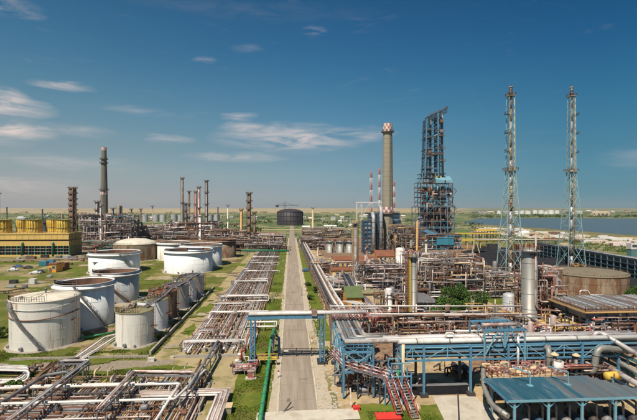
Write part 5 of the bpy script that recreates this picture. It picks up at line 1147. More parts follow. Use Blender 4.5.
# ================================================================== COLUMNS, STACKS, CHIMNEYS
def column(label, x, y, R, H, mat='silver', name='process_column', plats=3, ladder=True, lm='rust', pm='steel_grey', group=None, skirt=True, lines=2, lmat2='pinkish', z0=0, n=24, cat='column'):
    t = T(name, label, cat, (x, y, z0), group); m = MB(); m.lathe(x, y, [(R*1.06, z0), (R*1.06, z0+H*.05), (R, z0+H*.05+.01), (R, z0+H-R*.5), (R*.86, z0+H-R*.2), (R*.5, z0+H-R*.05), (.02, z0+H)], n); m.build('shell', mat, t)
    nb = max(3, int(H/3)); m = MB()
    for i in range(1, nb): z = z0+H*i/nb; m.lathe(x, y, [(R+.003, z-.06), (R+.04, z-.04), (R+.04, z+.04), (R+.003, z+.06)], n)
    m.build('band', mat, t)
    for k in range(plats):
        z = z0+H*(.99-.8*k/max(1, plats))-.6; m = MB(); m.lathe(x, y, [(R+.05, z), (R+1.0, z), (R+1.0, z+.1), (R+.05, z+.1)], n if R < 3 else 32, False); p = m.build('platform', pm, t)
        m = MB(); nn = 12; m.rail([(x+math.cos(2*PI*i/nn)*(R+.95), y+math.sin(2*PI*i/nn)*(R+.95), z+.1) for i in range(nn)], 1.1, 2, .04 if y < FAR else .07, closed=True); m.build('railing', lm, p)
    if ladder: m = MB(); m.ladder(x-(R+.35), y-.2, z0, z0+H, .55, 0, 1); m.ladder(x-(R+.3), y-.3, z0, z0+H, .5); m.build('ladder', lm, t)
    for k in range(lines):
        a = -1.2+k*1.5; cx, cy = x+math.cos(a)*(R+.35), y+math.sin(a)*(R+.35); m = MB(); m.tube([(x+math.cos(a)*R*.4, y+math.sin(a)*R*.4, z0+H+.3-k), (cx, cy, z0+H+.3-k), (cx, cy, z0+.6)], .14 if y < FAR else .25, 8); m.build('downpipe', lmat2, t)
    return t
def CP(label, px, pb, pt, wpx, **k):
    p = G(px, pb); D = p.x*math.sin(YAW)+p.y*math.cos(YAW); R = wpx/2/F*D; H = CH-(pt-207.5)/F*D; q = 1+R/D
    return column(label, p.x*q, p.y*q, R, H, **k)
# the two near ones
c = G(529.3, 341); R = 1.72; c.x *= 1+R/c.y
t = column('tall thick grey steel column with a small bent pipe down its side', c.x, c.y+R, R, 20.9, 'silver', plats=1, ladder=False, lines=0, n=40)
m = MB(); m.tube([(c.x+.3, c.y-.25, 24), (c.x+.3, c.y-.25, 8), (c.x+1.2, c.y-.3, 7.0), (c.x+9, c.y-.3, 6.6), (c.x+9.2, c.y-.3, 4)], .2, 8, bend=.8); m.build('side_pipe', 'pinkish', t)
m = MB(); m.drum((c.x-.5, c.y+1.4, 19.4), (c.x-.5, c.y-.35, 19.4), .28, 10); m.build('nozzle', 'dark', t)
m = MB(); m.lathe(c.x, c.y+R, [(R+.01, .1), (R+.12, .1), (R+.12, 3.4), (R+.01, 3.4)], 40); m.build('lower_jacket', 'red_rail', t)
p = G(513, 322); column('short grey tank-like column left of the tall thick one', p.x, p.y+1.8, 1.75, CH-(297-207.5)/F*p.y, 'tank_grey', plats=0, ladder=False, lines=1)
c = G(415, 331)
t = column('slim silver column with a bright yellow ladder cage on its left', c.x, c.y+.9, .82, 18.8, 'silver', plats=1, ladder=False, lines=1, n=28)
m = MB(); m.box(c.x-1.45, c.y+.3, 1, c.x-.95, c.y+.8, 18.6); m.build('cable_tray', 'yellow', t)
m = MB(); m.ladder(c.x-2.0, c.y+.4, 0, 18.6, .6)
for k in range(26): z = 1+k*.68; m.tube([(c.x-2.3, c.y+.4, z), (c.x-2.5, c.y-.2, z), (c.x-1.9, c.y-.45, z), (c.x-1.5, c.y-.2, z), (c.x-1.6, c.y+.4, z)], .035, 4, bend=.01)
m.build('ladder_cage', 'rust', t)
m = MB(); m.tube([(c.x-1.6, c.y+1, 0), (c.x-1.6, c.y+1, 19.3), (c.x-.6, c.y+1, 19.6), (c.x, c.y+.9, 19)], .25, 10); m.build('riser', 'red_rail', t)
p = G(389.5, 322); t = column('small white vertical tank behind the thin horizontal pipes', p.x, p.y+.9, .95, CH-(290-207.5)/F*(p.y-.5), 'white', name='vertical_tank', plats=0, ladder=False, lines=0, cat='tank')
p = G(401.5, 270); t = column('stout white tank left of the top of the slim silver column', p.x, p.y+2.4, 2.35, CH-(248.5-207.5)/F*p.y, 'white', name='vertical_tank', plats=0, ladder=True, lines=1, cat='tank')
for k, px in enumerate((330.5, 341, 350.5)): p = G(px, 253); column(['left', 'middle', 'right'][k]+' one of three shiny silver tanks beyond the ochre buildings', p.x, p.y+3.2, 3.1, 8.2, 'silver', name='vertical_tank', plats=1, ladder=False, lines=1, group='three shiny silver tanks', cat='tank', lm='rust')
CP('orange-edged thin grey column beside the three silver tanks', 355.5, 285, 221.5, 4.2, mat='steel_grey', plats=1, lm='ochre', lmat2='ochre')
CP('thin orange pipe column left of the coker tower', 417, 262, 221, 2, mat='ochre', plats=0, lines=1)
# thin far columns on the left
CL = 'thin columns on the skyline left of the road'
for (px, pb, pt, w_, mt, pl, lb) in [(73, 243, 187, 6.5, 'brown', 8, 'brown railed column with many platforms left of the left chimney'), (119.5, 240, 205, 5.5, 'chimney', 0, 'short stout grey-beige stack right of the left chimney'), (182.5, 238, 177.5, 2.4, 'chimney', 2, 'tall pale thin stack at the left of the stack group'),
        (186, 238, 203, 3, 'blue_dark', 4, 'bluish column beside the tall pale thin stack'), (189.2, 238, 191, 2, 'brown', 3, 'thin brown column with a lattice look in the stack group'), (195.8, 238, 191, 2.2, 'band_red', 3, 'reddish thin column in the middle of the stack group'),
        (199.2, 238, 186.5, 2.6, 'pinkish', 2, 'pinkish white column with a red top in the stack group'), (206.8, 238, 180, 2.8, 'steel_grey', 4, 'dark grey tall column at the right of the stack group'), (200.5, 240, 215, 4, 'white', 1, 'short white column in front of the stack group'),
        (218, 236, 207, 1.2, 'dark', 0, 'thin dark pole right of the stack group'), (227.8, 240, 205, 1.3, 'white', 2, 'slender white mast-like column with rings'), (241.5, 238, 209, 2.6, 'ochre', 1, 'short yellowish column left of the brown lattice column'),
        (254.5, 248, 212, 2.2, 'brown', 3, 'shorter brown column at the right side of the tallest brown one'), (249.3, 250, 192.5, 3.6, 'brown', 6, 'tallest brown column near the road with rusty platforms'), (7, 238, 207, 1.2, 'dark', 0, 'thin dark stack behind the left end of the yellow building'),
        (42.5, 238, 209, 1.3, 'dark', 0, 'thin dark stack behind the yellow building between the fan cylinders'), (62.5, 238, 214, 2.2, 'chimney', 0, 'short pale stack behind the right fan cylinders'), (131.5, 238, 209, 1.3, 'brown', 1, 'thin brown pole column behind the cream dome'),
        (141, 238, 209, 1.3, 'brown', 1, 'thin pole column above the cream dome'), (152.5, 238, 206, 1.1, 'pinkish', 1, 'thin pinkish column left of the stack group'), (312.8, 229, 207.5, 1.8, 'ochre_pale', 1, 'pale slim column right of the black tank'), (-1, 240, 193, 2.0, 'red', 1, 'red-topped lattice mast at the left picture edge')]:
    CP(lb, px, pb, pt, w_, mat=mt, plats=pl, group=CL if px < 260 else None, n=12, lines=1 if w_ > 2 else 0, ladder=w_ > 2)
CP('dark squat tank seen between the yellow fan cylinders', 44, 236, 221.5, 7, mat='dark', name='vertical_tank', plats=1, ladder=False, lines=0, cat='tank')
MC = 'slim vessels rising out of the process frames'
for (px, pb, pt, w_, mt, pl, lb) in [(393, 284, 262, 2.2, 'silver_pipe', 1, 'pale thin column behind the small white vertical tank'), (383, 276, 258, 1.8, 'white', 1, 'thin white pole column among the ochre buildings'), (432, 292, 259, 2.6, 'tank_grey', 2, 'grey column at the left of the tall brown frames'), (444, 288, 252, 1.6, 'white', 0, 'thin white stand pipe in the middle of the tall brown frames'),
        (457, 292, 262, 3.4, 'tank_rust', 2, 'stout rusty column in the tall brown frames'), (478, 284, 262, 2.4, 'pinkish', 2, 'pinkish column at the right end of the tall brown frames'), (493, 290, 270, 3, 'tank_grey', 1, 'squat grey column below the left flare tower'), (411, 262, 236, 2.4, 'silver', 2, 'grey column behind the top of the slim silver column'),
        (403, 250, 226, 3, 'tank_grey', 3, 'grey column right of the boilers'), (548, 330, 278, 3.4, 'tank_rust', 3, 'rusty column left of the big round tank'), (541, 320, 284, 2, 'red_rail', 1, 'reddish standpipe behind the tall thick column'), (367, 272, 246, 1.8, 'pinkish', 1, 'pinkish standpipe left of the boilers'), (426, 262, 240, 2.4, 'white', 1, 'white column in front of the coker tower'), (318, 256, 244, 1.6, 'pinkish', 1, 'short pinkish standpipe in the distant yard')]:
    CP(lb, px, pb, pt, w_, mat=mt, plats=pl, group=MC, n=14, lines=1, ladder=False)
for (px, pb, pt, w_, mt, pl, lb) in [(84, 240, 213, 3, 'steel_grey', 3, 'blue-grey column at the left of the block by the left chimney'), (97.5, 241, 201, 4.2, 'silver', 4, 'silver column crowding the foot of the left chimney'), (101, 243, 205, 2.2, 'white', 3, 'white column just left of the left chimney'), (113, 241, 208, 2.2, 'steel_grey', 2, 'grey column between the left chimney and the beige stack'), (91, 240, 216, 2.2, 'blue_dark', 2, 'dark blue column in the block by the left chimney'), (125, 241, 214, 2, 'pinkish', 1, 'pinkish column right of the beige stack'), (171, 240, 220, 2.4, 'silver', 1, 'short silver column left of the stack group'), (212, 242, 222, 3, 'tank_grey', 1, 'short grey column right of the stack group'), (235, 246, 224, 2.4, 'tank_rust', 1, 'short rusty column left of the tallest brown one')]:
    CP(lb, px, pb, pt, w_, mat=mt, plats=pl, group=MC, n=14, lines=1, ladder=False)
def chimney(label, px, pb, pt, wb, wt, mat, bands, plats, tipz=None, name='chimney'):
    p = G(px, pb); D = p.x*math.sin(YAW)+p.y*math.cos(YAW); Rb, Rt = wb/2/F*D, wt/2/F*D; H = CH-(pt-207.5)/F*D; x, y = p.x*(1+Rb/D), p.y*(1+Rb/D)
    t = T(name, label, 'chimney', (x, y, 0)); rad = lambda z: Rb+(Rt-Rb)*(z/H)
    m = MB(); k = 24; m.lathe(x, y, [(rad(H*i/k), H*i/k) for i in range(k+1)]+[(Rt-.3, H), (Rt-.3, H-4), (.01, H-4)], 36); m.build('shaft', mat, t)
    j = MB()
    for i in range(1, int(H/3.2)): z = i*3.2; j.lathe(x, y, [(rad(z)+.0, z-.12), (rad(z)+.05, z-.08), (rad(z)+.05, z+.08), (rad(z), z+.12)], 36)
    j.build('cast_joint', mat, t)
    for (pz0, pz1, rows) in bands:
        z0, z1 = CH-(pz1-207.5)/F*D, CH-(pz0-207.5)/F*D; nn = 14
        for rr in range(rows):
            za, zb = z0+(z1-z0)*rr/rows, z0+(z1-z0)*(rr+1)/rows
            for i in range(nn):
                a0, a1 = 2*PI*i/nn, 2*PI*(i+1)/nn; m = MB(); s = 4; v = []
                for q in range(s+1):
                    a = a0+(a1-a0)*q/s
                    for z in (za, zb): v.append((x+math.cos(a)*(rad(z)+.07), y+math.sin(a)*(rad(z)+.07), z))
                m._add(v, [(2*q, 2*q+2, 2*q+3, 2*q+1) for q in range(s)], True); m.build('painted_panel', 'band_red' if (i+rr) % 2 else 'band_white', t)
    for pz in plats:
        z = CH-(pz-207.5)/F*D; m = MB(); m.lathe(x, y, [(rad(z)+.05, z), (rad(z)+1.3, z), (rad(z)+1.3, z+.2), (rad(z)+.05, z+.2)], 32, False); q = m.build('platform', 'dark', t); m = MB(); nn = 16
        m.rail([(x+math.cos(2*PI*i/nn)*(rad(z)+1.2), y+math.sin(2*PI*i/nn)*(rad(z)+1.2), z+.2) for i in range(nn)], 1.2, 3, .06, closed=True); m.build('railing', 'dark', q)
    m = MB(); m.ladder(x+Rt*.2, y-Rb-.2, 0, H, .7); m.build('ladder', 'dark', t)
    return t
chimney('tall olive-grey concrete chimney with a red and white checkered top, near the centre right', 387.6, 252, 122.6, 12.8, 8.7, 'chimney', [(122.8, 131, 3), (207, 212.5, 2)], [131.5, 214])
chimney('tall dark concrete chimney with white cap and a checkered band, at the left', 104.2, 237, 146.5, 8.2, 4.8, 'chimney_dark', [(146.8, 150, 1), (190.5, 194.5, 1)], [159, 163, 190])
# thin red and white masts by the right chimney
for (px, pb, pt, lb) in [(371.3, 238, 171.5, 'left of two slim red and white striped stacks beside the right chimney'), (379.6, 238, 168, 'right of two slim red and white striped stacks, taller, close to the chimney'), (394.2, 240, 181, 'faint striped stack peeking out right of the chimney')]:
    p = G(px, pb); D = p.y; H = CH-(pt-207.5)/F*D; t = T('striped_stack', lb, 'stack', (p.x, p.y, 0), 'slim striped stacks'); nb = 11; r0 = 1.0 if px < 390 else .6
    for i in range(nb):
        z0, z1 = H*i/nb, H*(i+1)/nb; m = MB(); 
        for a in range(3):
            q = a*2.094+.4; m.bar((p.x+math.cos(q)*r0*1.5, p.y+math.sin(q)*r0*1.5, z0), (p.x+math.cos(q)*r0*1.5, p.y+math.sin(q)*r0*1.5, z1), .28); q2 = q+2.094
            m.bar((p.x+math.cos(q)*r0*1.5, p.y+math.sin(q)*r0*1.5, z0), (p.x+math.cos(q2)*r0*1.5, p.y+math.sin(q2)*r0*1.5, z1), .14)
        m.cyl(p.x, p.y, z0, z1, r0*.62, 10); m.build('band', 'band_red' if i % 2 == 0 else 'band_white', t)
# boilers around the right chimney
def boiler(label, pl, pr_, pb, pt, seed, duct):
    a, b = G(pl, pb), G(pr_, pb); y0 = a.y; x0, x1 = a.x, b.x; H = A(pl, pt, y0).z; t = T('boiler_house', label, 'boiler', ((x0+x1)/2, y0, 0), 'boilers around the chimney'); r = random.Random(seed); dp = 9
    for x in (x0, (x0+x1)/2, x1):
        for y in (y0, y0+dp): m = MB(); m.bar((x, y, 0), (x, y, H), .55); m.build('post', 'blue_dark', t)
    n = 8
    for i in range(n):
        z = H*(i+1)/n; m = MB(); m.bar((x0, y0, z), (x1, y0, z), .3, .5); m.bar((x0, y0, z), (x0, y0+dp, z), .3, .5); m.bar((x1, y0, z), (x1, y0+dp, z), .3, .5); m.build('beam', 'blue_dark', t)
        for k in range(2): xa, xb = x0+(x1-x0)*k/2+.3, x0+(x1-x0)*(k+1)/2-.3; m = MB(); m.box(xa, y0+.5, H*i/n+.35, xb, y0+.7+r.random()*.5, z-.35); m.build('wall_panel', r.choice(['steel_grey', 'blue_dark', 'pipe_grey', 'tank_grey', 'blue']), t)
    m = MB(); m.box(x0+.4, y0+1.3, 0, x1-.4, y0+dp-.3, H-.5); m.build('casing', 'blue_dark', t)
    m = MB(); m.rail([(x0, y0, H+.1), (x1, y0, H+.1), (x1, y0+dp, H+.1)], 1.2, 2, .08); m.build('railing', 'steel_grey', t)
    if duct:
        m = MB(); dx = duct; m.tube([(x1+dx, y0-.5, 0), (x1+dx, y0-.5, H+3), (x1+dx, y0+4, H+5)], 1.15, 16); m.build('duct', 'tank_grey', t)
        m = MB()
        for i in range(6): m.tube([(x1+dx, y0-.5, 3+i*3.5), (x1+dx, y0-.5, 3.3+i*3.5)], 1.3, 16)
        m.build('duct_flange', 'steel_grey', t)
boiler('dark blue boiler frame farthest left of the right chimney', 364, 371, 254, 221, 1, 1.7)
boiler('dark blue boiler frame directly left of the right chimney with a silver duct', 375.5, 378.5, 253, 214, 2, 1.7)
boiler('dark blue boiler frame directly right of the right chimney', 396, 401, 253, 221, 3, 0)
boiler('dark boiler block behind the right chimney', 370, 400, 246, 213, 4, 0)
# white lattice gantry
t = T('white_gantry', 'white lattice gantry over the silver tanks left of the boilers', 'gantry', (*G(358, 245)[:2], 0)); Y = 300
xa, xm, xb = A(356.5, 230, Y).x, A(361.5, 230, Y).x, A(382, 230, Y).x; zt = A(360, 202.3, Y).z
for x in (xa, xm): m = MB(); lat_col(m, x, Y, 0, zt, .6, .6, 2.5, .25); m.build('leg', 'white', t)
m = MB(); m.bar((xa, Y, zt), (xb, Y, zt), .45); m.build('beam', 'band_white', t)
m = MB(); m.bar((xa, Y, 23), (xm, Y, zt), .2); m.bar((xm, Y, 23), (xm+6, Y, zt), .2); m.bar((xa, Y, 15), (xm, Y, 23), .2); m.bar((xb, Y, 0), (xb, Y, zt), .4); m.build('brace', 'white', t)
# ================================================================== FLARE TOWERS
def flare(px, pb, label, wb, mid, top, tip, tilt):
    p = G(px, pb); D = (p.x*math.sin(YAW)+p.y*math.cos(YAW))*(1+wb/F/2); hz = lambda q: CH-(q-207.5)/F*D
    x, y = p.x*(1+wb/F/2), p.y*(1+wb/F/2); t = T('flare_tower', label, 'flare tower', (x, y, 0), 'the two flare towers'); Wb = wb/F*D/2*.95; zm, zt, ze = hz(mid), hz(top), hz(tip); Wm = 1.45
    hw = lambda z: Wb+(Wm-Wb)*min(1, z/zm) if z < zm else Wm-(z-zm)/(zt-zm)*.25
    cs = [(-1, -1), (1, -1), (1, 1), (-1, 1)]
    zs = [0]; z = 0
    while z < zm-3: z += max(3.6, hw(z)*2.5); zs.append(min(z, zm))
    if zs[-1] < zm: zs[-1] = zm
    u = zm; 
    while u < zt-2: u += 3.1; zs.append(min(u, zt))
    zs[-1] = zt
    for sx, sy in cs:
        m = MB()
        for a, b in zip(zs, zs[1:]): m.bar((x+sx*hw(a), y+sy*hw(a), a), (x+sx*hw(b), y+sy*hw(b), b), .28 if a < zm else .2)
        m.build('leg', 'tower_blue', t); m = MB(); m.cbox(x+sx*hw(0), y+sy*hw(0), -.02, 1.5, 1.5, .8); m.build('footing', 'concrete', t)
    for a, b in zip(zs, zs[1:]):
        m = MB(); th = .15 if a < zm else .1
        for (s, q) in zip(cs, cs[1:]+cs[:1]):
            m.bar((x+s[0]*hw(a), y+s[1]*hw(a), a), (x+q[0]*hw(b), y+q[1]*hw(b), b), th); (m.bar((x+q[0]*hw(a), y+q[1]*hw(a), a), (x+s[0]*hw(b), y+s[1]*hw(b), b), th) if s == cs[0] or s == cs[2] else None); m.bar((x+s[0]*hw(b), y+s[1]*hw(b), b), (x+q[0]*hw(b), y+q[1]*hw(b), b), th)
        m.build('brace', 'tower_blue' if a < zm else random.Random(int(a)).choice(['steel_grey', 'tower_khaki', 'tower_khaki', 'tower_blue']), t)
    m = MB(); k = 14
    for i in range(k): m = MB(); z0, z1 = zt*i/k, zt*(i+1)/k; m.cyl(x, y, z0, z1, .8 if z0 < zm else .55, 14); m.build('stack_section', ['tank_grey', 'tank_rust', 'tower_khaki', 'tank_grey'][i % 4] if z0 < zm else ['tower_khaki', 'steel_grey', 'tank_grey'][i % 3], t)
    m = MB(); m.tube([(x+1.2, y-.9, 0), (x+1.2, y-.9, zt)], .2, 6); m.build('pilot_line', 'ochre', t); m = MB(); m.tube([(x-1.1, y-1, 0), (x-1.1, y-1, zt-1)], .14, 6); m.build('pilot_line', 'white', t)
    for z, w_, mt in ((zm, 2.3, 'tower_khaki'), (zt, 1.6, 'tower_khaki')):
        m = MB(); m.box(x-w_, y-w_, z, x+w_, y+w_, z+.25); q = m.build('platform', mt, t); m = MB(); m.rail([(x-w_, y-w_, z+.2), (x+w_, y-w_, z+.2), (x+w_, y+w_, z+.2), (x-w_, y+w_, z+.2)], 1.2, 1.6, .07, closed=True); m.build('railing', 'rust', q)
    for f in (.25, .5, .75): z = zm+(zt-zm)*f; m = MB(); m.box(x-1.9*tilt-.6, y-2, z, x-1.9*tilt+.6, y+.5, z+.15); m.rail([(x-2.6*tilt, y-2, z), (x-2.6*tilt, y+.5, z)], 1.1, 1.2, .06); m.build('rest_platform', 'dark', t)
    m = MB(); m.cyl(x, y, zt, zt+2.6, .85, 14); m.build('molecular_seal', 'dark', t); m = MB(); m.cyl(x, y, zt+2.6, ze-1.2, .75, 14, .68); m.cyl(x, y, ze-1.2, ze-.7, .95, 14); m.build('flare_tip', 'silver', t); m = MB(); m.tube([(x+.6, y, zt+2), (x+.6, y, ze+1)], .09, 6); m.tube([(x-.6, y, zt+2), (x-.6, y, ze+.3)], .09, 6); m.build('pilot', 'dark', t)
    m = MB()
    for z in [zz_ for zz_ in range(2, int(zt), 1)]: m.bar((x-.3-1.3, y-1.3, z), (x+.3-1.3, y-1.3, z), .07)
    m.build('ladder', 'dark', t)
    return t
flare(510.2, 277, 'left flare tower, nearer, with pale blue lattice legs and a brown central stack', 20.8, 171, 96.5, 85.5, 1)
flare(571, 269.5, 'right flare tower behind the big round tank, with pale blue lattice legs', 19.5, 172, 97, 86, -1)
# ================================================================== COKER TOWER
def coker():
    Y = 352; X = lambda px: A(px, 200, Y).x; Z = lambda py: A(440, py, Y).z; r = random.Random(44)
    t = T('coker_tower', 'huge blue steel coker tower with a tilted derrick crown, right of the chimney', 'tower', (X(438), Y, 0))
    def frame(pl, pr_, pb, pt, y0, y1, nx, nz, mats, th=.5, ds=.6, br=.5):
        x0, x1, z0, z1 = X(pl), X(pr_), max(0, Z(pb)), Z(pt); xs = [x0+(x1-x0)*i/nx for i in range(nx+1)]; zs = [z0+(z1-z0)*i/nz for i in range(nz+1)]
        for x in xs:
            for y in (y0, (y0+y1)/2, y1): m = MB(); m.bar((x, y, z0), (x, y, z1), th); m.build('post', r.choice(mats), t)
        for z in zs[1:]:
            for y in (y0, y1): m = MB(); m.bar((x0, y, z), (x1, y, z), th*.7, th); m.build('beam', r.choice(mats), t)
            for x in xs: m = MB(); m.bar((x, y0, z), (x, y1, z), th*.6); m.build('cross_beam', r.choice(mats), t)
            for i in range(nx):
                if r.random() < ds: m = MB(); m.box(xs[i]+.3, y0+.3, z+.2, xs[i+1]-.3, y1-.3, z+.35); m.build('deck', r.choice(['dark', 'brown', 'steel_grey']), t)
            m = MB(); m.rail([(x0, y0-.2, z+.3), (x1, y0-.2, z+.3)], 1.2, 2, .08); m.build('railing', r.choice(['rust', 'steel_grey', 'blue_light']), t)
        for i in range(nx):
            for a, b in zip(zs, zs[1:]):
                if r.random() < br:
                    m = MB(); m.bar((xs[i], y0-.1, a), (xs[i+1], y0-.1, b), th*.5)
                    if r.random() < .5: m.bar((xs[i+1], y0-.1, a), (xs[i], y0-.1, b), th*.5)
                    m.build('brace', r.choice(mats), t)
        for a, b in zip(zs, zs[1:]): m = MB(); m.bar((x1+.1, y0, a), (x1+.1, y1, b), th*.5); m.bar((x0-.1, y0, b), (x0-.1, y1, a), th*.5); m.build('brace', r.choice(mats), t)
    bm = ['blue', 'blue_dark', 'steel_grey', 'blue_dark', 'blue_light']
    frame(420, 454.5, 244, 207, Y, Y+24, 5, 5, ['steel_grey', 'blue_dark', 'blue', 'blue_dark'])
    frame(422, 453.5, 207, 182, Y+2, Y+22, 5, 5, ['steel_grey', 'blue_dark', 'blue', 'blue_dark', 'brown'], ds=.8)
    frame(424, 437, 182, 173, Y+4, Y+20, 2, 2, bm, ds=.8)
    for px in (426.5, 433.5, 443.5, 450): x = X(px); m = MB(); R = 2.7; m.drum((x, Y+8, 9), (x, Y+8, 30), R, 20); d = m.build('coke_drum', 'steel_grey' if px < 440 else 'tank_rust', t); m = MB(); m.lathe(x, Y+8, [(R, 7), (.9, 2.5), (.9, 0)], 16); m.build('cone', 'dark', d)
    x0, x1 = X(436.5), X(454); z0, z1 = Z(183), Z(176.5)
    m = MB(); m._add([(x0, Y+1, z0+3.2), (x1, Y+1, z0+1.0), (x1, Y+10, z1+1), (x0, Y+10, z1+1), (x0, Y+1, z0), (x1, Y+1, z0), (x1, Y+19, z0), (x0, Y+19, z0), (x0, Y+19, z0+3), (x1, Y+19, z0+2)], [(0, 1, 2, 3), (4, 5, 1, 0), (3, 2, 9, 8), (5, 6, 9, 2, 1), (7, 4, 0, 3, 8), (7, 8, 9, 6)]); m.build('cab_roof', 'blue_light', t)
    m = MB(); m.box(X(445), Y+.8, z0+.4, X(446.3), Y+1.0, z0+2.6); m.build('doorway', 'dark', t)
    m = MB(); m.box(X(437), Y+6, Z(177), X(444), Y+12, Z(172.5)); m.build('winch_house', 'yellow', t); m = MB(); m.box(X(436), Y+5, Z(173.5), X(448), Y+14, Z(172.6)); m.build('winch_deck', 'dark', t)
    # derrick: four legs leaning together, cross-braced, sloping crown
    zb = Z(176); LG = []
    for (pb_, pt_, yy, zt_) in ((426.5, 428.3, 4, 118), (434, 434.0, 10, 115.5), (440, 439.5, 4, 112), (447.5, 445, 10, 110)):
        a, b = Vector((X(pb_), Y+yy, zb)), Vector((X(pt_), Y+yy, Z(zt_))); LG.append((a, b)); m = MB(); m.bar(a, b, 1.1); m.build('derrick_leg', 'blue', t)
        m = MB(); m.bar(a+Vector((0, 9, 0)), b+Vector((0, 9, 0)), 1.0); m.build('derrick_leg', 'blue_dark', t)
    n = 15
    for (i, j, oy) in ((0, 1, 0), (2, 3, 0), (0, 1, 9), (2, 3, 9), (1, 2, 0)):
        for k in range(n):
            o = Vector((0, oy, 0)); a, b = LG[i][0].lerp(LG[i][1], k/n)+o, LG[j][0].lerp(LG[j][1], (k+1)/n)+o; c, d = LG[j][0].lerp(LG[j][1], k/n)+o, LG[i][0].lerp(LG[i][1], (k+1)/n)+o; m = MB()
            m.bar(d, b, .6 if i != 1 else (.9 if k % 4 == 1 else .25))
            if i == 1: m.bar(a, b, .28)
            if i != 1: m.bar(a, b, .45); m.bar(c, d, .45)
            m.build('lattice', r.choice(['blue', 'blue_light', 'blue', 'blue', 'blue_dark']), t)
    for i in range(4):
        for k in range(n): a, b = LG[i][0].lerp(LG[i][1], k/n), LG[i][0].lerp(LG[i][1], (k+1)/n)+Vector((0, 9, 0)); m = MB(); m.bar(a, b, .35); m.build('side_lattice', 'blue_dark', t)
    for (px, py0, py1, w_) in ((431, 120, 172, .9), (436, 118, 172, 1.2), (442.5, 113, 172, 1.3), (429.5, 150, 180, .7)): m = MB(); m.tube([A(px, py0, Y+9), A(px, py1, Y+9)], w_*.5, 8); m.build('drill_stem', r.choice(['blue_dark', 'steel_grey', 'blue']), t)
    for k in (2, 5, 7, 10, 12):
        a, b = LG[0][0].lerp(LG[0][1], k/15), LG[1][0].lerp(LG[1][1], k/15); m = MB(); m.box(a.x-.2, a.y-.5, a.z, b.x+.3, b.y+8, a.z+.3); q = m.build('board', 'blue_dark', t); m = MB(); m.rail([(a.x-.2, a.y-.5, a.z+.3), (b.x+.3, a.y-.5, a.z+.3)], 1.3, 1.3, .1); m.build('railing', 'steel_grey', q)
    for k in (3, 6, 9, 10):                                   # monkey boards on the right pair
        a, b = LG[2][0].lerp(LG[2][1], k/n+.04), LG[3][0].lerp(LG[3][1], k/n+.04); m = MB(); m.box(a.x-.5, a.y-.6, a.z, b.x+.3, b.y+.6, a.z+.3); q = m.build('board', 'steel_grey', t); m = MB(); m.rail([(a.x-.5, a.y-.6, a.z+.3), (b.x+.3, a.y-.6, a.z+.3)], 1.3, 1.3, .09); m.build('railing', 'rust', q)
    for (px, py) in ((429, 152), (441, 146), (441.5, 121), (441, 131)): m = MB(); p = A(px, py, Y+5); m.box(p.x-1.4, Y+3, p.z-1.4, p.x+1.2, Y+8, p.z+1.2); m.build('hoist', r.choice(['steel_grey', 'blue_dark', 'brown']), t)
    z = Z(154); m = MB(); m.box(X(427), Y+3, z, X(444.8), Y+15, z+.5); m.build('mid_deck', 'steel_grey', t); m = MB(); m.rail([(X(427), Y+3, z+.5), (X(444.8), Y+3, z+.5)], 1.4, 1.6, .1); m.build('railing', 'rust', t)
    a, b = A(427.3, 117.5, Y+9), A(445.3, 109.6, Y+9)
    for yy in (-5, 5):
        for dz in (0, 1.2, 2.4, 3.4): m = MB(); m.bar((a.x, a.y+yy, a.z-dz), (b.x, b.y+yy, b.z-dz), .6, .6); m.build('crown_beam', 'blue_dark', t)
        for k in range(8): m = MB(); p, q = a.lerp(b, k/8), a.lerp(b, (k+1)/8); m.bar((p.x, p.y+yy, p.z-(3.4 if k % 2 else 0)), (q.x, q.y+yy, q.z-(0 if k % 2 else 3.4)), .45); m.build('crown_lattice', 'blue', t)
    for k in range(7): p = a.lerp(b, k/6); m = MB(); m.bar((p.x, p.y-5.3, p.z+.2), (p.x, p.y+5.3, p.z+.2), 1.2, .3); m.build('crown_plank', 'steel_grey', t)
    m = MB(); m.rail([(a.x, a.y-5.2, a.z+.3), (b.x, b.y-5.2, b.z+.3), (b.x+.5, b.y+5, b.z+.3)], 1.3, 1.8, .1); m.build('railing', 'rust', t)
    for k in range(80):
        px = r.uniform(422, 452); py = r.uniform(184, 242); p = A(px, py, Y-.4+r.random()*1.5); q = p+Vector((r.uniform(-5, 2), 0, 0)) if r.random() < .4 else p+Vector((0, 0, r.uniform(-12, 6))); q.z = max(1, q.z); p.z = max(1, p.z)
        m = MB(); m.tube([p, q], r.choice([.25, .4, .6]), 8); m.build('pipe', r.choice(['silver_pipe', 'rust', 'pinkish', 'blue_light', 'dark', 'teal', 'brown']), t)
    for k in range(90):
        px = r.uniform(424, 450); py = r.uniform(186, 236); p = A(px, py, Y+3); s = r.uniform(1.2, 2.8); m = MB(); m.box(p.x-s, Y+2, max(0, p.z-s*.8), p.x+s, Y+6, p.z+s*.8); m.build('infill_box', r.choice(['brown', 'dark', 'blue_dark', 'blue_dark', 'dark', 'roof_brown']), t)  # dark boxes added within the frame to fill and darken the body
    n = 7                                                     # switchback stair on the right
    for k in range(n): z0_, z1_ = Z(243)+(Z(183)-Z(243))*k/n, Z(243)+(Z(183)-Z(243))*(k+1)/n; xa, xb = X(448), X(456); m = MB(); m.stair((xa if k % 2 else xb, Y-1.2, max(0, z0_)), (xb if k % 2 else xa, Y-1.2, z1_), 1.4, treads=8); m.build('stair_flight', 'steel_grey', t)
coker()
t = T('teal_conveyor', 'sloping blue-grey conveyor gallery leading to a teal housing below the coker tower', 'conveyor', (*G(440, 250)[:2], 0)); Y = 300
a, b = A(418, 228, Y), A(447, 238, Y-6)
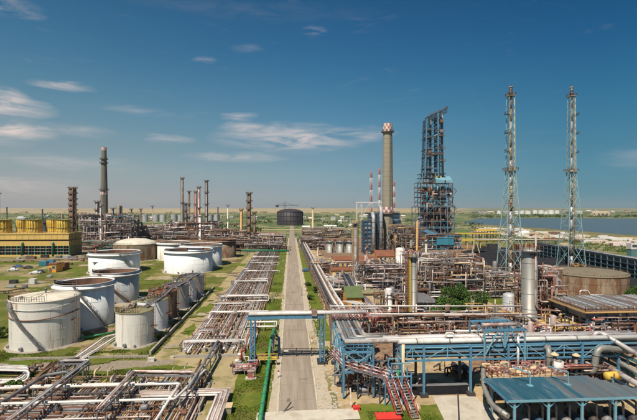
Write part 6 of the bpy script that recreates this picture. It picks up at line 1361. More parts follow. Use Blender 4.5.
m = MB(); m.bar(a, b, 2.4, 2.2); m.build('gallery', 'blue', t); m = MB(); m.bar(a+Vector((0, 0, 1.4)), b+Vector((0, 0, 1.4)), 2.8, .25); m.build('gallery_roof', 'steel_grey', t)
x0, x1, z0, z1 = A(437, 240, Y-8).x, A(454, 240, Y-8).x, A(440, 245, Y-8).z, A(440, 238, Y-8).z
for k in range(6): m = MB(); xa = x0+(x1-x0)*k/6; m.box(xa, Y-8, z0, xa+(x1-x0)/6-.08, Y-2, z1-(.15 if k % 2 else 0)); m.build('cladding_panel', 'teal', t)
m = MB(); m.box(x0-.3, Y-8.3, z1, x1+.3, Y-1.7, z1+.3); m.build('housing_roof', 'blue_light', t)
for k in range(5): q = a.lerp(b, k/4); m = MB(); m.bar((q.x, q.y, 0), (q.x, q.y, q.z-1), .5); m.build('trestle', 'blue', t)
for k in range(4): xx = x0+(x1-x0)*k/3; m = MB(); m.bar((xx, Y-7, 0), (xx, Y-7, z0), .4); m.build('trestle', 'blue', t)
# ================================================================== BIG ROUND TANK, AIR COOLER
t = tank(0, 0, 0, 0, 'very wide low grey-brown round tank with a flat ribbed roof at the right', 'tank_rust', 'flatcone', 'roof_olive', name='storage_tank', spec=(*(lambda s: (s[0], s[1]))(tank_spec(548, 630, 303, 278)), tank_spec(548, 630, 303, 278)[2], 7.9), extras=False) if False else None
x, y, R, H = tank_spec(548, 630, 303, 277.5)
t = T('storage_tank', 'very wide low grey-brown round tank with a flat sandy roof at the right', 'tank', (x, y, 0)); n = 96
m = MB(); m.lathe(x, y, [(R, -.1), (R, H)], n); m.build('shell', 'tank_rust', t)
m = MB(); m.lathe(x, y, [(R+.25, H-.2), (R+.25, H+.15), (R-.2, H+.2), (R*.6, H+.5), (.02, H+.8)], n); m.build('roof', 'tank_top', t)
mm_ = None
for k in range(60):                                             # lagging panels standing proud, with gaps
    a0, a1 = 2*PI*k/60+.006, 2*PI*(k+1)/60-.006
    for j in range(3):
        z0, z1 = H*j/3+.06, H*(j+1)/3-.3*(j == 2)-.06
        if mm_ is None or len(mm_) <= j:
            mm_ = mm_ or []; m = MB(); v = []
            for q in range(3):
                a = a0+(a1-a0)*q/2
                for z in (z0, z1): v.append((x+math.cos(a)*(R+.06), y+math.sin(a)*(R+.06), z))
            m._add(v, [(0, 2, 3, 1), (2, 4, 5, 3)]); mm_.append(m.build('lagging_panel', 'tank_rust', t))
        elif k > 0: o = mm_[j].copy(); C.objects.link(o); o.parent = t; o.rotation_euler.z = 2*PI*k/60
    if k == 0:
        pass
m = MB(); m.rail([(x+math.cos(2*PI*k/40)*(R-.1), y+math.sin(2*PI*k/40)*(R-.1), H+.2) for k in range(40)], .5, 3, .03, closed=True); m.build('top_rail', 'tank_rust', t)
t = T('roof_gear', 'rusty valve gear standing on the far side of the big round tank roof', 'machine', (x+3, y+R-2.5, H+.2)); r = random.Random(4)
for k in range(22): xx, yy = x+3+r.uniform(-3, 3.5), y+R-2.6+r.uniform(-.7, .7); m = MB(); m.tube([(xx, yy, H+.2), (xx, yy, H+r.uniform(.8, 2)), (xx+r.uniform(-1.4, 1.4), yy, H+r.uniform(.4, 1.8))], .12, 6); m.build('pipe', r.choice(['rust', 'brown', 'ochre']), t)
bent('white hoop pipe rising left of the big round tank', [A(553, 285, 128), A(553, 268, 128), A(549, 267, 130), A(549, 285, 130)], .35, 'white')
bent('thin pinkish pipe hoop in front of the big round tank', [A(568, 297, 105), A(567, 291, 105), A(556, 291, 105), A(545, 293, 105)], .22, 'pinkish')
bent('white looped pipe above the left end of the air cooler', [A(580, 297, 100), A(580, 290.5, 100), A(588, 290.5, 100), A(590, 295, 100), A(603, 295, 100)], .16, 'white')
t = T('air_cooler', 'large elevated air cooler with pale striped top and yellow-edged walkway at the right', 'air cooler', (68, 92, 0)); r = random.Random(6)
p0, p1 = G(581.5, 309.5, 9), G(556, 296, 9); X0, Y0, Y1 = (p0.x+p1.x)/2-.4, p0.y, p1.y; X1 = X0+22
for i in range(6):
    for y in (Y0, (Y0+Y1)/2, Y1): x = X0+(X1-X0)*i/5; m = MB(); m.bar((x, y, 0), (x, y, 8.6), .3); m.build('post', 'blue_dark', t)
for z in (4.4, 6.4):
    for y in (Y0, Y1): m = MB(); m.bar((X0, y, z), (X1, y, z), .22, .3); m.build('beam', 'blue_dark', t)
    m = MB(); m.bar((X0, Y0, z), (X0, Y1, z), .22, .3); m.build('beam', 'blue_dark', t)
m = MB(); m.box(X0+.3, Y0+.4, 6.9, X1-.3, Y1-.3, 8.5); m.build('plenum', 'steel_grey', t)
for i in range(5): x = X0+2+(X1-X0-4)*i/4; m = MB(); m.lathe(x, (Y0+Y1)/2, [(1.7, 5.8), (2.0, 6.9)], 20, False); m.build('fan_ring', 'dark', t)
nb = 24
for i in range(nb):
    x = X0+.2+(X1-X0-.6)*i/nb; m = MB(); m.box(x, Y0+.9, 8.9, x+.62, Y1-.2, 9.15); m.build('tube_bundle', ['silver', 'brown', 'tank_grey', 'pipe_grey', 'silver_pipe'][r.randrange(5)], t)
m = MB(); m.box(X0, Y0-.9, 8.62, X1, Y0+.5, 8.72); m.box(X0-.9, Y0-.9, 8.62, X0, Y1, 8.72); m.build('walkway', 'brown', t)
m = MB(); m.bar((X0-.9, Y0-.95, 8.6), (X1, Y0-.95, 8.6), .1, .28); m.bar((X0-.95, Y0-.9, 8.6), (X0-.95, Y1, 8.6), .1, .28); m.build('edge_strip', 'ochre', t)
m = MB(); m.rail([(X1, Y0-.85, 8.7), (X0-.85, Y0-.85, 8.7), (X0-.85, Y1, 8.7)], 1.05, 1.1, .04); m.build('railing', 'rust', t)
m = MB(); m.bar((X0+.6, Y0+.9, 5.2), (X0+9, Y0+.9, 2.2), .5, .5); m.build('duct', 'steel_grey', t)
for i in range(26): xx, yy = r.uniform(X0+.5, X1-2), r.uniform(Y0-.3, Y0+6); m = MB(); z = r.uniform(.8, 6); m.tube([(xx, yy, 0), (xx, yy, z), (xx+r.uniform(-4, 4), yy, z), (xx+r.uniform(-2, 2), yy+1, z+1)], r.choice([.09, .14, .2]), 7); m.build('pipe', r.choice(['dark', 'rust', 'steel_grey', 'pinkish', 'brown']), t)
bent('white curved pipe dangling in front of the air cooler', [A(619, 312, 84), A(621, 317, 84), A(619, 322, 84), A(614, 328, 84), A(611, 333, 84)], .26, 'white')
bent('yellow-edged beam sloping down left of the air cooler', [A(545, 322, 92), A(580, 338, 84)], .3, 'ochre')

# ================================================================== LONG PIPE BRIDGE RIGHT OF THE ROAD
P0, P1 = G(306, 247.6, 5), G(332, 297, 5); Pn = P0.lerp(P1, 1.10); Pf = G(300.5, 236.5, 5)
bridge('pipe_bridge', 'long straight bridge of white and brown pipes running along the right side of the road', [(Pf.x, Pf.y, 5), (P0.x, P0.y, 5), (P1.x, P1.y, 5), (Pn.x+.3, Pn.y, 5)], 6, [.26, .2, .3, .2, .24, .3], ['dark', 'brown', 'white', 'brown', 'pinkish', 'white'], .52, 7, 'steel_grey')
bridge('pipe_bridge', 'lower dark pipes under the long straight bridge', [(P0.x-1.2, P0.y, 3), (Pn.x-1.2, Pn.y, 3)], 3, .22, ['rust', 'brown', 'pinkish'], .5, 9, 'brown', beam=False)
# thin white horizontals across the middle
for (py, px0, px1, Y, rr, mt, lb, ys) in [(306, 330, 523, 92, .17, 'white', 'upper of two thin white pipes crossing behind the slim silver column', 0), (314, 340, 521, 90, .17, 'white', 'lower of two thin white pipes crossing behind the slim silver column', 0),
        (321.5, 408, 470, 88, .14, 'pinkish', 'thin pinkish pipe just above the rusty rack', 0), (331, 455, 482, 84, .25, 'white', 'short white pipe left of the blue gantry frame', 0)]:
    a, b = A(px0, py, Y), A(px1, py, Y); t = T('thin_pipe', lb, 'pipe', (a.x, Y, 0)); m = MB(); m.tube([a, b], rr, 8); m.build('pipe', mt, t); k = int((b.x-a.x)/5.5)
    for i in range(k+1): xx = a.x+.3+(b.x-a.x-.6)*i/max(1, k); m = MB(); m.bar((xx, Y+.05, 0), (xx, Y+.05, a.z-rr), .18); m.build('support', 'brown', t)
bridge('pipe_crossover', 'pinkish pipes branching from the long bridge towards the ochre buildings', [G3(314, 262.5, 4.5), G3(362, 262, 4.5)], 4, .2, ['pinkish', 'white', 'brown'], .5, 5, 'brown')
bridge('pipe_crossover', 'pale pipes branching right from the near end of the long bridge', [G3(329, 290, 3.5), G3(352, 290, 3.5)], 5, .2, ['white', 'pinkish', 'silver_pipe'], .55, 4, 'brown')
bridge('pipe_crossover', 'grey pipe bundle slanting down right of the green-roofed shed', [G3(362, 297, 5.5), G3(382, 318, 3.5)], 5, .2, ['pipe_grey', 'pinkish', 'silver_pipe'], .5, 4, 'steel_grey')
bridge('pipe_crossover', 'dark slanting conveyor-like pipe bundle behind the green-roofed shed', [G3(345, 275, 6), G3(356, 296, 6)], 5, .3, ['dark', 'pipe_grey', 'dark'], .6, 5, 'steel_grey')
for k, (py, lb) in enumerate([(229.5, 'far pale pipe bridge across the end of the road'), (240, 'dark pipe bridge beyond the brown lattice column')]):
    Y = 560 if k == 0 else 420; a, b = A(246 if k == 0 else 240, py, Y), A(304 if k == 0 else 282, py, Y); t = T('far_pipe_bridge', lb, 'pipe rack', (a.x, Y, 0)); m = MB(); m.bar(a, b, 1.5, 1.0); m.build('pipe_bundle', 'ochre_pale' if k == 0 else 'brown', t)
    for i in range(7): q = a.lerp(b, i/6); m = MB(); m.bar((q.x, q.y, 0), q, .5); m.build('support', 'steel_grey', t)

# ================================================================== BUILDINGS
def house(label, pl, pr_, pb, pe, pt, depth, wall, roof, seed=1, windows=4, name='works_building', gable='x', flat=False, doors=1):
    a = G(pl, pb); b = G(pr_, pb); y0 = (a.y+b.y)/2; x0, x1 = A(pl, pb, y0).x, A(pr_, pb, y0).x; H = A((pl+pr_)/2, pe, y0).z; top = max(H+.4, A((pl+pr_)/2, pt, y0+depth/2).z)
    r = random.Random(seed); t = T(name, label, 'building', ((x0+x1)/2, y0, 0)); y1 = y0+depth
    m = MB(); m.box(x0, y0, -.1, x1, y1, H)
    m.build('wall', wall, t)
    if flat: m = MB(); m.box(x0-.3, y0-.3, H, x1+.3, y1+.3, H+.35); m.build('roof', roof, t)
    else:
        e = .45; yc = (y0+y1)/2; m = MB()
        m._add([(x0-e, y0-e, H), (x1+e, y0-e, H), (x1+e, yc, top), (x0-e, yc, top), (x0-e, y1+e, H), (x1+e, y1+e, H)], [(0, 1, 2, 3), (3, 2, 5, 4)]); m._add([(x0-e, y0-e, H-.18), (x1+e, y0-e, H-.18), (x1+e, yc, top-.18), (x0-e, yc, top-.18), (x0-e, y1+e, H-.18), (x1+e, y1+e, H-.18)], [(3, 2, 1, 0), (4, 5, 2, 3), ]); 
        m._add([(x0-e, y0-e, H-.18), (x1+e, y0-e, H-.18), (x1+e, y0-e, H), (x0-e, y0-e, H)], [(0, 1, 2, 3)]); m.build('roof', roof, t)
        m = MB(); m._add([(x0, y0, H), (x0, y1, H), (x0, yc, top-.2), (x1, y0, H), (x1, y1, H), (x1, yc, top-.2)], [(0, 2, 1), (3, 4, 5)]); m.build('gable', wall, t)
    for i in range(windows):
        xx = x0+(x1-x0)*(i+.6)/(windows+.3); wd = min(1.5, (x1-x0)/windows*.5); m = MB(); m.box(xx, y0-.05, H*.45, xx+wd, y0+.02, H*.8); w_ = m.build('window', 'glass', t)
        m = MB(); m.bar((xx-.06, y0-.07, H*.45), (xx+wd+.06, y0-.07, H*.45), .12); m.bar((xx-.06, y0-.07, H*.8), (xx+wd+.06, y0-.07, H*.8), .12); m.bar((xx, y0-.07, H*.45), (xx, y0-.07, H*.8), .12); m.bar((xx+wd, y0-.07, H*.45), (xx+wd, y0-.07, H*.8), .12); m.build('frame', 'white', w_)
    for i in range(doors): xx = x0+(x1-x0)*(.08+.8*i); m = MB(); m.box(xx, y0-.06, 0, xx+1.2, y0+.02, min(2.2, H*.8)); m.build('door', 'brown', t)
    return t
house('brown-roofed ochre building nearest the long pipe bridge before the silver tanks', 334, 354, 271, 260, 256, 12, 'ochre', 'roof_brown', 1, 4)
house('lower ochre annex in front of the nearest brown-roofed building', 332, 353, 281, 270, 267, 8, 'ochre', 'roof_brown', 2, 3)
house('long ochre building with brown roof below the right chimney', 377, 396, 264, 256, 250, 14, 'ochre', 'roof_brown', 3, 4)
house('long low hall with brown roof left of the one below the chimney', 357, 378, 266, 261, 256, 12, 'chimney', 'roof_brown', 4, 5)
house('long brown-roofed shed in front of the chimney buildings', 364, 398, 275, 269.5, 266, 8, 'ochre', 'roof_brown', 5, 6)
house('small ochre building with pink roof near the process frames', 371, 392, 284, 276, 273, 7, 'ochre_pale', 'pinkish', 6, 4)
house('yellow-walled shed with a faded green roof', 347.5, 362, 322, 297, 286, 10, 'orange', 'roof_green', 7, 2, name='green_roof_shed')
house('small tan building partly behind the yellow-walled shed', 350, 383, 303, 293, 290, 6, 'ochre_pale', 'roof_olive', 8, 2)
house('flat roofed grey hall left of the trees behind the slim silver column', 417, 436, 318, 302, 297, 12, 'concrete', 'steel_grey', 9, 3, flat=False)
house('pale flat-roofed low building by the small white tank', 350, 372, 296, 287, 285, 8, 'dirt', 'concrete_light', 10, 2, flat=True)
p = G(439, 320); t = T('orange_cabin', 'small bright orange cabin standing before the green trees', 'cabin', (p.x, p.y, 0)); H = 3.0
for k in range(2): m = MB(); m.cbox(p.x, p.y, H*k*.52, 1.9, 1.5, H*.5); m.build('module', 'orange', t)
m = MB(); m.cbox(p.x, p.y, H*1.02, 2.2, 1.8, .12); m.build('roof', 'steel_grey', t); m = MB(); m.box(p.x-.6, p.y-.82, .2, p.x+.2, p.y-.74, 1.3); m.build('door', 'brown', t)
for k in (-1, 1): m = MB(); m.bar((p.x+k*1.25, p.y, 0), (p.x+k*1.25, p.y, H+.8), .14); m.build('post', 'dark', t)
p = G(426, 292); t = T('white_drum_vessel', 'white horizontal vessel on saddles beside the grey hall', 'vessel', (p.x, p.y, 0)); z = A(426, 290.5, p.y).z+.6; m = MB(); m.drum((p.x-1.6, p.y, z), (p.x+2.2, p.y, z), 1.15, 16); m.build('vessel', 'white', t)
for dx in (-1, 1.6): m = MB(); m.cbox(p.x+dx, p.y, 0, .5, 1.6, z-.9); m.build('saddle', 'concrete', t)
p = G(470, 280); t = T('sphere_vessel', 'silver round vessel high in the brown frames right of the trees', 'vessel', (p.x, p.y, 0)); zz = A(469, 262, p.y).z; m = MB(); m.lathe(p.x, p.y-3, [(.02, zz-1.5), (1, zz-1.15), (1.5, zz), (1, zz+1.15), (.02, zz+1.5)], 20); m.build('vessel', 'silver', t); m = MB()
for a in range(4): m.bar((p.x+math.cos(a*1.57)*1.3, p.y-3+math.sin(a*1.57)*1.3, 0), (p.x+math.cos(a*1.57)*1.3, p.y-3+math.sin(a*1.57)*1.3, zz), .22)
m.build('legs', 'steel_grey', t)
# yellow cooling tower block
t = T('cooling_tower_block', 'long yellow cooling tower block with open dark lower storey at the left', 'building', (*G(30, 256)[:2], 0))
a, b = G(-45, 256.3), G(69, 256.3); y0 = b.y; x0, x1 = A(-60, 256, y0).x, b.x; Z = lambda py: A(30, py, y0).z; dp = 16
m = MB(); m.box(x0, y0, Z(246), x1, y0+dp, Z(241.2)); m.build('lower_fascia', 'yellow_wall', t)
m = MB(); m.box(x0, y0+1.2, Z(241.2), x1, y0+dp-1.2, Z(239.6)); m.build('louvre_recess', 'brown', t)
n = 22
for i in range(n): xa, xb = x0+(x1-x0)*i/n+.06, x0+(x1-x0)*(i+1)/n-.06; m = MB(); m.box(xa, y0-.12, Z(239.6), xb, y0+dp, Z(234.3)); m.build('wall_panel', 'yellow_wall', t)
m = MB(); m.box(x0-.3, y0-.5, Z(234.3), x1+.3, y0+dp+.3, Z(233.2)); m.build('parapet', 'yellow_wall', t)
for i in range(n*2+1):
    xx = x0+(x1-x0)*i/(n*2); m = MB(); m.bar((xx, y0+.3, 0), (xx, y0+.3, Z(246)), .5 if i % 2 == 0 else .3); m.build('post', 'dark' if i % 2 else 'green_dark', t)
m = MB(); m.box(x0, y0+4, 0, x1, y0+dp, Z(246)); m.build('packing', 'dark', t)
m = MB(); m.box(x0, y0-.6, 0, x1, y0+.1, 1.1); m.build('basin_wall', 'yellow_wall', t)
for z in (3.0, 4.8): m = MB(); m.bar((x0, y0+.1, z), (x1, y0+.1, z), .2); m.build('rail', 'pinkish', t)
for px in (23, 53.5): xx = A(px, 250, y0).x; m = MB(); m.tube([(xx, y0-.9, .3), (xx, y0-.9, Z(243)), (xx, y0+.1, Z(243))], .5, 10); m.build('riser', 'green_dark', t)
for i in range(9): yy = y0+dp*(i+.5)/9; m = MB(); m.bar((x1+.1, yy, 0), (x1+.1, yy, Z(234)), .35); m.build('side_post', 'roof_olive', t)
m = MB(); m.box(x1-.05, y0+.2, 0, x1+.04, y0+dp, Z(246)); m.build('side_wall', 'roof_olive', t)
m = MB(); m.rail([(x0, y0-.3, Z(233.2)), (x1, y0-.3, Z(233.2)), (x1, y0+dp, Z(233.2))], 1.2, 2.2, .07); m.build('railing', 'brown', t)
zt = Z(233.2)
def fan(px, back, rr, lb):
    p = A(px, 228, y0+(5.5 if not back else 11)); r = rr; f = T('fan_stack', lb, 'fan stack', (p.x, p.y, zt), 'yellow fan stacks on the cooling tower'); hh = 8.2
    m = MB(); m.lathe(p.x, p.y, [(r*1.12, zt), (r*1.0, zt+hh*.35), (r*.97, zt+hh*.6), (r*1.04, zt+hh), (r*.98, zt+hh), (r*.9, zt+hh*.5)], 40); m.build('shell', 'yellow', f)
    m = MB(); nn = 20
    for i in range(nn): a_ = 2*PI*i/nn; m.bar((p.x+math.cos(a_)*r*1.10, p.y+math.sin(a_)*r*1.10, zt), (p.x+math.cos(a_)*r*1.06, p.y+math.sin(a_)*r*1.06, zt+hh), .22)
    m.build('rib', 'yellow', f)
    for z in (.36, .97): m = MB(); m.lathe(p.x, p.y, [(r*1.02, zt+hh*z), (r*1.13, zt+hh*z), (r*1.13, zt+hh*z+.3), (r*1.02, zt+hh*z+.3)], 40, False); m.build('hoop', 'roof_olive', f)
for px, back, rr, lb in [(2, 0, 4.6, 'yellow fan stack cut by the left picture edge'), (22, 1, 2.7, 'rear yellow fan stack left of the front middle one'), (34, 0, 3.9, 'front middle yellow fan stack'), (52, 1, 2.7, 'rear yellow fan stack left of the rightmost one'), (63.5, 0, 3.9, 'rightmost front yellow fan stack'), (-14, 1, 4.4, 'rear fan stack outside the left picture edge')]: fan(px, back, rr, lb)
# cars and containers in the left yard
def car(px, py, col, rz, label):
    p = G(px, py); t = T('parked_car', label, 'car', (0, 0, 0), 'cars parked in the left yard'); L_, W_ = 2.15, .86
    m = MB(); prof = [(-L_, .35), (-L_, .78), (-L_*.92, .88), (-L_*.55, .95), (-L_*.3, 1.42), (L_*.35, 1.44), (L_*.62, .98), (L_*.93, .88), (L_, .62), (L_, .35)]; v = []
    for k, yy in enumerate((-W_, -W_*.93, W_*.93, W_)):
        ins = .0 if k in (1, 2) else .0
        for x_, z_ in prof: v.append((x_*(1 if k in (1, 2) else .97), yy*(1 if z_ < 1 else .82), z_))
    n_ = len(prof); m._add(v, [(k*n_+i, k*n_+(i+1) % n_, (k+1)*n_+(i+1) % n_, (k+1)*n_+i) for k in range(3) for i in range(n_)]+[tuple(range(n_)), tuple(reversed(range(3*n_, 4*n_)))]); m.build('body', col, t)
    for s in (-1, 1): m = MB(); m._add([(-L_*.28, s*W_*.84, 1.36), (L_*.33, s*W_*.84, 1.38), (L_*.54, s*W_*.95, 1.02), (-L_*.48, s*W_*.95, 1.0)], [(0, 1, 2, 3) if s < 0 else (3, 2, 1, 0)]); m.build('side_window', 'glass', t)
    m = MB(); m._add([(L_*.38, -.66, 1.42), (L_*.38, .66, 1.42), (L_*.61, .76, 1.03), (L_*.61, -.76, 1.03)], [(0, 3, 2, 1)]); m.build('windscreen', 'glass', t)
    for sx in (-.62, .62):
        for sy in (-1, 1): m = MB(); m.tube([(sx*L_, sy*(W_-.2), .33), (sx*L_, sy*(W_+.02), .33)], .33, 14); w_ = m.build('wheel', 'rubber', t); m = MB(); m.tube([(sx*L_, sy*(W_+.02), .33), (sx*L_, sy*(W_+.04), .33)], .18, 10); m.build('rim', 'silver', w_)
    for s in (-.6, .6): m = MB(); m.cbox(L_*.985, s, .62, .1, .3, .14); m.build('headlight', 'white', t)
    t.location = (p.x, p.y, 0.05); t.rotation_euler.z = rz; ORG[t.name] = Vector()
car(13, 271, 'car_white', .25, 'white car parked at the left end of the small car group'); car(18, 267.5, 'car_blue', .3, 'dark blue car right of the white one'); car(28, 268.5, 'car_dark', .2, 'black car right of the dark blue one'); car(35.5, 274, 'car_white', .15, 'pale car parked on the track near the orange shed'); car(306.5, 271.5, 'car_blue', .1, 'dark blue car parked on the right verge beside the long pipe bridge'); car(304, 249, 'car_dark', .4, 'dark car far up the road beside the pipe bridge'); car(40, 273, 'car_dark', .1, 'dark car behind the pale one by the orange shed')
def crate(px, py, w_, d_, h, mat, lb, nm='container', cat='container'):
    p = G(px, py); t = T(nm, lb, cat, (p.x, p.y, 0)); m = MB(); m.cbox(p.x, p.y+d_/2, .12, w_, d_, h); m.build('box', mat, t); k = max(4, int(w_/.45)); m = MB()
    for i in range(k): m.cbox(p.x-w_/2+w_*(i+.5)/k, p.y-.03, .2, w_/k*.5, .06, h-.2)
    m.build('rib', mat, t); m = MB(); m.cbox(p.x, p.y+d_/2, h+.12, w_+.1, d_+.1, .08); m.build('roof', mat, t)
    for s in (-1, 1): m = MB(); m.cbox(p.x+s*w_*.4, p.y+d_/2, 0, .3, d_, .12); m.build('skid', 'dark', t)
crate(42.5, 266, 3.6, 2.6, 2.1, 'teal', 'teal container left of the blue one in the left yard'); crate(50, 264.5, 3.2, 2.4, 2.0, 'blue', 'blue container beside the teal one in the left yard')
crate(31.5, 284.5, 2.2, 2.0, 1.9, 'white', 'small white cabin box on the track above the big white tank'); crate(12.5, 284, 2.6, 1.6, 1.3, 'dark', 'dark low trailer-like box left of the small white cabin'); crate(24, 288, 1.6, 1.0, .8, 'steel_grey', 'small grey crate below the small white cabin')
p = G(56, 272.5); t = house('small shed with orange front wall and brown side by the containers', 48.5, 56, 272.5, 264.5, 263.5, 6, 'orange', 'roof_brown', 20, 1, name='orange_shed', flat=True)
crate(60.5, 270, 3.8, 4.5, 3.0, 'roof_brown', 'brown shed attached to the right of the orange-fronted one', 'brown_shed', 'shed')
for i, (px, py) in enumerate([(58, 258), (66, 258.5), (30, 260), (24, 258), (44, 258), (72, 260), (20, 262)]): crate(px, py, 3+i % 3, 2, 1.2+.3*(i % 3), ['steel_grey', 'tank_grey', 'brown', 'concrete', 'dark'][i % 5], ['grey equipment box below the yellow block, third from its right end', 'pale grey box in front of the right corner of the yellow block', 'brown box midway along the yellow block', 'concrete-coloured box left of the brown one', 'dark box in front of the yellow block near the green riser', 'grey box just right of the yellow block', 'pale box behind the parked cars'][i], 'equipment_box', 'box')
bridge('yard_pipeline', 'low brown pipeline running across the left yard in front of the yellow block', [G3(-25, 262, 1.0), G3(86, 258.5, 1.0), G3(92, 256, 1.0)], 4, .22, ['brown', 'pipe_grey', 'pinkish', 'rust'], .7, 6, 'steel_grey', cat='pipeline')
bridge('yard_pipeline', 'rusty pipeline across the left yard behind the biggest white tank', [G3(-25, 293, .9), G3(8, 291, .9), G3(24, 288.5, .9)], 3, .18, ['rust', 'brown', 'pinkish'], .6, 5, 'steel_grey', cat='pipeline')
rk = random.Random(14)
for i in range(16):
    px, py = rk.uniform(2, 84), rk.choice([258, 261, 265, 277, 281, 287])+rk.uniform(-1.5, 1.5); c_ = rk.choice(['steel_grey', 'brown', 'concrete', 'rust', 'tank_grey']); crate(px, py, rk.uniform(.9, 2.6), rk.uniform(.8, 2), rk.uniform(.4, 1.1), c_, {'steel_grey': 'small dark grey box lying on the rough grass of the left yard', 'brown': 'small brown box lying on the rough grass of the left yard', 'concrete': 'small concrete block on the rough grass of the left yard', 'rust': 'small rusty box on the rough grass of the left yard', 'tank_grey': 'small pale grey box on the rough grass of the left yard'}[c_], 'yard_box', 'box'); list(o for o in bpy.data.objects if o.name.startswith('yard_box'))[-1]['group'] = 'odd boxes lying about the left yard'
# black tank and crane
p = G(290, 225.5); D = p.y; R = 13.2/F*D; x, y = p.x, p.y+R; H = A(290, 211.8, p.y).z; t = T('black_tank', 'big black domed tank at the end of the road with a crane beside it', 'tank', (x, y, 0))
m = MB(); m.lathe(x, y, [(R, 0), (R, H), (R*.98, H+.3), (R*.75, H+3), (R*.4, H+4.6), (.05, H+5)], 64); m.build('shell', 'black_tank', t)
for k in range(24): a = 2*PI*k/24; m = MB(); m.bar((x+math.cos(a)*(R+.2), y+math.sin(a)*(R+.2), 0), (x+math.cos(a)*(R+.2), y+math.sin(a)*(R+.2), H), .7); m.build('rib', 'black_tank', t)
for z in (.33, .66, 1.0): m = MB(); m.lathe(x, y, [(R, H*z-.3), (R+.5, H*z-.3), (R+.5, H*z+.3), (R, H*z+.3)], 64, False); m.build('hoop', 'black_tank', t)
t = T('tower_crane', 'dark tower crane standing behind the black tank', 'crane', (A(284.5, 220, 760).x, 760, 0)); X = A(284.5, 205, 760).x; zt = A(284, 205.3, 760).z; m = MB(); lat_col(m, X, 760, 0, zt+5, 2, 2, 3, .5); m.build('mast', 'dark', t)
xa, xb = A(275.5, 205, 760).x, A(299, 205, 760).x; m = MB(); m.bar((xa, 760, zt), (xb, 760, zt), .9, .9); m.bar((X, 760, zt+5), (xb-8, 760, zt+.5), .35); m.bar((X, 760, zt+5), (xa+1, 760, zt+.5), .35); m.build('jib', 'dark', t); m = MB(); m.cbox(xa+3, 760, zt-3.5, 5, 2, 3); m.build('counterweight', 'dark', t); m = MB(); m.cbox(X+2, 759, zt-2.5, 2.2, 2, 2.4); m.build('cab', 'steel_grey', t)
# far white tanks beyond the lake and far left tanks
def fartank(px, w_, pyt, Y, lb, mat, grp):
    p = A(px, 214, Y); R = w_/2/F*Y; H = max(4, A(px, pyt+.5, Y).z); t = T('far_tank', lb, 'tank', (p.x, Y, 0), grp); m = MB(); m.lathe(p.x, Y, [(R, 0), (R, H)], 24); m.build('shell', mat, t); m = MB(); m.lathe(p.x, Y, [(R+.3, H), (R*.5, H+R*.08), (.1, H+R*.12)], 24); m.build('roof', mat, t)
gl = 'row of far white tanks beyond the lake'
for i, (px, w_, pt) in enumerate([(499, 4, 210.4), (517, 4, 211), (522, 5, 210.4), (528, 6, 210.6), (535, 5, 209.9), (541, 6, 210.2), (546, 4, 211), (551, 6, 209.8), (557, 5, 210.2), (573, 4, 210.8)]):
    fartank(px, w_, pt, 1850+40*(i % 3), '%s white storage tank from the left in the far row beyond the lake' % ['first', 'second', 'third', 'fourth', 'fifth', 'sixth', 'seventh', 'eighth', 'ninth', 'tenth', 'eleventh'][i], 'far_white', gl)
for i in range(9): fartank(145+i*9+(i % 2)*2, 6, 214.2, 900+30*(i % 2), '%s pale tank of the far row behind the stack group, counted from the left' % ['first', 'second', 'third', 'fourth', 'fifth', 'sixth', 'seventh', 'eighth', 'ninth'][i], 'tank_grey', 'far pale tanks behind the stack group')
rf = random.Random(17)
def farhouse(px, w_, Y, h, wall, roof, lb, grp):
    if grp: lb = {'far_white': 'white', 'far_beige': 'beige', 'tank_grey': 'grey'}[wall]+'-walled '+lb+(', '+('near' if Y < (1000 if 'shed' in lb else 2300) else 'far')+' ' + ('left' if px < (135 if 'left' in lb else 375 if 'right' in lb else 555) else 'right')+' part')
    p = A(px, 214, Y); W2 = w_/2/F*Y; t = T('far_building', lb, 'building', (p.x, Y, 0), grp); m = MB(); m.cbox(p.x, Y, 0, W2*2, 14, h); m.build('wall', wall, t); m = MB(); z = h
    m._add([(p.x-W2-.5, Y-7.5, z), (p.x+W2+.5, Y-7.5, z), (p.x+W2+.5, Y, z+h*.35), (p.x-W2-.5, Y, z+h*.35), (p.x-W2-.5, Y+7.5, z), (p.x+W2+.5, Y+7.5, z)], [(0, 1, 2, 3), (3, 2, 5, 4), (0, 3, 4), (1, 5, 2)]); m.build('roof', roof, t)
    m = MB()
    for k in range(4): m.cbox(p.x-W2*.8+W2*1.6*k/3.3, Y-7.05, h*.35, W2*.2, .1, h*.35)
    m.build('window', 'dark', t)
for i in range(34):
    px = rf.uniform(455, 660) if i % 2 else rf.uniform(500, 600); farhouse(px, rf.uniform(2.5, 7), rf.uniform(1950, 2700), rf.uniform(5, 11), rf.choice(['far_white', 'far_beige', 'tank_grey']), rf.choice(['roof_brown', 'tank_grey', 'far_white']), 'low building in the settlement beyond the lake', 'distant buildings beyond the lake')
for i in range(26):
    farhouse(rf.uniform(300, 455), rf.uniform(3, 9), rf.uniform(700, 1600), rf.uniform(3, 6), rf.choice(['far_white', 'far_beige', 'tank_grey']), rf.choice(['roof_brown', 'tank_grey', 'far_white', 'far_beige']), 'low shed on the green plain right of the road', 'distant sheds on the plain right of the road')
for i in range(12): farhouse(rf.uniform(10, 270), rf.uniform(3, 8), rf.uniform(800, 1500), rf.uniform(3, 6), rf.choice(['far_white', 'far_beige', 'tank_grey']), rf.choice(['tank_grey', 'far_white']), 'low shed on the green plain left of the road', 'distant sheds on the plain left of the road')
farhouse(600, 19, 1450, 12, 'far_beige', 'far_beige', 'long sandy building beyond the lake near the right edge', None)
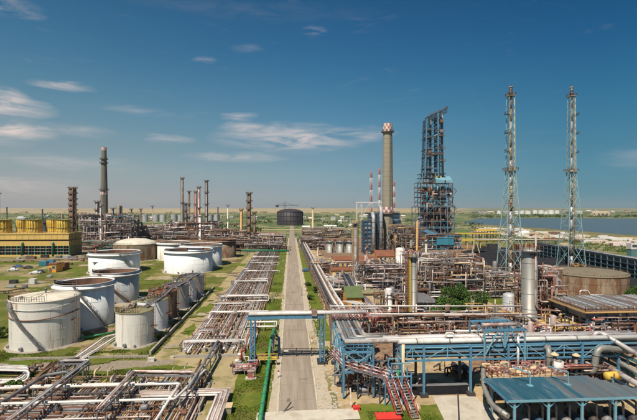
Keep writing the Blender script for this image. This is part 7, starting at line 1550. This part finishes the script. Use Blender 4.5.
for k, (px, w_, lb) in enumerate([(306, 7, 'white-roofed shed beside the end of the road, left one'), (330, 12, 'long pale shed beyond the end of the road'), (352, 6, 'small pale shed left of the white gantry')]): farhouse(px, w_, 560+k*20, 4.5, 'far_beige', 'far_white', lb, None)
# ================================================================== RIGHT DISTANCE: yellow gantries, long racks, shore strip
t = T('yellow_gantry', 'yellow conveyor gantry behind the coker tower by the lake', 'gantry', (*G(475, 240)[:2], 0))
for (pl, pr_, py, Y, th) in ((452, 500, 233.4, 330, 1.0), (454, 500, 239.8, 300, 1.5), (476, 496, 230, 360, 1.6)):
    a, b = A(pl, py, Y), A(pr_, py, Y); m = MB(); m.bar(a, b, 2, th); m.build('beam', 'yellow', t)
    for k in range(8): q = a.lerp(b, k/7); m = MB(); m.bar((q.x, q.y, 0), (q.x, q.y, q.z-th/2), .5); m.build('post', 'dark' if Y > 310 else 'yellow', t)
t = T('pale_pipe_gallery', 'long pale yellow pipe gallery on splayed legs crossing behind the flare towers', 'conveyor', (*G(520, 262)[:2], 0)); Y = 262
a, b = A(474, 239.5, Y), A(562, 240.5, Y); m = MB(); m.bar(a, b, 1.4, 1.0); m.build('gallery', 'ochre_pale', t); m = MB(); m.tube([a+Vector((0, -.9, .2)), b+Vector((0, -.9, .2))], .25, 8); m.build('pipe', 'white', t)
for (px0, px1) in ((472, 474), (480, 476), (524, 527), (541, 538.5), (560, 559)): p = A(px0, 258, Y); q = A(px1, 240, Y); m = MB(); m.bar((p.x, Y, 0), (q.x, Y, q.z-.4), .5); m.build('leg', 'yellow' if px0 == 541 else 'ochre_pale', t)
# blue-posted long rack with white pipe on top
t = T('long_pipe_trestle', 'long dark blue pipe trestle with a pale pipe on top running to the right edge', 'pipe rack', (*G(560, 262)[:2], 0))
A0, A1 = G(536, 256.3), G(637, 279); A1 = A0+(A1-A0)*1.5; HT = 8.0
m = MB(); m.tube([(A0.x, A0.y, HT+.5), (A1.x, A1.y, HT+.5)], .3, 12); m.build('pipe', 'tank_grey', t); m = MB(); m.tube([(A0.x+2, A0.y+1, HT+.5), (A1.x+2, A1.y+1, HT+.5)], .35, 10); m.build('pipe', 'pipe_grey', t)
for z, th in ((HT, .5), (HT*.72, .3), (HT*.45, .3), (HT*.2, .3)): m = MB(); m.bar((A0.x, A0.y, z), (A1.x, A1.y, z), .4, th); m.build('beam', 'blue_dark', t)
for k in range(30): q = A0.lerp(A1, k/29); m = MB(); m.bar((q.x, q.y-.2, 0), (q.x, q.y-.2, HT), .34); m.build('post', 'dull_teal', t)
m = MB(); off = 2.4; m._add([(A0.x, A0.y+off, 0), (A1.x+off, A1.y+off, 0), (A1.x+off, A1.y+off, HT*.95), (A0.x, A0.y+off, HT*.95)], [(0, 1, 2, 3)]); m._add([(A0.x, A0.y+off+.3, 0), (A1.x+off, A1.y+off+.3, 0), (A1.x+off, A1.y+off+.3, HT*.95), (A0.x, A0.y+off+.3, HT*.95)], [(3, 2, 1, 0)]); m.build('dark_backing', 'coal', t)  # near-black sheet set behind the posts, filling the rack with dark
p = G(613, 262); t = T('white_cabin', 'small white cabin beyond the long pipe trestle', 'cabin', (p.x, p.y, 0)); z = A(613, 256, p.y-20).z
m = MB(); m.cbox(p.x-4, p.y-18, 0, 3.6, 3, 9); m.build('wall', 'dull_teal', t); m = MB(); m.cbox(p.x-4, p.y-18, 9, 4, 3.4, 3); m.build('cabin', 'white', t); m = MB(); m.box(p.x-5.5, p.y-19.75, 10, p.x-2.5, p.y-19.68, 11.2); m.build('window', 'glass', t)
# shore strip: stacks of pale slabs, wagons and red sheds along the near bank
gs = 'wagons and slab stacks on the near bank of the lake'
for i in range(170):
    f = i/169; a = G(478+f*172, 228.0+f*15.0+rf.uniform(-2.0, 6.0)); mt = rf.choice(['far_white', 'far_white', 'far_beige', 'far_beige', 'band_white', 'roof_brown', 'brown', 'stripe_white', 'ochre_pale', 'band_white']); w_ = rf.uniform(5, 14); h = rf.uniform(.5, 2.2); ang = -.95
    t = T('bank_stack', {'far_white': 'white slab stack lying on the near bank of the lake', 'far_beige': 'beige slab stack lying on the near bank of the lake', 'brown': 'brown wagon on the near bank of the lake', 'rust': 'rusty wagon on the near bank of the lake', 'band_white': 'pale pinkish slab stack on the near bank of the lake', 'roof_brown': 'red-brown wagon on the near bank of the lake', 'stripe_white': 'pale pink container on the near bank of the lake', 'ochre_pale': 'pale ochre slab stack on the near bank of the lake'}[mt], 'stack' if 'white' in mt or 'beige' in mt or 'ochre' in mt else 'wagon', (0, 0, 0), gs)
    t['label'] = ('long ' if w_ > 9.5 else 'short ')+t['label'].replace('on the near bank of the lake', 'on the lake bank '+('left of the left flare tower' if f < .18 else 'right behind the left flare tower' if f < .3 else 'between the two flare towers' if f < .52 else 'behind the right flare tower' if f < .66 else 'towards the right picture edge'))
    m = MB(); m.cbox(0, 0, .3, w_, 2.8, h); m.build('body', mt, t); m = MB(); m.cbox(0, 0, h+.3, w_*.96, 2.9, .15); m.build('top', mt, t); m = MB(); m.cbox(-w_*.3, 0, 0, 1.2, 2.6, .3); m.cbox(w_*.3, 0, 0, 1.2, 2.6, .3); m.build('base', 'dark', t); t.location = (a.x, a.y, 0); t.rotation_euler.z = ang+rf.uniform(-.05, .05); ORG[t.name] = Vector()
a, b = G(478, 226), G(700, 246); lay('bank_track', 'bank_soil', [(a.x, a.y), (b.x, b.y), (b.x-20, b.y-46), (a.x-30, a.y-90)], jit=3, step=10)
bs = MB(); r = random.Random(31)
for i in range(420): f = r.random(); q = G(478+f*175, 230+f*14+r.uniform(-1, 11)); leafcloud(bs, q.x, q.y, .7, r.uniform(1.5, 5), r.uniform(1, 3), r.uniform(.6, 1.6), 16, .55, r)
bs.build('bank_scrub', 'leaf', kind='stuff', org=(0, 0, 0), label='low scrub and weeds between the stacks on the lake bank', cat='scrub')
p = A(523.5, 231, 430); t = T('far_tank', 'white-topped round tank on the near lake bank between the flare towers', 'tank', (p.x, 430, 0)); m = MB(); m.drum((p.x-4, 430, 3), (p.x+5, 430, 3), 2.6, 16); m.build('shell', 'far_white', t); m = MB(); m.cbox(p.x, 430, 0, 7, 3, .8); m.build('saddle', 'concrete', t)
# red and brown sheds behind the trestle
for i, (px, py, w_, h, mt, lb) in enumerate([(524, 252, 9, 5, 'roof_brown', 'dark red shed between the flare towers beyond the pale gallery'), (535, 251, 6, 4, 'red_rail', 'red shed left of the pale gallery leg'), (530, 258, 9, 3, 'tank_grey', 'pale grey low tank-like shed behind the tall grey column top'), (566, 248, 8, 3, 'ochre_pale', 'pale ochre shed behind the right flare tower'), (494, 250, 7, 4, 'dark', 'dark shed behind the left flare tower')]):
    crate(px, py, w_, 4, h, mt, lb, 'works_shed', 'shed')
# lamp posts
gp = 'lamp posts about the works'
for i, (px, pb, pt) in enumerate([(383, 300, 277), (444, 310, 268), (466, 300, 262), (471, 330, 296), (302, 296, 284), (620, 332, 308), (549, 240, 224), (497, 236, 226), (618, 240, 230), (240, 300, 287), (232, 330, 312), (90, 262, 252), (336, 262, 248), (425, 262, 243)]):
    p = G(px, pb); h = A(px, pt, p.y).z; t = T('lamp_post', ['slim pole lamp near the thin-piped frames', 'slim pole lamp above the trees', 'slim pole lamp right of the trees', 'slim pole lamp beside the rusty frames', 'slim pole lamp on the right verge of the road', 'slim pole lamp under the air cooler', 'slim pole lamp on the lake bank between the towers', 'slim pole lamp by the lake left of the flare towers', 'slim pole lamp by the lake at the right edge', 'slim pole lamp beside the dirt crossing', 'slim pole lamp over the pipe corridor', 'slim pole lamp by the wide white tank', 'slim pole lamp by the silver tanks', 'slim pole lamp under the coker tower'][i], 'lamp post', (p.x, p.y, 0), gp)
    m = MB(); m.cyl(p.x, p.y, 0, h, .13, 8, .07); m.build('pole', 'steel_grey', t); m = MB(); m.bar((p.x, p.y, h), (p.x+.9, p.y, h+.2), .08); m.build('arm', 'steel_grey', t); m = MB(); m.cbox(p.x+.9, p.y, h+.12, .6, .25, .14); m.build('lamp_head', 'silver', t)

# ------------------------------------------------------------------ air
def haze():
    m = bpy.data.materials.new('air'); m.use_nodes = True; t = m.node_tree; t.nodes.clear(); o = t.nodes.new('ShaderNodeOutputMaterial'); v = t.nodes.new('ShaderNodeVolumePrincipled')
    v.inputs['Color'].default_value = (.80, .87, .92, 1); v.inputs['Density'].default_value = .00006; v.inputs['Anisotropy'].default_value = .2; t.links.new(v.outputs[0], o.inputs['Volume']); MATS['air'] = m
    b = MB(); b.box(-7000, -300, -3, 8000, 12500, 130); b.build('haze', 'air', kind='stuff', org=(0, 0, 0), label='thin pale haze over the plain fading the far fields', cat='haze')
haze()
